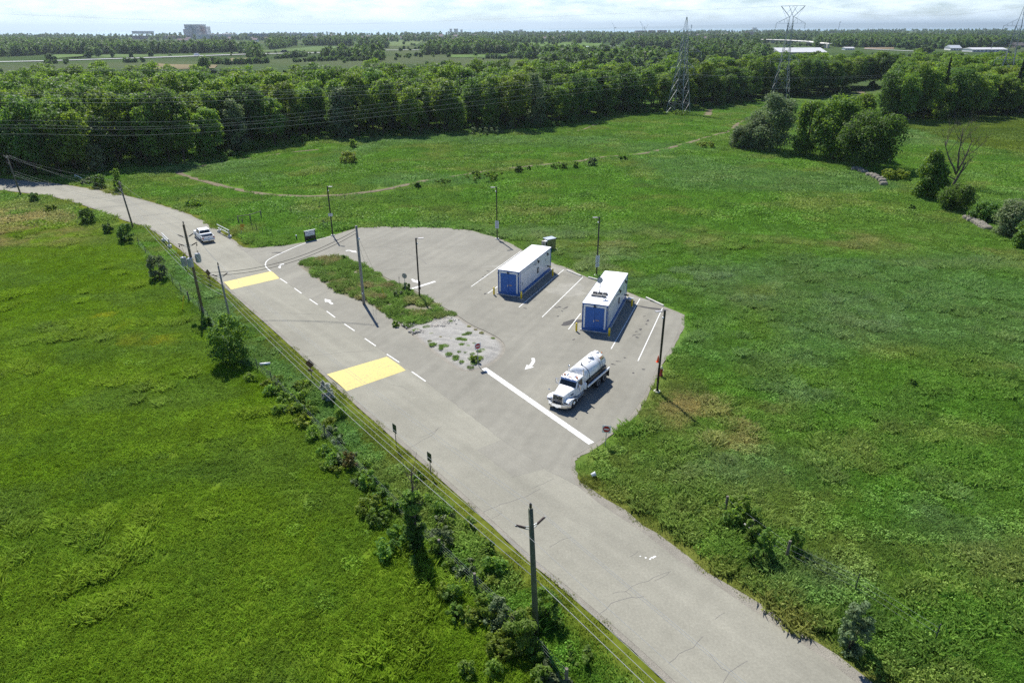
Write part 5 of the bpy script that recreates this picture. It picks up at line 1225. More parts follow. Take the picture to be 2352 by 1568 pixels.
# ================================================================ utility poles and lines
def sag(a, b, s, n=14):
    a, b = Vector(a), Vector(b); return [tuple(a.lerp(b, k/n) - Vector((0, 0, 4*s*(k/n)*(1-k/n)))) for k in range(n+1)]
def cable(pts, r, label, group, mat='wire', name='overhead_wire'):
    o = MB().tube(pts, r, 5).build(name, mat, None, True); return tag(o, label, 'wire', group)
def pole(p, hgt, label, mat, lean=(0, 0), r0=0.17, r1=0.12, arms=(), pin=True, group='wooden utility poles along the road'):
    z0 = gz(*p); t = thing('utility_pole', label, 'utility pole', (*p, z0), 0, group)
    tip = (lean[0], lean[1], hgt)
    MB().tube([(0, 0, -0.4), (lean[0]*0.5, lean[1]*0.5, hgt*0.5), tip], [r0, (r0+r1)/2, r1], 12).build('pole', mat, t, True)
    out = {}
    if pin:
        MB().lathe([(0.03, 0), (0.05, 0.05), (0.085, 0.10), (0.06, 0.14), (0.085, 0.19), (0.06, 0.23), (0.085, 0.28), (0.03, 0.40)], (tip[0], tip[1]+0.02, hgt+0.02), n=10).build('insulator', 'insul', t, True)
        out['top'] = (p[0]+tip[0], p[1]+tip[1], z0+hgt+0.42)
    for k, (dx, dy, z) in enumerate(arms):
        b0 = Vector((lean[0]*z/hgt, lean[1]*z/hgt, z)); d = Vector((dx, dy, 0))
        br = MB().bar(b0, b0+d*0.42+Vector((0, 0, 0.08)), 0.05); br.bar(b0-Vector((0, 0, 0.22)), b0+d*0.42-Vector((0, 0, 0.06)), 0.05); br.build('bracket', 'steel', t)
        c0 = b0+d*0.42; c1 = b0+d*1.0+Vector((0, 0, 0.28)); n = 7
        MB().tube([c0.lerp(c1, q/(2*n)) for q in range(2*n+1)], [0.05 if q % 2 else 0.085 for q in range(2*n+1)], 8).build('insulator', 'insul', t, True)
        MB().tube([c1, c1+d*0.08], 0.035, 6).build('clamp', 'steel', t)
        out[k] = (p[0]+c1.x, p[1]+c1.y, z0+c1.z)
    return t, out, z0
FP, F1_ = (1.41, 30.2), None
fore, fo, fz = pole(FP, 9.3, 'tall green tinged utility pole with stand-off insulators in the near ditch', 'polegreen', (-0.42, 0.05), 0.19, 0.14, [(-0.85, -0.25, 8.1), (0.75, 0.45, 8.1)])
slim, sp, sz_ = pole((-33.96, 75.99), 8.2, 'slim grey utility pole rising behind the round bush', 'polegrey', (-0.25, 0), 0.13, 0.10, [(-0.8, -0.2, 6.9), (0.7, 0.4, 6.9)])
tran, to, tz = pole((-39.58, 81.06), 11.6, 'brown utility pole carrying three grey transformers', 'polebrown', (-0.15, 0), 0.19, 0.14, [(-0.85, -0.2, 10.1), (0.75, 0.4, 10.1), (-1.0, -0.3, 9.0), (1.0, 0.3, 9.0)])
for k, (dx, dy) in enumerate(((-0.85, -0.2), (0.12, -0.62), (0.72, 0.35))):
    zt = 7.05 if k != 2 else 7.35; cx_, cy_ = dx-0.1, dy
    q = MB().lathe([(0.28, zt-0.62), (0.31, zt-0.58), (0.31, zt+0.42), (0.33, zt+0.44), (0.33, zt+0.48), (0.16, zt+0.56)], (cx_, cy_, 0), n=18).build('transformer', 'greypaint', tran, True)
    for a in range(0, 360, 30):
        x, y = cx_+0.315*math.cos(R(a)), cy_+0.315*math.sin(R(a)); MB().bar((x, y, zt-0.5), (x, y, zt+0.3), 0.02, 0.06).build('cooling_fin', 'greypaint', q)
    MB().lathe([(0.05, zt+0.54), (0.07, zt+0.62), (0.045, zt+0.68), (0.065, zt+0.76), (0.03, zt+0.9)], (cx_+0.12, cy_, 0), n=8).build('bushing', 'insul', q, True)
    MB().bar((-0.1, 0, zt+0.1), (cx_*0.72-0.03, cy_*0.72, zt+0.1), 0.07).build('hanger', 'steel', tran)
for s in (-1, 1):
    MB().tube(sag((s*0.9, s*0.25, 9.2), (s*0.7-0.05, s*0.1, 7.9), -0.3, 6), 0.014, 5).build('jumper', 'blackwire', tran); MB().lathe([(0.05, 8.85), (0.08, 8.95), (0.05, 9.1)], (s*0.95-0.12, s*0.28, 0), n=8).build('cutout', 'insul', tran)
MB().tube([(-0.9, -0.3, 6.5), (-0.8, -0.2, 5.6), (-0.3, -0.05, 5.2), (0.0, 0.1, 5.2)], 0.03, 6).build('secondary_cable', 'blackwire', tran)
bend, bo, bz = pole((-68.94, 121.75), 8.4, 'utility pole at the outside of the road bend beside a dark bush', 'wood', (-0.7, 0.2), 0.16, 0.12, [(-0.7, 0.1, 7.0), (-0.9, 0.1, 6.0)], False)
far_, fr_, rz_ = pole((-106.5, 148.1), 8.6, 'farthest utility pole where the road leaves the wood', 'wood', (-0.6, 0.1), 0.17, 0.12, [(-0.8, 0.1, 8.3), (0.7, 0, 8.3), (-0.6, 0.1, 6.9)], False)
serv, se, vz = pole((-19.44, 83.6), 10.7, 'grey service pole on the island with a conduit up its side', 'polegrey', (0.0, 0), 0.20, 0.15, [], False)
MB().tube([(0.17, -0.13, 0), (0.14, -0.10, 8.9)], 0.045, 8).build('conduit', 'steel', serv); MB().lathe([(0.10, 8.9), (0.16, 9.05), (0.10, 9.2)], (0.2, -0.1, 0), n=10).build('weatherhead', 'signwhite', serv, True); MB().box(-0.08, 0.08, -0.22, -0.19, 1.7, 1.9).build('tag_plate', 'signwhite', serv)
# primaries: far pole - bend - transformer - slim - near pole - on past the viewpoint
nxt = lambda q: (FP[0]*2 - (-33.96, 75.99)[0] + (q[0]-FP[0]), FP[1]*2 - (-33.96, 75.99)[1] + (q[1]-FP[1]), q[2])
PW = 'primary wires along the road'
bt_ = (bend.location.x-0.7, bend.location.y+0.2, bz+8.4); ft_ = (far_.location.x-0.6, far_.location.y+0.1, rz_+8.6)
runs = [('top', [ft_, bt_, to['top'], sp['top'], fo['top'], nxt(fo['top'])], 'topmost overhead wire following the road side poles'),
        (0, [fr_[0], bo[0], to[0], sp[0], fo[0], nxt(fo[0])], 'field side overhead wire following the road side poles'),
        (1, [fr_[1], bo[1], to[1], sp[1], fo[1], nxt(fo[1])], 'road side overhead wire following the road side poles')]
for k, pts, lb in runs:
    P_ = []
    for a, b in zip(pts[:-1], pts[1:]): P_ += sag(a, b, (Vector(b)-Vector(a)).length*0.012)[:-1]
    cable(P_ + [pts[-1]], 0.010, lb, PW)
for k, (dx, z, r_) in enumerate(((0.2, 5.3, 0.012), (0.16, 4.75, 0.014), (-0.2, 4.45, 0.018))):
    pts = [(o.location.x+dx, o.location.y, o.location.z + z*f) for o, f in ((far_, 1.0), (bend, 1.0), (tran, 1.05), (slim, 1.0), (fore, 1.0))]; pts.append(nxt(pts[-1])); P_ = []
    for a, b in zip(pts[:-1], pts[1:]): P_ += sag(a, b, (Vector(b)-Vector(a)).length*0.013)[:-1]
    cable(P_ + [pts[-1]], r_, ['upper communication cable below the primary wires', 'middle communication cable below the primary wires', 'lowest thick communication cable on the road side poles'][k], 'communication cables along the road')
tl, svl = tran.location, serv.location
for k, z in enumerate((5.2, 4.8)): cable(sag((tl.x+0.2, tl.y, tl.z+z+0.3), (svl.x-0.15, svl.y, svl.z+10.1-0.4*k), 1.5, 20), 0.03, ['upper black service cable crossing above the road to the island pole', 'lower black service cable crossing above the road to the island pole'][k], 'service cables crossing the road', 'blackwire')
for p, z, lb in (((-21.88, 98.3), 8.6, 'guy wire of the island pole anchored nearer its foot'), ((-20.4, 96.51), 9.6, 'guy wire of the island pole anchored farther along the island')): cable([(svl.x, svl.y, svl.z+z), (*p, 0.02)], 0.012, lb, 'guy wires of the island pole', 'steel', 'guy_wire')

# ================================================================ lattice pylons
def pylon(p, hgt, az, label, kind):
    t = thing('pylon', label, 'pylon', p, az, 'steel lattice pylons'); S = hgt/36.0; tips = []
    if kind == 'spire': lev = [(0, 3.7), (4.2, 3.25), (9, 2.7), (13.2, 2.15), (17.6, 1.65), (20.6, 1.4), (23.5, 1.2), (26.5, 1.05), (29.4, 0.95)]; armz = [(17.6, 5.2), (23.5, 7.6), (29.4, 5.4)]
    else: lev = [(0, 3.9), (4.4, 3.4), (8.0, 2.9), (12, 2.3), (15.8, 1.9), (19.3, 1.55), (22.7, 1.3), (26.2, 1.1), (29.6, 1.0)]; armz = [(15.8, 6.6), (22.7, 9.6), (29.6, 6.6)]
    lev = [(z*S, w) for z, w in lev]
    cor = ((-1, -1), (1, -1), (1, 1), (-1, 1))
    for sx, sy in cor: MB().tube([(sx*w, sy*w, z) for z, w in lev], 0.14, 4).build('leg', 'steel', t)
    for i in range(len(lev)-1):
        (z0, w0), (z1, w1) = lev[i], lev[i+1]; br = MB()
        for k in range(4):
            a, b = cor[k], cor[(k+1) % 4]
            br.bar((a[0]*w0, a[1]*w0, z0), (b[0]*w1, b[1]*w1, z1), 0.075); br.bar((b[0]*w0, b[1]*w0, z0), (a[0]*w1, a[1]*w1, z1), 0.075); br.bar((a[0]*w1, a[1]*w1, z1), (b[0]*w1, b[1]*w1, z1), 0.075)
        br.build('bracing', 'steel', t)
    def wat(z): return float(np.interp(z, [q for q, _ in lev], [w for _, w in lev]))
    for z, hl in armz:
        z *= S; w = wat(z); up = wat(z+2.6*S)
        for s in (-1, 1):
            ar = MB()
            for y in (-1, 1): ar.bar((s*w, y*w, z), (s*hl, 0, z), 0.09); ar.bar((s*up, y*up, z+2.4*S), (s*hl, 0, z), 0.08)
            for q in (0.35, 0.7):
                xx = s*(w+(hl-w)*q); ar.bar((xx, w*(1-q), z), (xx, -w*(1-q), z), 0.08); ar.bar((xx, 0, z), (xx, 0, z+2.2*S*(1-q)), 0.08)
            ar.build('crossarm', 'steel', t)
            MB().tube([(s*hl, 0, z), (s*hl, 0, z-2.3)], 0.09, 6).build('insulator_string', 'signgrey', t); tips.append((s*hl, z-2.35))
    zt, wt = lev[-1]
    if kind == 'spire':
        pk_ = MB()
        for sx, sy in cor: pk_.bar((sx*wt, sy*wt, zt), (sx*0.1, sy*0.1, hgt), 0.11)
        for q in (0.3, 0.6): pk_.bar((-wt*(1-q), 0, zt+(hgt-zt)*q), (wt*(1-q), 0, zt+(hgt-zt)*q), 0.08)
        pk_.build('peak', 'steel', t); top = [(0, hgt)]
    else:
        zw = hgt*0.885; pk_ = MB(); wd_ = 5.4
        for sx, sy in cor:
            pk_.bar((sx*wt, sy*wt, zt), (sx*0.8, sy*0.8, zw), 0.12); pk_.bar((sx*0.8, sy*0.8, zw), (sx*wd_, sy*0.4, hgt), 0.12); pk_.bar((sx*0.8, sy*0.8, zw), (-sx*1.8, sy*0.5, hgt), 0.09)
        for y in (-0.4, 0.4): pk_.bar((-wd_, y, hgt), (wd_, y, hgt), 0.14)
        for s in (-1, 1): pk_.bar((s*wd_, 0, hgt), (s*1.0, 0, zt), 0.08); pk_.bar((s*2.4, 0.5, zw+1.6), (0, 0.5, hgt), 0.08)
        pk_.build('peak', 'steel', t); top = [(-wd_, hgt), (wd_, hgt)]
    ca_, sa_ = math.cos(az), math.sin(az)
    return t, [(p[0]+x*ca_, p[1]+x*sa_, z) for x, z in tips], [(p[0]+x*ca_, p[1]+x*sa_, z) for x, z in top]
p1, t1, g1 = pylon((69.46, 297.98), 36.3, R(-38), 'steel lattice pylon with a single spire at the meadow edge', 'spire')
p2, t2, g2 = pylon((133.02, 357.86), 41.5, R(-32), 'steel lattice pylon with a wide V shaped top behind the willow', 'vee')
p3, t3, g3 = pylon((213.11, 315.08), 40.0, R(-30), 'steel lattice pylon half hidden behind the dark eastern wood', 'spire')
def hv(left, mid, end, label):
    a, m_, e = Vector(left), Vector(mid), Vector(end); pre = a + (a-m_)*0.5 + Vector((0, 0, 2.5))
    cable(smooth_line([tuple(pre), tuple(a), tuple(m_), tuple(e)], 12), 0.022, label, 'transmission wires in front of the wood')
HVL = [(-116.39, 162.35, 14), (-110.96, 154.36, 14), (-107.4, 149.13, 14), (-101.34, 140.22, 14), (-105.75, 149.96, 21), (-102.48, 145.17, 21), (-95.93, 135.53, 21), (-91.59, 129.14, 21), (-109.9, 158.41, 26), (-102.82, 147.99, 26), (-95.92, 137.83, 26)]
HVM = [(-48.42, 204.79, 12), (-46.11, 194.54, 12), (-44.23, 186.19, 12), (-42.1, 176.73, 12), (-43.91, 188.14, 19), (-42.67, 182.6, 19), (-40.37, 172.43, 19), (-38.15, 162.58, 19), (-44.84, 194.64, 24), (-43.17, 187.22, 24), (-41.32, 179.02, 24)]
HVE = [t2[2], t2[3], t2[0], t2[1], t1[2], t1[3], t1[0], t1[1], t1[4], t1[5], t1[2]]
ORD = ['top wire of the lowest transmission bundle crossing the wood', 'second wire of the lowest transmission bundle crossing the wood', 'third wire of the lowest transmission bundle crossing the wood', 'bottom wire of the lowest transmission bundle crossing the wood',
       'top wire of the middle transmission bundle crossing the wood', 'second wire of the middle transmission bundle crossing the wood', 'third wire of the middle transmission bundle crossing the wood', 'bottom wire of the middle transmission bundle crossing the wood',
       'top wire of the highest transmission bundle crossing the treetops', 'middle wire of the highest transmission bundle crossing the treetops', 'bottom wire of the highest transmission bundle crossing the treetops']
for a, m_, e, lb in zip(HVL, HVM, HVE, ORD): hv(a, m_, e, lb)
hv((-210.51, 312.23, 38.5), (-116.8, 519.12, 35), g2[0], 'thin shield wire high against the sky')
for k in range(4): cable(sag(t1[k], t3[k], 3.0), 0.02, ['inner lower span wire between the two spired pylons', 'outer lower span wire between the two spired pylons', 'inner upper span wire between the two spired pylons', 'outer upper span wire between the two spired pylons'][k], 'span wires between pylons')
cable(sag(g2[1], g3[0], 4.0), 0.02, 'shield wire from the V topped pylon to the eastern pylon', 'span wires between pylons')

# ================================================================ fences
def fence(label, pts, kinds, wires, hw, seed, name='wire_fence'):
    rnd = random.Random(seed); c = pts[0]; t = thing(name, label, 'fence', (c[0], c[1], 0)); tops = []
    for (x, y), k in zip(pts, kinds):
        z = gz(x, y); lx, ly = rnd.uniform(-0.07, 0.07), rnd.uniform(-0.05, 0.05); h = {'w': 1.45, 't': 1.5, 's': 1.1}[k]
        X, Y = x-c[0], y-c[1]
        if k == 't': MB().bar((X, Y, z-0.3), (X+lx, Y+ly, z+h), 0.06).build('post', 'darkgrey', t)
        else: MB().tube([(X, Y, z-0.3), (X+lx, Y+ly, z+h)], 0.10, 8).build('post', 'wood', t)
        tops.append((X+lx*0.5, Y+ly*0.5, z))
    for q in range(wires):
        zz = 0.35 + (hw-0.35)*q/max(1, wires-1); MB().tube([(a, b, z+zz) for a, b, z in tops], 0.005, 4).build('wire', 'steel', t)
    return t
fence('old wire fence with mixed posts along the near roadside ditch', LEFT_FENCE[2:], ['t', 't', 't', 't', 'w', 't', 't', 't', 't', 't', 't', 't', 'w', 'w', 'w', 'w'], 5, 1.3, 1)
fence('fence stretch with two stout posts by the grey fallen rail', [(15.88, 41.08), (17.22, 38.93), (18.72, 36.24), (21.99, 33.18), (24.82, 29.1)], ['w', 's', 'w', 't', 't'], 3, 1.2, 2)
fr0 = (16.45, 38.58, 0.9); fr1 = (17.82, 36.31, 0.9)
fl2 = thing('fence_rail', 'weathered pale rail lying along the bushes by the stout posts', 'rail', (fr0[0], fr0[1], 0)); MB().tube([(0, 0, 0.95), (fr1[0]-fr0[0], fr1[1]-fr0[1], 0.9)], [0.065, 0.05], 10).build('pole', 'polegrey', fl2, True); _m = 0.75; MB().tube([((fr1[0]-fr0[0])*_m, (fr1[1]-fr0[1])*_m, 0.913), ((fr1[0]-fr0[0])*(_m+0.02), (fr1[1]-fr0[1])*(_m+0.02), 0.912)], 0.072, 10).build('wire_wrap', 'insul', fl2)
fence('thin post fence from the notice board out across the meadow', [(-46.46, 119.75), (-45.58, 119.32), (-43.57, 116.63), (-42.91, 116.83), (-41.45, 115.22), (-36.3, 120.21), (-34.49, 122.46), (-33.13, 120.49), (-43.62, 133.32), (-38.62, 136.23), (-34.63, 141.24), (-29.97, 145.43), (-25.6, 149.29), (-20.84, 153.18), (0.29, 177.85), (6.59, 179.74), (19.08, 181.55), (28.82, 187.74), (37.9, 193.9)], ['t']*19, 2, 1.1, 3)
a, m_, b = (-50.82, 124.81), (-49.05, 126.16), (-47.91, 128.72)
gt_ = thing('field_gate', 'old grey timber rail gate standing alone in the meadow', 'gate', (*a, 0))
for q in (a, m_, b, (-49.95, 124.35)): MB().tube([(q[0]-a[0], q[1]-a[1], -0.2), (q[0]-a[0], q[1]-a[1], 1.35 if q != (-49.95, 124.35) else 0.8)], 0.10, 8).build('post', 'wood', gt_)
MB().bar((0, 0, 1.25), (m_[0]-a[0], m_[1]-a[1], 1.25), 0.09).build('rail', 'wood', gt_); MB().bar((m_[0]-a[0], m_[1]-a[1], 1.22), (b[0]-a[0], b[1]-a[1], 1.22), 0.09).build('rail', 'wood', gt_)
# boundary rail and stone by the wood
br0, br1 = (-105.53, 166.74), (-101.79, 163.26); wr = thing('white_rail', 'short white rail in the scrub where the road meets the wood', 'rail', (*br0, 0))
MB().tube([(0, 0, 0.9), (br1[0]-br0[0], br1[1]-br0[1], 0.8)], 0.08, 8).build('bar', 'white', wr)
for q in (0, 1): MB().tube([((br1[0]-br0[0])*q, (br1[1]-br0[1])*q, -0.2), ((br1[0]-br0[0])*q, (br1[1]-br0[1])*q, 0.85)], 0.06, 8).build('post', 'white', wr)

# ================================================================ hay bales along the hedgerow
def bale_mesh(seed):
    r = random.Random(seed); mb = MB(); vs = []; n = 14
    for x, f in ((-0.62, 0.55), (-0.60, 0.90), (-0.45, 1.0), (0, 1.02), (0.45, 1.0), (0.60, 0.9), (0.62, 0.55)):
        for k in range(n):
            a = 2*PI*k/n; q = 0.62*f*(1+r.uniform(-0.07, 0.05)); vs.append((x+r.uniform(-0.03, 0.03), q*math.cos(a)*1.05, max(0.0, 0.50+q*math.sin(a)*0.86)))
    fs = [(i*n+k, i*n+(k+1) % n, (i+1)*n+(k+1) % n, (i+1)*n+k) for i in range(6) for k in range(n)] + [tuple(range(n-1, -1, -1)), tuple(6*n+k for k in range(n))]
    return mb.add(vs, fs)
rowa = [(85.94, 173.04), (86.68, 172.51), (86.47, 170.65), (86.54, 169.22), (86.3, 166.15), (86.76, 165.27), (86.6, 163.55), (86.54, 161.67), (86.21, 159.66), (84.92, 156.47)]; rowb = [(85.8, 126.21), (85.51, 124.63), (85.54, 123.3), (85.34, 122.07), (85.01, 120.96), (84.43, 119.34), (84.26, 118.17)]
OA = ['first', 'second', 'third', 'fourth', 'fifth', 'sixth', 'seventh', 'eighth', 'ninth', 'tenth']
for row, where in ((rowa, 'below the big maples'), (rowb, 'by the grey green hedge shrub')):
    d = Vector(row[-1])-Vector(row[0]); az = math.atan2(d.y, d.x)+PI/2
    for k, q in enumerate(row):
        nm = OA[k] if k else 'first'
        b_ = thing('hay_bale', '%s weathered hay bale in the row %s' % (nm, where), 'hay bale', (*q, gz(*q)-0.1), az+random.Random(k).uniform(-0.2, 0.2), 'weathered hay bales in two rows')
        b_.scale = (1.25, 1.0, 1.0); bm_ = bale_mesh(k + (50 if where.startswith('by') else 0)).build('bale', 'hay', b_, True)
        for x in (-0.3, 0.3): MB().lathe([(0.655, x-0.012), (0.655, x+0.012)], (0, 0, 0.50), 'x', 14).build('twine', 'polegrey', b_)

# ================================================================ trees and shrubs
def lobed(seed, rad, z0, z1, nlobe, leaves, ls, lob=(0.30, 0.46), flat=0.9, up=0.35, shape=(0.17, 0.73, 0.75)):
    """leaf faces spread over many overlapping lobes that fill a crown from z0 to z1"""
    r = np.random.default_rng(seed); H = z1-z0
    lr = r.uniform(*lob, nlobe)*min(rad, H*0.62); u = (np.arange(nlobe)+r.uniform(0, 1, nlobe))/nlobe; r.shuffle(u)
    prof = np.sin(PI*(shape[0]+shape[1]*u))**shape[2]; a = r.uniform(0, 2*PI, nlobe); q = np.maximum(0, prof*rad*r.uniform(0.86, 1.08, nlobe) - lr*0.75)*r.uniform(0.12, 1, nlobe)**0.42
    c = np.stack([q*np.cos(a), q*np.sin(a), z0 + lr*0.6*flat + u*np.maximum(0.05, H-1.5*lr*flat)], 1)
    w = lr**2; k = r.choice(nlobe, leaves, p=w/w.sum()); n = r.normal(size=(leaves, 3)); n[:, 2] += up; n /= np.linalg.norm(n, axis=1, keepdims=True)
    rr = lr[k]*r.uniform(0.5, 1.12, leaves); p = c[k] + n*rr[:, None]*np.array([1, 1, flat])
    p[:, 2] = np.maximum(p[:, 2], z0*0.5 + 0.05)
    nn = n*0.9 + r.normal(size=(leaves, 3))*0.55; nn[:, 2] += 0.35
    return leaf_quads(p, nn, ls*r.uniform(0.6, 1.45, leaves), r)
def conifer(seed, rad, hgt, leaves, ls):
    r = np.random.default_rng(seed); t = r.uniform(0, 1, leaves)**1.4; tier = np.floor(t*16)/16 + 0.03*r.normal(size=leaves); z = hgt*(0.08+0.92*np.clip(tier, 0, 1)); a = r.uniform(0, 2*PI, leaves)
    br = 0.72+0.28*np.sin(a*5+tier*40); q = rad*(1-t)*np.sqrt(r.uniform(0.15, 1, leaves))*br
    p = np.stack([q*np.cos(a), q*np.sin(a), z-q*0.25], 1); n = np.stack([np.cos(a)*0.5, np.sin(a)*0.5, np.ones(leaves)], 1)+r.normal(size=(leaves, 3))*0.4
    return leaf_quads(p, n, ls*r.uniform(0.6, 1.4, leaves), r)
def trunk_mb(seed, hgt, r0, limbs=5, spread=0.5, start=0.35):
    rd = random.Random(seed); mb = MB(); pts = [(0, 0, -0.4)]; x = y = 0
    for k in range(1, 6): x += rd.uniform(-0.03, 0.03)*hgt*0.4; y += rd.uniform(-0.03, 0.03)*hgt*0.4; pts.append((x, y, hgt*k/5))
    mb.tube(pts, [r0*1.25, r0, r0*0.85, r0*0.65, r0*0.4, r0*0.12], 8)
    for k in range(limbs):
        f = start + (0.9-start)*k/limbs; i = min(4, int(f*5)); b = Vector(pts[i]).lerp(Vector(pts[i+1]), f*5-i); a = rd.uniform(0, 6.28); L = hgt*spread*(1-f*0.5)*rd.uniform(0.7, 1.1)
        e = b + Vector((math.cos(a)*L*0.8, math.sin(a)*L*0.8, L*0.55)); m_ = b.lerp(e, 0.5)+Vector((0, 0, L*0.10)); rr = r0*0.45*(1-f*0.5); mb.tube([b, m_, e], [rr, rr*0.6, rr*0.15], 5)
    return mb
def mesh_of(mb, name, mat):
    o = mb.build(name, mat); me = o.data; bpy.data.objects.remove(o); return me
def make_tree(name, label, p, crown_me, trunk_me, s, rz=0.0, group=None, sz=None, cat='tree'):
    t = thing(name, label, cat, (p[0], p[1], gz(p[0], p[1])-0.05), rz, group); t.scale = (s, s, sz or s)
    link('trunk', trunk_me, t); link('crown', crown_me, t)
    return t
# --- the wood behind the meadow
CR, TRK = [], []
for k in range(7):
    v, f = lobed(200+k, 5.3+0.5*(k % 3), 3.4, 16.6+0.8*(k % 4), 44, 5200, 0.52, (0.24, 0.38), 0.8, 0.6, (0.24, 0.57, 0.6)); CR.append(raw_mesh('broadleaf_crown', v, f, ('leaf', 'leafmid', 'leafdark', 'leaf', 'leafmid', 'leafdark', 'leaf')[k])); TRK.append(mesh_of(trunk_mb(k, 14, 0.24), 'broadleaf_trunk', 'bark'))
EDGE = []
for k in range(4):
    v, f = lobed(300+k, 4.4, 0.1, 13.0+k, 40, 4400, 0.46, (0.24, 0.40), 0.9, 0.5, (0.22, 0.62, 0.65)); EDGE.append(raw_mesh('edge_crown', v, f, ('leaf', 'leafdark', 'leaf', 'leafpale')[k]))
FRONT = extend([(-124.82, 168.24), (-110.22, 166.93), (-103.56, 171.1), (-98.92, 177.83), (-87.86, 180.61), (-79.66, 188.66), (-74.27, 208), (-64.71, 220.27), (-52.58, 227.24), (-39.08, 230.71), (-25.4, 236.28), (-15.43, 240.12), (-2.16, 245.09), (13.18, 250.21), (26.93, 265.31), (39.1, 283.75), (58.56, 295.07), (81.65, 315.78), (110.24, 333.41), (145.06, 366.55), (172.05, 377.67), (197.52, 412.07), (218.18, 417.21), (216.72, 388.82), (239.59, 387.91), (293.28, 391.13), (338.83, 389.3)], 70, 12)
BACK = [(-225.03, 293.14), (-211.94, 304.6), (-162.89, 314.71), (-101.35, 297.79), (-53.33, 329.15), (0.47, 354.21), (65.74, 340.77)] + [(109.11, 396.37), (147.83, 427.67), (187.05, 436.99), (243.05, 445.35), (316.97, 438.6), (366.6, 421.08)]
WOOD = FRONT + list(reversed(BACK))
wr_ = np.random.default_rng(31)
def pick(poly, step, seed, jit=0.42):
    a = np.array(poly); r = np.random.default_rng(seed); xs = np.arange(a[:, 0].min(), a[:, 0].max(), step); ys = np.arange(a[:, 1].min(), a[:, 1].max(), step*0.9); X, Y = np.meshgrid(xs, ys); X = X + (np.arange(len(ys)) % 2)[:, None]*step/2
    p = np.stack([X.ravel(), Y.ravel()], 1); p += r.uniform(-jit, jit, p.shape)*step; return p[inside(p[:, 0], p[:, 1], poly)]
wp = pick(WOOD, 7.2, 5)
wd_ = dist_line(wp[:, 0], wp[:, 1], FRONT)
vis = np.abs(wp[:, 0]) < 0.78*wp[:, 1]+14; vis &= (wd_ > 3.2) & (np.hypot(wp[:, 0]-p2.location.x, wp[:, 1]-p2.location.y+4) > 15) & (np.hypot(wp[:, 0]-p1.location.x, wp[:, 1]-p1.location.y) > 11); wp = wp[vis]; wd_ = wd_[vis]
order = np.argsort(wd_ + 500*(wp[:, 0] > 128)); NSEP = 212
GW = 'trees of the wood behind the meadow'
for i in order[:NSEP]:
    k = int(wr_.integers(0, 7)); s = float(wr_.uniform(0.78, 1.12)); ed = wd_[i] < 7
    make_tree('broadleaf_tree', 'full green broadleaf tree in the dense wood behind the meadow', wp[i], EDGE[k % 4] if ed and wr_.uniform() < 0.6 else CR[k], TRK[k], s, float(wr_.uniform(0, 6.28)), GW, s*float(wr_.uniform(0.9, 1.08)))
def proto(nm, me): return bpy.data.objects.new(nm, me)
rest = wp[order[NSEP:]]; nr_ = len(rest)
scatter('woods', np.stack([rest[:, 0], rest[:, 1], ground_z(rest[:, 0], rest[:, 1])], 1), wr_.uniform(0, 6.28, nr_), wr_.uniform(0.80, 1.12, nr_), wr_.integers(0, 7, nr_), None, [proto('wood_kind_%d' % k, me) for k, me in enumerate(CR)], 'dense green treetops of the wood behind its front trees')
# undergrowth along the foot of the wood
v, f = lobed(401, 1.3, 0.0, 1.8, 10, 700, 0.28, (0.3, 0.5)); ug1 = raw_mesh('undergrowth_a', v, f, 'shrub'); v, f = lobed(402, 1.8, 0.0, 2.6, 12, 900, 0.32, (0.3, 0.5)); ug2 = raw_mesh('undergrowth_b', v, f, 'leafdark')
up_ = []
for (ax, ay), (bx, by) in zip(FRONT[:-1], FRONT[1:]):
    n = int(math.hypot(bx-ax, by-ay)/2.4)
    for k in range(n): up_.append((ax+(bx-ax)*k/n + wr_.normal(0, 0.7), ay+(by-ay)*k/n + abs(wr_.normal(0, 1.3)) + 1.5))
up_ = np.array([q for q in up_ if abs(q[0]) < 0.8*q[1]+12]); nu_ = len(up_)
scatter('undergrowth', np.stack([up_[:, 0], up_[:, 1], ground_z(up_[:, 0], up_[:, 1])], 1), wr_.uniform(0, 6.28, nu_), wr_.uniform(0.4, 1.2, nu_), wr_.integers(0, 2, nu_), None, [proto('under_a', ug1), proto('under_b', ug2)], 'low green undergrowth along the foot of the wood')
# --- east wood beyond the hay field
EWOOD = [(141.67, 267.28), (155.97, 269.49), (170.49, 271.73), (192.99, 280.73), (219.34, 288.74), (245.79, 290.98)] + list(reversed([(151.41, 293.82), (181.75, 338.95), (222.44, 378.24), (265.76, 392.24), (311.02, 395.9), (325.21, 389.85)]))
ep = pick(EWOOD, 7.6, 8); ep = ep[np.argsort(ep[:, 1])]
PN = []
for k in range(2): v, f = conifer(500+k, 3.6, 21+2*k, 3000, 0.5); PN.append(raw_mesh('pine_crown', v, f, 'needle'))
PT = mesh_of(trunk_mb(90, 20, 0.24, 0), 'pine_trunk', 'bark'); pines = 0
PINES = [((160.89, 279.11), 'dark pine on the near side of the eastern wood by its pale edge trees'), ((169, 278.88), 'tall dark pine in the middle of the eastern wood'), ((200.27, 282.72), 'dark pine at the picture edge of the eastern wood')]
for k, (q, lb) in enumerate(PINES): make_tree('pine_tree', lb, (q[0]+1, q[1]+6), PN[k % 2], PT, 0.92+0.06*k, k*1.3, 'pines in the eastern wood')
for i, q in enumerate(ep[:46]):
    k = int(wr_.integers(0, 7)); s = float(wr_.uniform(0.85, 1.08)); make_tree('broadleaf_tree', 'full green broadleaf tree in the dark wood beyond the hay field', q, CR[k] if wr_.uniform() < 0.75 else EDGE[k % 4], TRK[k], s, float(wr_.uniform(0, 6.28)), 'trees of the eastern wood')
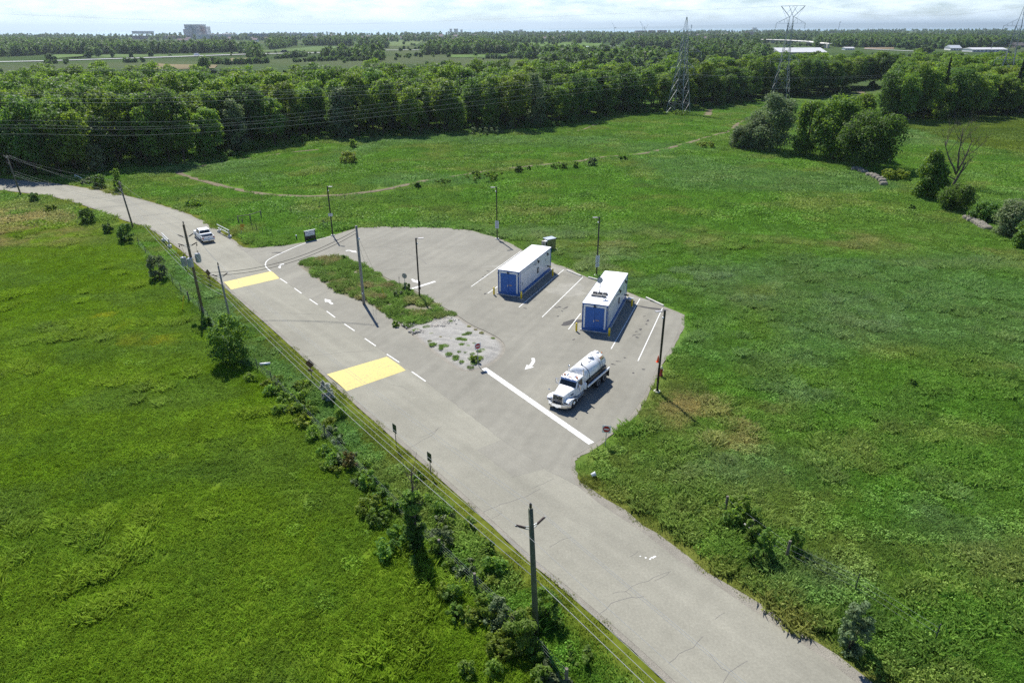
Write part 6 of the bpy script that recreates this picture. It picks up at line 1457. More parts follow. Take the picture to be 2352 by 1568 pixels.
if len(ep) > 46:
    q = ep[46:]; n = len(q); scatter('eastern_woods', np.stack([q[:, 0], q[:, 1], ground_z(q[:, 0], q[:, 1])], 1), wr_.uniform(0, 6.28, n), wr_.uniform(0.85, 1.1, n), wr_.integers(0, 7, n), None, [proto('east_kind_%d' % k, me) for k, me in enumerate(CR)], 'green treetops behind the front of the eastern wood')
v, f = lobed(510, 4.6, 2.0, 16, 34, 4000, 0.5, (0.26, 0.4)); YL = raw_mesh('yellow_crown', v, f, 'leafyellow')
q = (179.06, 285.77); make_tree('broadleaf_tree', 'bright yellow green tree standing out in the eastern wood', (q[0], q[1]+9), YL, TRK[0], 0.98)
# --- hedgerow group: willows, maples, lone trees
def solo(name, label, spec, kind, seed, mat='leaf', base=0.06, leaves=6500, ls=0.40, limbs=6, group=None, cat='tree', lobes=64, r0=None, lob=(0.24, 0.36), shape=(0.22, 0.62, 0.65)):
    x, y, w, h = spec; v, f = (lobed(seed, w/2*1.1, h*base, h, lobes, int(leaves*1.6), ls*1.1, lob, 0.85, 0.5, shape) if kind == 'b' else conifer(seed, w/2, h, leaves, ls))
    t = thing(name, label, cat, (x, y, gz(x, y)-0.05), 0, group)
    link('trunk', mesh_of(trunk_mb(seed, h*0.8, r0 or max(0.03, h*0.016), limbs), 'trunk', 'bark'), t); link('crown', raw_mesh('crown', v, f, mat), t)
    return t
solo('willow_tree', 'tall silvery green willow in front of the V topped pylon', (74.85, 202.51, 13.15, 16.05), 'b', 601, 'leafpale', 0.02, 9000, 0.34, group='willows in the hedgerow')
solo('willow_tree', 'low spreading silvery willow at the outer end of the hedgerow', (68.39, 207.32, 9.22, 6.44), 'b', 602, 'leafpale', 0.0, 5200, 0.32, group='willows in the hedgerow')
solo('willow_tree', 'middle height silvery willow between two other willows', (71.46, 204.89, 8.87, 10.34), 'b', 603, 'leafpale', 0.0, 5000, 0.32, group='willows in the hedgerow')
solo('maple_tree', 'bright green maple next to the willows', (82.25, 195.01, 8.7, 14.76), 'b', 611, 'leaf', 0.03, 7000, 0.36, group='maples in the hedgerow')
solo('maple_tree', 'tallest dark maple in the middle of the hedgerow', (86.82, 188.05, 12.85, 16.67), 'b', 612, 'leaf', 0.04, 10000, 0.38, group='maples in the hedgerow')
solo('maple_tree', 'broad dark maple above the long row of hay bales', (90.63, 176.69, 15.43, 13.98), 'b', 613, 'leafdark', 0.08, 11000, 0.38, group='maples in the hedgerow')
solo('maple_tree', 'green maple showing between the tallest and the broad maple', (93.67, 191.97, 9.52, 16.75), 'b', 614, 'leaf', 0.1, 6000, 0.38, group='maples in the hedgerow')
solo('maple_tree', 'upright leafy maple beside the dead tree', (87.95, 144.25, 7.14, 9.73), 'b', 620, 'leaf', 0.0, 7500, 0.30, shape=(0.42, 0.53, 0.8))
solo('shrub', 'flat yellow green shrub past the end of the hay bales', (90.38, 162.44, 6.33, 2.44), 'b', 621, 'leafyellow', 0.0, 2600, 0.24, cat='shrub')
solo('shrub', 'round dark shrub at the foot of the dead tree', (87.74, 133.58, 6.67, 5.31), 'b', 622, 'leafdark', 0.0, 4800, 0.24, cat='shrub')
solo('shrub', 'dark hedge shrub between the dead tree and the second bale row', (87.47, 124.24, 4.97, 3.9), 'b', 623, 'leafdark', 0.0, 3600, 0.24, cat='shrub')
solo('shrub', 'large grey green shrub overhanging the second bale row', (85.26, 113.59, 6.29, 6.74), 'b', 624, 'leafpale', 0.0, 6500, 0.24, cat='shrub')
solo('shrub', 'bright green shrub at the very edge beyond the bales', (83.02, 106.79, 3.93, 4.75), 'b', 625, 'leaf', 0.0, 3600, 0.24, cat='shrub')
solo('shrub', 'dark rounded shrub where the eastern wood meets the gap', (147.57, 280.91, 6.21, 4.62), 'b', 626, 'leafdark', 0.0, 2600, 0.34, cat='shrub'); solo('shrub', 'pale rounded shrub next to the dark one at the eastern wood', (151.08, 279.4, 4.49, 4.86), 'b', 627, 'leafpale', 0.0, 2200, 0.34, cat='shrub')
solo('spruce_tree', 'blue green spruce tip showing above the maples', (140.46, 307.95, 4.31, 8.81), 'c', 628, 'leafpale', 0, 2200, 0.4)
# dead tree: forking bare limbs
x, y, w, h = (99.53, 154.27, 7.46, 13.22); dt = thing('dead_tree', 'bare grey dead tree with forking limbs above the hedge shrubs', 'tree', (x, y, gz(x, y)-0.1))
rd = random.Random(77); mb = MB(); twig = MB()
def limb(b, d, L, r_, depth):
    n = 5; pts = [b]; p_ = b.copy(); dd = d.copy()
    for k in range(n): dd = (dd + Vector((rd.uniform(-0.16, 0.16), rd.uniform(-0.16, 0.16), rd.uniform(-0.02, 0.16)))).normalized(); p_ = p_ + dd*L/n; pts.append(p_.copy())
    (mb if depth < 2 else twig).tube(pts, [r_*(1-0.72*k/n) for k in range(n+1)], 7 if depth < 2 else 4)
    if depth < 4:
        for k in range([4, 4, 4, 3][depth]):
            f = rd.uniform(0.35, 0.98); i = min(n-1, int(f*n)); q = pts[i].lerp(pts[i+1], f*n-i); a = rd.uniform(0, 6.28); side = Vector((math.cos(a), math.sin(a), rd.uniform(0.0, 0.7)))
            limb(q, (dd*0.75 + side*0.8).normalized(), L*rd.uniform(0.42, 0.68), r_*(1-0.6*f)*0.62, depth+1)
limb(Vector((0, 0, 0)), Vector((0.05, 0, 1)), h*0.42, 0.34, 0); limb(Vector((0, 0, h*0.2)), Vector((-0.35, 0.1, 0.9)), h*0.62, 0.22, 1); limb(Vector((0.02, 0, h*0.22)), Vector((0.4, -0.1, 0.9)), h*0.6, 0.22, 1); limb(Vector((0, 0, h*0.3)), Vector((0.08, 0.2, 1)), h*0.66, 0.2, 1); limb(Vector((0, 0, h*0.12)), Vector((-0.9, 0.0, 0.35)), h*0.42, 0.14, 1)
mb.build('trunk', 'deadbark', dt, True); o = twig.build('twigs', 'deadbark', dt)

# --- shrubs by the road, in the ditch, on the meadow
def bush(spec, mat, label, group, seed, ls=None, leaves=None, name='shrub'):
    x, y, w, h = spec; area = w*h; ls = ls or max(0.09, 0.055*math.sqrt(math.hypot(x, y)/6)); n = leaves or int(min(9000, max(600, 11*area/(ls*ls))))
    z0 = gz(x, y); t = thing(name, label, 'shrub', (x, y, z0-0.03), 0, group); v, f = lobed(seed, w/2*1.22, 0.0, h*1.08, max(14, int(24*math.sqrt(area)/1.5) if area < 9 else 48), n, ls, (0.17, 0.32), 0.9, 0.8, (0.26, 0.56, 0.6)); link('foliage', raw_mesh('foliage', v, f, mat), t)
    st = MB(); r = random.Random(seed)
    for k in range(4): a = r.uniform(0, 6.28); st.tube([(0.05*math.cos(a), 0.05*math.sin(a), -0.1), (w*0.12*math.cos(a), w*0.12*math.sin(a), h*0.4), (w*0.25*math.cos(a), w*0.25*math.sin(a), h*0.75)], [0.03, 0.02, 0.008], 5)
    link('stems', mesh_of(st, 'stems', 'bark'), t); return t
RS, DS, MS, NS = 'shrubs along the far road bend', 'shrubs in the near roadside ditch', 'shrubs scattered on the meadow', 'shrubs by the grey fallen rail'
B_ = [((-78.53, 124.48, 2.5, 2.86), 'leafdark', 'round dark shrub highest on the west verge of the bend', RS), ((-71.27, 117.81, 1.66, 1.73), 'leafdark', 'small dark shrub next down the west verge', RS), ((-65.44, 112.53, 2.48, 2.97), 'leafdark', 'dark shrub at the foot of the bend pole', RS),
      ((-51.02, 93.63, 2.49, 3.39), 'leafpale', 'pale shrub alone in the grass below the barrier rail', RS), ((-30.37, 66.4, 3.95, 4.96), 'leaf', 'big round bush hiding the foot of the slim pole', RS), ((-17.97, 58.29, 1.25, 2.01), 'blossom', 'white flowering shrub beside the larger speed hump', RS),
      ((-99.68, 142.22, 1.9, 1.83), 'leafdark', 'dark shrub on the grass inside the bend near the far pole', RS), ((-91.13, 133.69, 2.18, 1.39), 'leafyellow', 'yellow green shrub inside the bend', RS), ((-94.22, 156.98, 3.09, 2.8), 'leafdark', 'dark shrub beside the short white rail', RS), ((-99.05, 160.25, 2.4, 1.41), 'leafpale', 'grey green low shrub touching the short white rail', RS), ((-88.02, 153.51, 1.91, 4.5), 'leaf', 'slender sapling on the road edge below the wood', RS), ((-103.86, 173.96, 4.43, 6.75), 'leafpale', 'pale young tree in front of the dark wood near the road', RS),
      ((-64.7, 137.51, 2.67, 1.48), 'leaf', 'loose shrub in the grass below the earth path', RS), ((-36.89, 75.91, 1.41, 1.33), 'leafdark', 'low dark tangle at the foot of the transformer pole', RS),
      ((-13.57, 47.18, 1.3, 1.78), 'rust', 'bronze tinted shrub beside the olive road signs', DS), ((-11.42, 44.48, 1.57, 1.73), 'leaf', 'dark shrub just below the bronze one', DS), ((-12.16, 45.25, 1.46, 0.96), 'shrub', 'pale leafy shrub left of the dark one in the ditch', DS), ((-10.15, 43.12, 1.53, 1.4), 'shrub', 'bright shrub above the vine wrapped tree', DS), ((-10.77, 41.34, 1.86, 1.67), 'leafyellow', 'yellowish shrub on the field side of the ditch', DS), ((-9.73, 40.02, 1.69, 1.35), 'shrub', 'wide pale shrub next to the yellowish one', DS),
      ((-9.22, 41.71, 1.37, 1.22), 'shrub', 'mid green shrub leaning on the vine wrapped tree', DS), ((-8, 37.72, 1.85, 1.6), 'shrub', 'broad shrub at the foot of the vine wrapped tree', DS), ((-5.02, 38.05, 1.51, 1.89), 'leafpale', 'pale topped shrub beside the fence post', DS), ((-5.39, 37.04, 1.26, 1.59), 'leaf', 'bright green shrub against the same fence post', DS), ((-7.53, 45.22, 1.19, 0.8), 'shrub', 'low shrub by the dead twigs near the cables', DS),
      ((-4.24, 35.6, 1.22, 1.14), 'leaf', 'low shrub on the wire fence in the ditch', DS), ((-3.44, 35.29, 1.22, 1), 'leaf', 'dark shrub on the wire fence in the ditch', DS), ((-2.03, 31.65, 1.08, 1.63), 'leafyellow', 'yellow green shrub by the middle fence post', DS), ((-0.89, 30.87, 1.46, 2.27), 'leafpale', 'grey green shrub between the fence posts', DS), ((-2.7, 30.81, 1.31, 1.08), 'leafyellow', 'yellowish low shrub on the field side of the fence', DS), ((-3.47, 31.07, 1.11, 1.22), 'shrub', 'low leafy shrub on the field edge', DS),
      ((2.05, 31.11, 1.67, 2.54), 'leaf', 'green shrub behind the near utility pole', DS), ((0.45, 29.08, 1.94, 2.73), 'shrub', 'largest bright shrub in front of the near utility pole', DS), ((1.2, 28.38, 1.14, 1.57), 'shrub', 'bright shrub at the very foot of the near pole', DS), ((-0.7, 28.27, 1.62, 1.44), 'leafyellow', 'yellow tipped shrub nearest the viewer in the ditch', DS), ((3.86, 28.25, 1.52, 0.92), 'shrub', 'low tangle between the cables and the verge', DS), ((-0.9, 35.12, 1.21, 1.13), 'leaf', 'dark low shrub under the cables', DS), ((-3.12, 39.44, 0.96, 1.04), 'leaf', 'small dark shrub against the verge under the cables', DS), ((-1.62, 37.02, 0.91, 0.87), 'leaf', 'small green shrub close to the verge', DS), ((-2.63, 27.06, 1.02, 1.17), 'leaf', 'dark rounded weed clump out in the near field', DS),
      ((-23.5, 59.55, 2.17, 1.14), 'shrub', 'pale shrub below the lower warning sign', DS), ((-21.74, 57.52, 2.39, 1.44), 'leaf', 'green shrub among the bushes below the warning sign', DS), ((-19.95, 56.13, 2.07, 1.26), 'leafyellow', 'yellow green shrub among the bushes below the warning sign', DS), ((-20.71, 60.43, 1.61, 1.15), 'leaf', 'dark shrub right behind the warning sign post', DS), ((-21.37, 55.34, 1.64, 0.94), 'shrub', 'low shrub at the lower end of the bushes by the warning sign', DS),
      ((-43.18, 185.25, 4.47, 3.1), 'leafyellow', 'yellow green bush inside the path loop', MS), ((-47.59, 211.29, 2.2, 2.54), 'leaf', 'small bush at the foot of the wood', MS), ((1.8, 172.43, 2.03, 1.71), 'leafdark', 'round dark bush on the path fence', MS), ((4.41, 175.43, 0.81, 1.23), 'leafdark', 'tiny dark bush beside the round one', MS), ((12.41, 176.64, 4.15, 1.46), 'leafdark', 'low wide bush on the path fence', MS), ((16.4, 176.96, 1.33, 1.75), 'leaf', 'narrow bush on the path fence', MS), ((21.05, 180.48, 2.26, 2.22), 'leafpale', 'pale round bush on the path fence', MS), ((-6.21, 162.98, 7.75, 2.04), 'leaf', 'long low thicket below the earth path', MS), ((-15.72, 157.73, 3.51, 1), 'leaf', 'flat low thicket nearest the earth path', MS), ((-21, 153.18, 1.3, 1.17), 'leafdark', 'small dark clump by a fence post', MS), ((30.32, 188.59, 2.04, 1.31), 'leaf', 'small clump above the path near the pylon', MS), ((57.86, 208.47, 4.51, 1.76), 'leafyellow', 'yellowish clump before the willows', MS), ((79.27, 133.61, 1.14, 0.93), 'leafdark', 'dark clump alone on the east meadow', MS), ((-8.33, 239.45, 11.82, 2.37), 'leafpale', 'pale scrub at the shaded foot of the wood', MS), ((37.21, 289.94, 5.29, 4.48), 'leaf', 'bright young tree at the end of the short track', MS), ((68.24, 289.03, 6.43, 2.02), 'leaf', 'scrub around the foot of the spired pylon', MS), ((40.4, 60.75, 0.88, 0.83), 'leafdark', 'dark weed clump in the wide east meadow', MS),
      ((16.69, 40.58, 1.56, 1.01), 'leafyellow', 'bright shrub beside the first stout fence post', NS), ((15.89, 39.77, 1.68, 0.74), 'shrub', 'wide bright shrub in front of the first stout post', NS), ((17.59, 39.5, 0.8, 0.87), 'shrub', 'shrub behind the fallen rail', NS), ((16.75, 37.73, 0.94, 0.98), 'shrub', 'shrub just in front of the fallen rail', NS), ((17.05, 35.92, 1.07, 1.37), 'shrub', 'tallest shrub below the fallen rail', NS), ((16.18, 35.65, 0.9, 0.75), 'rust', 'low wide shrub below the fallen rail', NS), ((19.5, 36.89, 0.99, 1.09), 'leafyellow', 'yellow green shrub beyond the second stout post', NS), ((19.5, 28.48, 1.43, 2.14), 'leafpale', 'thin grey green shrub near the bottom of the road bank', NS),
      ((-3.98, 66.21, 1.08, 1.01), 'leafyellow', 'bright weed clump behind the tilted no entry sign', 'weed clumps on the island'), ((-14.13, 76.19, 0.75, 0.81), 'leaf', 'leafy weed clump on the road side of the island', 'weed clumps on the island'), ((-15.24, 85.75, 1.54, 1.2), 'leafpale', 'grey green burdock clump below the stop sign', 'weed clumps on the island'), ((-26.06, 101.82, 0.67, 1.01), 'leafdark', 'upright weed clump at the lot side corner of the island', 'weed clumps on the island'), ((-14.38, 88.08, 1.26, 1.45), 'leafdark', 'dark weeds around the stop sign post', 'weed clumps on the island'), ((-29.49, 100.68, 1.18, 0.69), 'leafdark', 'dark weeds behind the tipped bucket', 'weed clumps on the island')]
for k, (sp_, mt, lb, gp) in enumerate(B_): bush((sp_ if gp != DS else (sp_[0], sp_[1], sp_[2], sp_[3]*0.82)) if gp != NS else (sp_[0], sp_[1], sp_[2]*1.15, sp_[3]*1.5+0.35), mt if gp != NS or mt == 'leafpale' else 'shrub', lb, gp, 700+k)
# vine-wrapped dead tree in the ditch
x, y, w, h = (-6.77, 37.3, 1.9, 4.85); vt = thing('vine_tree', 'dark vine wrapped dead tree with bare twigs on top in the ditch', 'tree', (x, y, gz(x, y)-0.05))
v, f = lobed(901, w*0.42, 0.0, h, 26, 5200, 0.16, (0.30, 0.48), 1.0, 0.3); link('crown', raw_mesh('crown', v, f, 'leafdark'), vt); v, f = lobed(902, w*0.5, h*0.72, h*1.05, 12, 1500, 0.17, (0.3, 0.45)); link('vine_top', raw_mesh('vine_top', v, f, 'shrub'), vt)
mb = MB(); rd = random.Random(5); mb.tube([(0, 0, -0.3), (0.05, 0, h*0.5), (0.1, 0, h*1.45)], [0.16, 0.12, 0.02], 7)
for k in range(26):
    b = Vector((0.05, 0, h*rd.uniform(0.6, 1.35))); a = rd.uniform(0, 6.28); L = rd.uniform(0.6, 1.5); mb.tube([b, b+Vector((math.cos(a)*L*0.5, math.sin(a)*L*0.5, L*0.35)), b+Vector((math.cos(a)*L*0.8, math.sin(a)*L*0.8, L*0.9))], [0.03, 0.018, 0.008], 4)
mb.build('trunk', 'deadbark', vt)

# tangled scrub filling the ditch between verge and fence
sc_k = []
for k in range(5):
    v, f = lobed(930+k, 0.75+0.1*k, 0.0, 0.85+0.25*(k % 3), 9, 420, 0.15+0.01*k, (0.3, 0.5)); sc_k.append(raw_mesh('scrub_clump', v, f, ('shrub', 'leaf', 'shrub', 'leafpale', 'leafyellow')[k]))
pts = []
for (ax, ay), (bx, by) in zip(LEFT_FENCE[10:-1], LEFT_FENCE[11:]):
    n = int(math.hypot(bx-ax, by-ay)*2.2)
    for k in range(n):
        t_ = wr_.uniform(); o_ = wr_.normal(0.4, 1.5); dx, dy = bx-ax, by-ay; L_ = math.hypot(dx, dy); pts.append((ax+dx*t_ - dy/L_*o_, ay+dy*t_ + dx/L_*o_))
pts = np.array(pts); ok_ = (edge_dist(pts[:, 0], pts[:, 1]) > 2.4) & (fbm(pts[:, 0], pts[:, 1], 4, 2) > 0.42); pts = pts[ok_]; n = len(pts)
scatter('scrub', np.stack([pts[:, 0], pts[:, 1], ground_z(pts[:, 0], pts[:, 1])-0.05], 1), wr_.uniform(0, 6.28, n), wr_.uniform(0.45, 1.15, n), wr_.integers(0, 5, n), None, [proto('scrub_kind_%d' % k, me) for k, me in enumerate(sc_k)], 'tangled low scrub filling the near roadside ditch')

# ================================================================ the plain beyond the wood
FK = []
for k in range(4):
    v, f = lobed(950+k, 6.0, 0.2, 10.5+k*1.3, 18, 420, 1.6, (0.30, 0.46), 0.9, 0.5); FK.append(raw_mesh('far_crown', v, f, 'farleaf'))
v, f = lobed(960, 2.6, 0.0, 3.4, 10, 200, 1.0, (0.3, 0.5)); HK = raw_mesh('hedge_clump', v, f, 'farleaf')
fr2 = np.random.default_rng(71)
def mass(name, label, pts, s0, s1, kinds):
    n = len(pts)
    if n == 0: return
    scatter(name, np.stack([pts[:, 0], pts[:, 1], ground_z(pts[:, 0], pts[:, 1])], 1), fr2.uniform(0, 6.28, n), fr2.uniform(s0, s1, n), fr2.integers(0, len(kinds), n), None, [proto('%s_kind_%d' % (name, k), me) for k, me in enumerate(kinds)], label)
FW = [('big far wood behind the highway below the hospital', [(-652.5, 934), (-637.86, 1042), (-552.86, 1034), (-481.44, 1053), (-417.44, 1082), (-408.23, 1114), (-397.24, 1167)] + list(reversed([(-1220, 1766), (-1010, 1665), (-694.5, 1309), (-522.69, 1151), (-509.83, 1332), (-488.8, 1276), (-348.3, 983), (-266.6, 788.31)]))),
      ('far wood between the fields right of the hospital', [(-523.29, 1591), (-440.94, 1498), (-377.06, 1474), (-320.12, 1474), (-251.67, 1518)] + list(reversed([(-390.54, 1210), (-425.43, 1452), (-411.98, 1619), (-332.31, 1537), (-214.38, 1288)]))),
      ('scattered tree clump beside the highway end', [(-233.6, 921), (-206.88, 947), (-167.98, 963)] + list(reversed([(-209.23, 843.25), (-177.82, 818.22), (-127.38, 738.43)]))),
      ('central far wood behind the meadow trees', [(-113.96, 948), (-80.6, 978), (-81.46, 988), (-43.58, 999), (6.98, 1031)] + list(reversed([(-118.88, 1054), (-130.45, 1291), (-106.63, 1307), (-116.47, 1428), (-62.75, 1454), (-5.39, 1132), (5.98, 882.36)]))),
      ('trees around the farmhouse', [(6.34, 937), (29.4, 938), (50.82, 887.58), (91.62, 929)] + list(reversed([(6.33, 785.77), (26.24, 840.69), (44.91, 788.37), (76.96, 784.07)]))),
      ('far wood behind the long green barn', [(196.8, 1260), (229.31, 1217), (263.27, 1191), (240.68, 1095), (288.57, 1054), (394.3, 1190)] + list(reversed([(179.57, 1155), (251.56, 1442), (331.25, 1509), (351.61, 1538), (331.15, 1219), (309.07, 940)]))),
      ('small far wood under the cranes', [(194.55, 1820), (306, 1983)] + list(reversed([(200.06, 1878), (310.38, 2019)]))),
      ('long far wood beyond the white warehouse', [(671.28, 1636), (542.71, 1238), (627.84, 1222), (668.16, 1113), (870.61, 1271)] + list(reversed([(482.43, 1178), (895.75, 2059), (986, 1895), (894.4, 1475), (858.26, 1249)]))),
      ('tree belt between the wood and the barns', [(29.78, 734.52), (85.2, 761.2), (155.44, 697.29), (181.57, 783.46), (233.89, 818.96), (300.07, 857)] + list(reversed([(23.9, 590.94), (65.64, 587.47), (123.8, 556.81), (147.15, 636.59), (208.8, 734), (246.87, 706.93)])))]
for k, (lb, poly) in enumerate(FW):
    mass('far_wood', lb, pick(poly, 10 if k != 2 and k != 4 else 15, 40+k), 0.85, 1.25, FK)
# loose suburban trees thinning out towards the shore
yy = 1500 + 4300*fr2.uniform(0, 1, 11000)**1.05; xx = fr2.uniform(-0.82, 0.82, 11000)*yy; cl = fbm(xx, yy, 260, 2)
keep_ = (cl > (0.50 + 0.07*(yy < 2200))) & (yy < 3700 + 1700*sstep(-600, 2600, xx)); mass('far_treeline', 'distant treeline fading towards the lake', np.stack([xx, yy], 1)[keep_], 0.7, 1.15, FK)
yy = 430 + 1100*fr2.uniform(0, 1, 2600); xx = fr2.uniform(-0.8, 0.8, 2600)*yy; cl = fbm(xx, yy, 120, 5)
keep_ = cl > 0.58; mass('far_scrub', 'scattered scrub on the fields of the plain', np.stack([xx, yy], 1)[keep_], 0.6, 1.6, [HK])
for k, (pl_l, lb) in enumerate([([(-326.6, 915), (-303, 918)], 'short hedge by the highway'), ([(-272.43, 854.91), (-262.73, 886.26), (-258.61, 939)], 'hedge rising towards the field trees'), ([(-226.75, 769.59), (-204.99, 794.12), (-183.45, 817.96)], 'long hedge along the near plain field'), ([(-176.15, 794.17), (-145.64, 796.36)], 'straight hedge left of the central wood'), ([(-406.12, 772.23), (-389.65, 781.61)], 'hedge clump in front of the highway'), ([(-314.51, 759.39), (-276.93, 727.34), (-266.82, 736.15), (-247.21, 764.8)], 'hedge behind the wood top'), ([(-28.49, 853.1), (-10.57, 833.58), (13.66, 862.91)], 'hedge before the farmhouse'), ([(127.72, 779.8), (163.62, 734.73)], 'hedge right of the barns')]):
    pts = []
    for (ax, ay), (bx, by) in zip(pl_l[:-1], pl_l[1:]):
        n = int(math.hypot(bx-ax, by-ay)/3.0)
        for q in range(n): pts.append((ax+(bx-ax)*q/n + fr2.normal(0, 1), ay+(by-ay)*q/n + fr2.normal(0, 3)))
    mass('hedgerow', lb, np.array(pts), 0.8, 1.9, [HK])
def field(pts, col, label): 
    o = tag(sheet('field', pts, 0.35, paint('field_crop', tuple(c*0.9 for c in col), 0.95, 0, 0.15, 0.02)), label, kind='structure'); return o
field([(-332.84, 663.16), (-376.25, 770.23), (-341.88, 731.61), (-285.46, 716.44), (-265.64, 658.92), (-299.13, 638.2)], (0.24, 0.20, 0.12), 'tan cut field before the highway'); field([(-314.66, 816.01), (-331.47, 878.67), (-293.03, 887.95), (-280.03, 827.79), (-283.53, 769.81)], (0.25, 0.22, 0.13), 'small tan field by the highway')
field([(-557.75, 910), (-547.07, 1026), (-428.13, 983), (-390.19, 1160), (-361.21, 1458), (-314.09, 1378), (-261.76, 1146), (-357.78, 1128), (-414.91, 952), (-496.66, 896.62)], (0.13, 0.19, 0.075), 'pale green field behind the highway'); field([(14.19, 1759), (207, 1674), (164.45, 1385), (28.52, 1362)], (0.13, 0.20, 0.065), 'bright green field behind the farm')
field([(-79.23, 961), (-4.71, 967), (6.28, 927), (-4.2, 859.03), (-72.32, 875.66)], (0.12, 0.19, 0.06), 'green strip before the central wood'); field([(283.87, 704.74), (353.62, 883.77), (390.34, 898.57), (304.12, 703.3)], (0.13, 0.20, 0.07), 'pale green sports field by the warehouse'); field([(582.37, 1223), (630.31, 1222), (588.41, 1139), (534.08, 1121)], (0.24, 0.19, 0.13), 'bare field under the far wood')
field([(-245.22, 1413), (-187, 1440), (-233.51, 2003), (-338.29, 2096)], (0.15, 0.20, 0.085), 'pale pasture left of the central wood'); field([(127.78, 1176), (183.02, 1201), (165.83, 1106), (120.69, 1084)], (0.20, 0.18, 0.10), 'tan strip behind the barns'); field([(-629.58, 1019), (-591.48, 1026), (-524.51, 908), (-555.16, 896.91)], (0.14, 0.21, 0.075), 'light green gap before the big far wood')
def hway(pts, w, label): return tag(ribbon(pts, w, 0.8, 'highway', 'farroad'), label, kind='structure')
hway([(-576.4, 765.92), (-549.26, 792.6), (-511.69, 810.04), (-479.81, 847.31), (-446.09, 879.96), (-406.55, 933), (-355.88, 997), (-315.69, 1026), (-271.6, 1050), (-215.9, 1081)], 17, 'pale highway crossing the plain'); hway([(-247.99, 1144), (-138.79, 1168)], 14, 'highway stretch left of the central wood'); hway([(158.8, 1352), (210.95, 1351)], 14, 'highway stretch behind the farm'); hway([(543.08, 1140), (560.34, 985), (559.63, 913)], 9, 'side road behind the eastern wood')

def block(t, s, mat, floors, depth=24, bands=True, wmat='farglass', z0=0.0):
    x, y, w, h = s; ox, oy = t.location.x, t.location.y; X, Y = x-ox, y-oy
    wl_ = MB().box(X-w/2, X+w/2, Y, Y+depth, z0, h).build('wall', mat, t)
    MB().box(X-w/2-0.4, X+w/2+0.4, Y-0.4, Y+depth, h, h+0.8).build('parapet', mat, t)
    if bands:
        fh = (h-z0)/floors
        for k in range(floors): MB().box(X-w/2*0.94, X+w/2*0.94, Y-0.25, Y-0.01, z0+fh*(k+0.40), z0+fh*(k+0.72)).build('window_band', wmat, wl_)
def building(name, label, cat, specs, group=None):
    x, y, w, h = specs[0][0]; t = thing(name, label, cat, (x, y, 0), 0, group)
    for s, m_, fl, dp in specs: block(t, s, m_, fl, dp)
    return t
building('hospital', 'stepped hospital tower with striped lower wings on the skyline', 'hospital',
  [((-1066, 2519, 57.09, 42.82), 'facade', 11, 40), ((-1083, 2506, 23.7, 28.23), 'facade', 7, 30), ((-1075, 2510, 13.28, 32.07), 'facade', 8, 30), ((-1070, 2514, 11.4, 35.54), 'facadeblue', 9, 34), ((-1050, 2489, 11.26, 34.81), 'facadeblue', 2, 8), ((-1026, 2489, 8.43, 37.82), 'brick', 3, 12), ((-1019, 2503, 7.53, 35.76), 'facade', 10, 34), ((-977, 2463, 118.1, 13.53), 'facade', 5, 50), ((-1115, 2482, 79.04, 8.34), 'brick', 3, 40)])
FB = [('office_block', 'low brown block left of the hospital', 'building', (-1188, 2383, 38.89, 10.03), 'brick', 3), ('apartment_block', 'small far apartment block above the treeline, left of a pair', 'building', (-2331, 4667, 55.95, 15.19), 'facadeblue', 5), ('apartment_block', 'small far apartment block above the treeline, right of a pair', 'building', (-2251, 4637, 64.46, 15.1), 'facadeblue', 5),
      ('office_block', 'dark office block with a mast right of the hospital', 'building', (-778.54, 2298, 63.02, 15.57), 'facadeblue', 4), ('apartment_block', 'grey and white apartment row behind the trees', 'building', (-759.46, 2704, 105.12, 13.89), 'facade', 4), ('office_block', 'pale end wing of the hospital site', 'building', (-961, 2528, 18.11, 15.35), 'facade', 4), ('apartment_tower', 'leftmost of the hazy shoreline towers', 'building', (-366.03, 4558, 13.09, 22.23), 'facade', 8), ('apartment_tower', 'tallest of the hazy shoreline towers', 'building', (-333.59, 4544, 23.42, 22.69), 'facade', 8), ('apartment_tower', 'shortest of the first hazy shoreline towers', 'building', (-308.8, 4679, 13.43, 17.39), 'facade', 6),
      ('apartment_tower', 'wide hazy building at the middle shoreline', 'building', (-31.34, 4557, 35.69, 12.18), 'facade', 4), ('apartment_tower', 'hazy stepped building at the middle shoreline', 'building', (36.51, 4527, 44.03, 11.58), 'facade', 4), ('apartment_tower', 'hazy square tower at the middle shoreline', 'building', (60.27, 4446, 19.67, 17.05), 'facade', 6), ('unfinished_block', 'brick block under the tower cranes', 'building', (586.95, 3368, 51.57, 14.9), 'brick', 4), ('unfinished_block', 'grey brown block right of the cranes', 'building', (609.85, 3237, 26.28, 16.58), 'brick', 6), ('unfinished_block', 'pair mate of the grey brown block farther right', 'building', (623.46, 3083, 37.33, 17.23), 'brick', 6), ('office_block', 'brown block behind the V topped pylon', 'building', (931, 2917, 29.05, 11.9), 'brick', 4), ('office_block', 'pale block on the lake skyline left of the V topped pylon', 'building', (1946, 5990, 34.29, 19.68), 'facade', 4)]
for nm, lb, ct, s, m_, fl in FB: building(nm, lb, ct, [(s, m_, fl, 22)], 'far buildings on the plain')
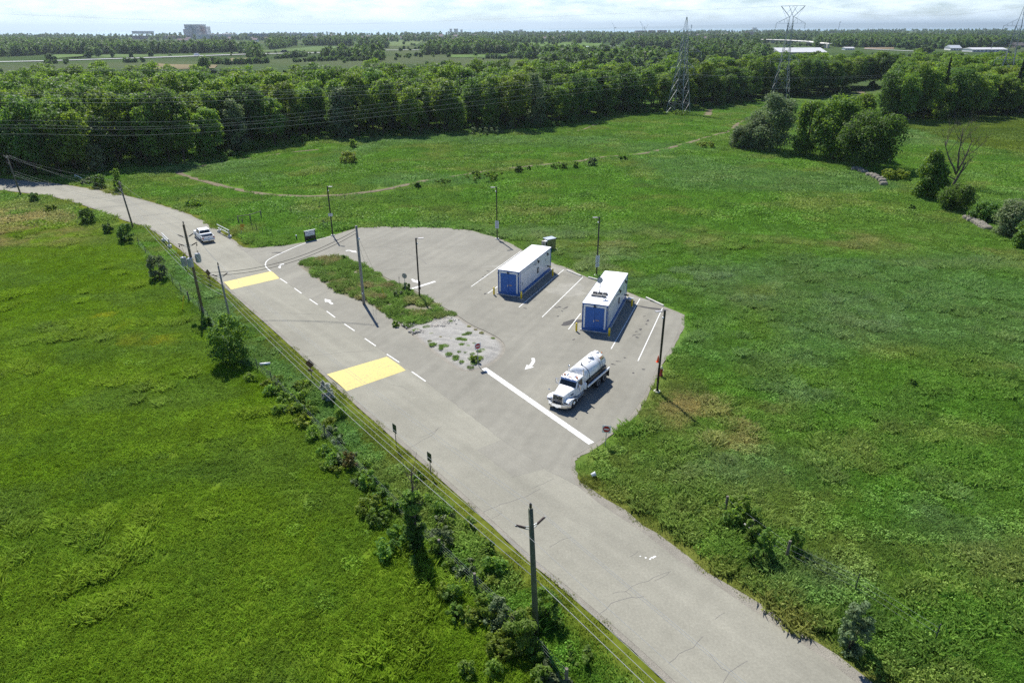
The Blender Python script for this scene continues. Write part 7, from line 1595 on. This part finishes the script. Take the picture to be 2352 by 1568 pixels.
def gable(name, label, cat, s, wm, rm, depth, roof_f=0.45, rz=0.0, doors=2, group=None):
    x, y, w, h = s; t = thing(name, label, cat, (x, y, 0), rz, group); e = h*(1-roof_f)
    wl_ = MB().box(-w/2, w/2, 0, depth, 0, e).build('wall', wm, t)
    MB().loft([[(-w/2-0.5, -0.8, e), (-w/2-0.5, depth/2, h), (-w/2-0.5, depth+0.8, e)], [(w/2+0.5, -0.8, e), (w/2+0.5, depth/2, h), (w/2+0.5, depth+0.8, e)]]).build('roof', rm, t)
    for k in range(doors): q = -w/2 + w*(k+0.5)/doors; MB().box(q-w/doors*0.28, q+w/doors*0.28, -0.12, -0.01, e*0.2, e*0.72).build('window', 'farglass', wl_)
    return t
gable('barn', 'long barn with a pale green roof on the plain', 'barn', (132.69, 904, 34.78, 6.67), 'concrete', 'greenroof', 30, 0.52, 0, 9); gable('shed', 'low white roofed shed before the dark barn', 'shed', (95.13, 866.9, 20.1, 4.14), 'concrete', 'whiteroof', 14, 0.35, 0, 6); gable('barn', 'low green roofed lean-to right of the dark barn', 'barn', (115.31, 994, 10.21, 4.02), 'darkwall', 'greenroof', 14, 0.4, 0, 3)
x, y, w, h = (104.49, 995, 12.54, 8.04); bn2 = thing('barn', 'tall dark gable ended barn with a green roof', 'barn', (x, y, 0), R(14))
MB().prism([(-w/2, 0), (w/2, 0), (w/2, h*0.5), (w*0.3, h*0.85), (0, h), (-w*0.3, h*0.85), (-w/2, h*0.5)], 0, 26).build('wall', 'darkwall', bn2); MB().prism([(-w/2-0.6, h*0.48), (-w*0.31, h*0.86), (0, h+0.3), (w*0.31, h*0.86), (w/2+0.6, h*0.48), (w/2+0.6, h*0.54), (w*0.31, h*0.92), (0, h+0.9), (-w*0.31, h*0.92), (-w/2-0.6, h*0.54)], -0.5, 26.5).build('roof', 'greenroof', bn2); MB().box(-2, 2, -0.2, -0.01, 0, h*0.35).build('door', 'darkgrey', bn2)
gable('farmhouse', 'grey farmhouse beside the central wood', 'house', (27.86, 978, 7.85, 4.65), 'facade', 'darkwall', 10, 0.5, 0, 3); gable('farmhouse', 'small white house among the farm trees', 'house', (52.01, 976, 5.29, 3.72), 'white', 'greypaint', 9, 0.5, 0, 2)
gable('warehouse', 'long white roofed warehouse behind the V topped pylon', 'warehouse', (367.51, 931, 59.29, 7.56), 'greypaint', 'whiteroof', 46, 0.62, 0, 10); gable('warehouse', 'small white roofed annex left of the warehouse', 'warehouse', (388.61, 1079, 4.5, 2.77), 'greypaint', 'whiteroof', 14, 0.5, 0, 2)
gable('workshop', 'grey gabled workshop behind the eastern wood', 'building', (642.21, 1070, 14.13, 6.76), 'facade', 'greypaint', 26, 0.55, R(-12), 4); gable('warehouse', 'long low white roofed hall near the eastern pylon', 'warehouse', (647.07, 1001, 46.75, 5.35), 'facade', 'whiteroof', 24, 0.4, 0, 9); gable('house', 'dark roofed house at the picture edge behind the pylon', 'house', (824.19, 1202, 15.58, 7.57), 'brick', 'darkwall', 18, 0.6, 0, 3); gable('shed', 'white shed group left of the pale willow', 'shed', (506.16, 1108, 13.69, 3.94), 'white', 'whiteroof', 12, 0.4, 0, 4)
# rows of houses in the far suburb
hp = None; hr = random.Random(12)
for k in range(70):
    px_ = hr.uniform(0, 1); D_ = hr.uniform(1850, 2900); x = (-0.45+0.75*px_)*D_
    if hp is None: hp = gable('suburb_house', 'tiny gabled house in the far suburb before the lake', 'house', (x, D_, 13, 8.5), 'facade', 'brick', 10, 0.5, 0, 2, 'houses of the far suburb')
    else: o = copy_tree(hp); o.location = (x, D_, 0); o.rotation_euler.z = hr.uniform(-0.5, 0.5)
# cranes, masts, flyover
def crane(p, h, jib, az, label):
    t = thing('tower_crane', label, 'crane', p, az, 'tower cranes on the skyline'); MB().bar((0, 0, 0), (0, 0, h), 1.6).build('mast', 'white', t); MB().bar((0, 0, h), (jib*0.55, 0, h+jib*0.85), 1.1).build('jib', 'white', t); MB().bar((0, 0, h), (-jib*0.3, 0, h+1), 1.3).build('counter_jib', 'white', t); MB().box(-jib*0.32, -jib*0.2, -1.2, 1.2, h-2, h+1).build('counterweight', 'concrete', t); MB().bar((-jib*0.28, 0, h+1), (jib*0.5, 0, h+jib*0.8), 0.25).build('stay', 'steel', t)
x, y, w, h = (500.18, 3626, 4.7, 27.8); crane((x, y, 0), h, h*0.9, R(160), 'tower crane standing alone left of the others'); x, y, w, h = (629.09, 3579, 4.58, 29.1); crane((x, y, 0), h, h*1.1, R(150), 'tower crane with the steepest jib above the brick block'); x, y, w, h = (641.11, 3575, 4.57, 21.61); crane((x, y, 0), h, h*1.2, R(20), 'tower crane leaning the other way above the brick block')
x, y, w, h = (587.7, 2445, 3.55, 36.7); ct_ = thing('cell_tower', 'slim cell tower beside the spired pylon', 'tower', (x, y, 0)); MB().tube([(0, 0, 0), (0, 0, h)], [1.0, 0.5], 8).build('mast', 'steel', ct_)
for k in range(3): MB().lathe([(2.2, h-8+k*3.2), (2.2, h-6+k*3.2)], n=9).build('antenna_ring', 'signwhite', ct_)
x, y, w, h = (938, 2148, 3, 41.57); ms = thing('light_mast', 'lone tall light mast on the lake skyline', 'mast', (x, y, 0)); MB().tube([(0, 0, 0), (1.2, 0, h)], [0.8, 0.4], 8).build('pole', 'steel', ms); MB().box(-0.5, 3.5, -0.6, 0.6, h-0.4, h+1.2).build('lamp_cluster', 'signgrey', ms)
fo_ = [(528.99, 1599), (547.71, 1557), (559.7, 1504), (549.14, 1375), (512.7, 1207)]; fy = thing('flyover', 'pale concrete highway flyover behind the warehouse', 'bridge', (*fo_[0], 0)); q = [(a-fo_[0][0], b-fo_[0][1]) for a, b in fo_]
ribbon(q, 18, 6.5, 'deck', 'farroad', fy); 
for s in (-1, 1): MB().tube([(a, b-9, 6.6) for a, b in q], 0.9, 4).build('parapet', 'palecon', fy) if s < 0 else MB().tube([(a, b+9, 6.6) for a, b in q], 0.9, 4).build('parapet', 'palecon', fy)
for a, b in q: MB().box(a-1.5, a+1.5, b-7, b+7, 0, 6.0).build('pier', 'concrete', fy)
# vehicles on the highway
def far_car(p, L, H, mat, label):
    t = thing('vehicle', label, 'vehicle', (*p, 0.82), R(34), 'vehicles on the far highway'); MB().box(-L/2, L/2, -1.0, 1.0, 0.35, H*0.6).build('body', mat, t); MB().box(-L*0.32, L*0.28, -0.92, 0.92, H*0.6, H).build('cabin', 'glass' if H < 2 else mat, t)
    for x in (-L*0.32, L*0.32):
        for s in (-1, 1): MB().lathe([(0.35, -0.1), (0.35, 0.1)], (x, s*0.92, 0.36), 'y', 10).build('wheel', 'rubber', t)
far_car((-321.31, 1052), 11, 3.6, 'darkgrey', 'dark lorry on the highway by the field trees'); far_car((-332.44, 1016), 4.6, 1.5, 'darkgrey', 'dark car on the highway behind the lorry'); far_car((-401.21, 945), 7, 2.9, 'white', 'white van on the highway below the hospital'); far_car((-433.95, 942), 4.8, 1.5, 'darkgrey', 'dark car on the highway behind the van')
# single trees standing in the fields
FT = [((-514.4, 902, 14.51, 13.08), 'broad dark tree standing before the pale field'), ((-522.27, 938, 11.76, 12.03), 'second dark tree before the pale field'), ((-493.34, 917, 8.23, 10.37), 'narrow tree right of the two dark ones'), ((-459.39, 944, 7.68, 6.97), 'round tree alone above the highway'), ((-466.73, 909, 4.94, 7.37), 'slender tree by the highway'), ((-498.64, 800.63, 12, 8.62), 'pale tree at the left end of the highway'), ((-252.48, 863.73, 9.2, 9.06), 'dark tree on the hedge above the highway end'), ((-142.6, 814.75, 9.88, 8.95), 'broad dark tree left of the central wood'), ((-222.56, 1547, 5.75, 7.28), 'small tree alone in the pale pasture'), ((-174.77, 1211, 5.75, 6.02), 'small dark tree by the far highway stretch'), ((85.48, 1502, 9.68, 6.36), 'dark tree on the bright far field'), ((181.82, 1329, 12.21, 10.65), 'grey green tree behind the barns'), ((214.07, 1483, 6.8, 8.03), 'small dark tree behind the barns'), ((597.09, 1121, 27.45, 11.59), 'wide pale willow behind the eastern wood'), ((534.57, 952, 17.1, 9.88), 'dark spreading tree right of the pale willow'), ((-250.93, 601.91, 11.62, 12.33), 'thin open tree in the tan field'), ((207.43, 1062, 12.84, 8.31), 'yellow green tree right of the long barn')]
for k, (s, lb) in enumerate(FT): solo('field_tree', lb, s, 'b', 980+k, 'farleaf' if 'yellow' not in lb else 'leafyellow', 0.04, 900, max(0.8, s[2]*0.09), 3, 'single trees on the plain', lobes=24, lob=(0.28, 0.42))

# ================================================================ the air over the plain
hz = MB().box(-62000, 62000, -15000, 47500, -90, 205).build('haze', 'white')
m = bpy.data.materials.new('thin_haze'); m.use_nodes = True; n, l = m.node_tree.nodes, m.node_tree.links; n.clear()
mo = n.new('ShaderNodeOutputMaterial'); pv_ = n.new('ShaderNodeVolumePrincipled'); pv_.inputs['Color'].default_value = (0.80, 0.93, 1.0, 1); pv_.inputs['Density'].default_value = 6.5e-5; pv_.inputs['Anisotropy'].default_value = 0.6
l.new(pv_.outputs[0], mo.inputs['Volume']); hz.data.materials.clear(); hz.data.materials.append(m)
tag(hz, 'thin summer haze over the plain and lake', kind='stuff')
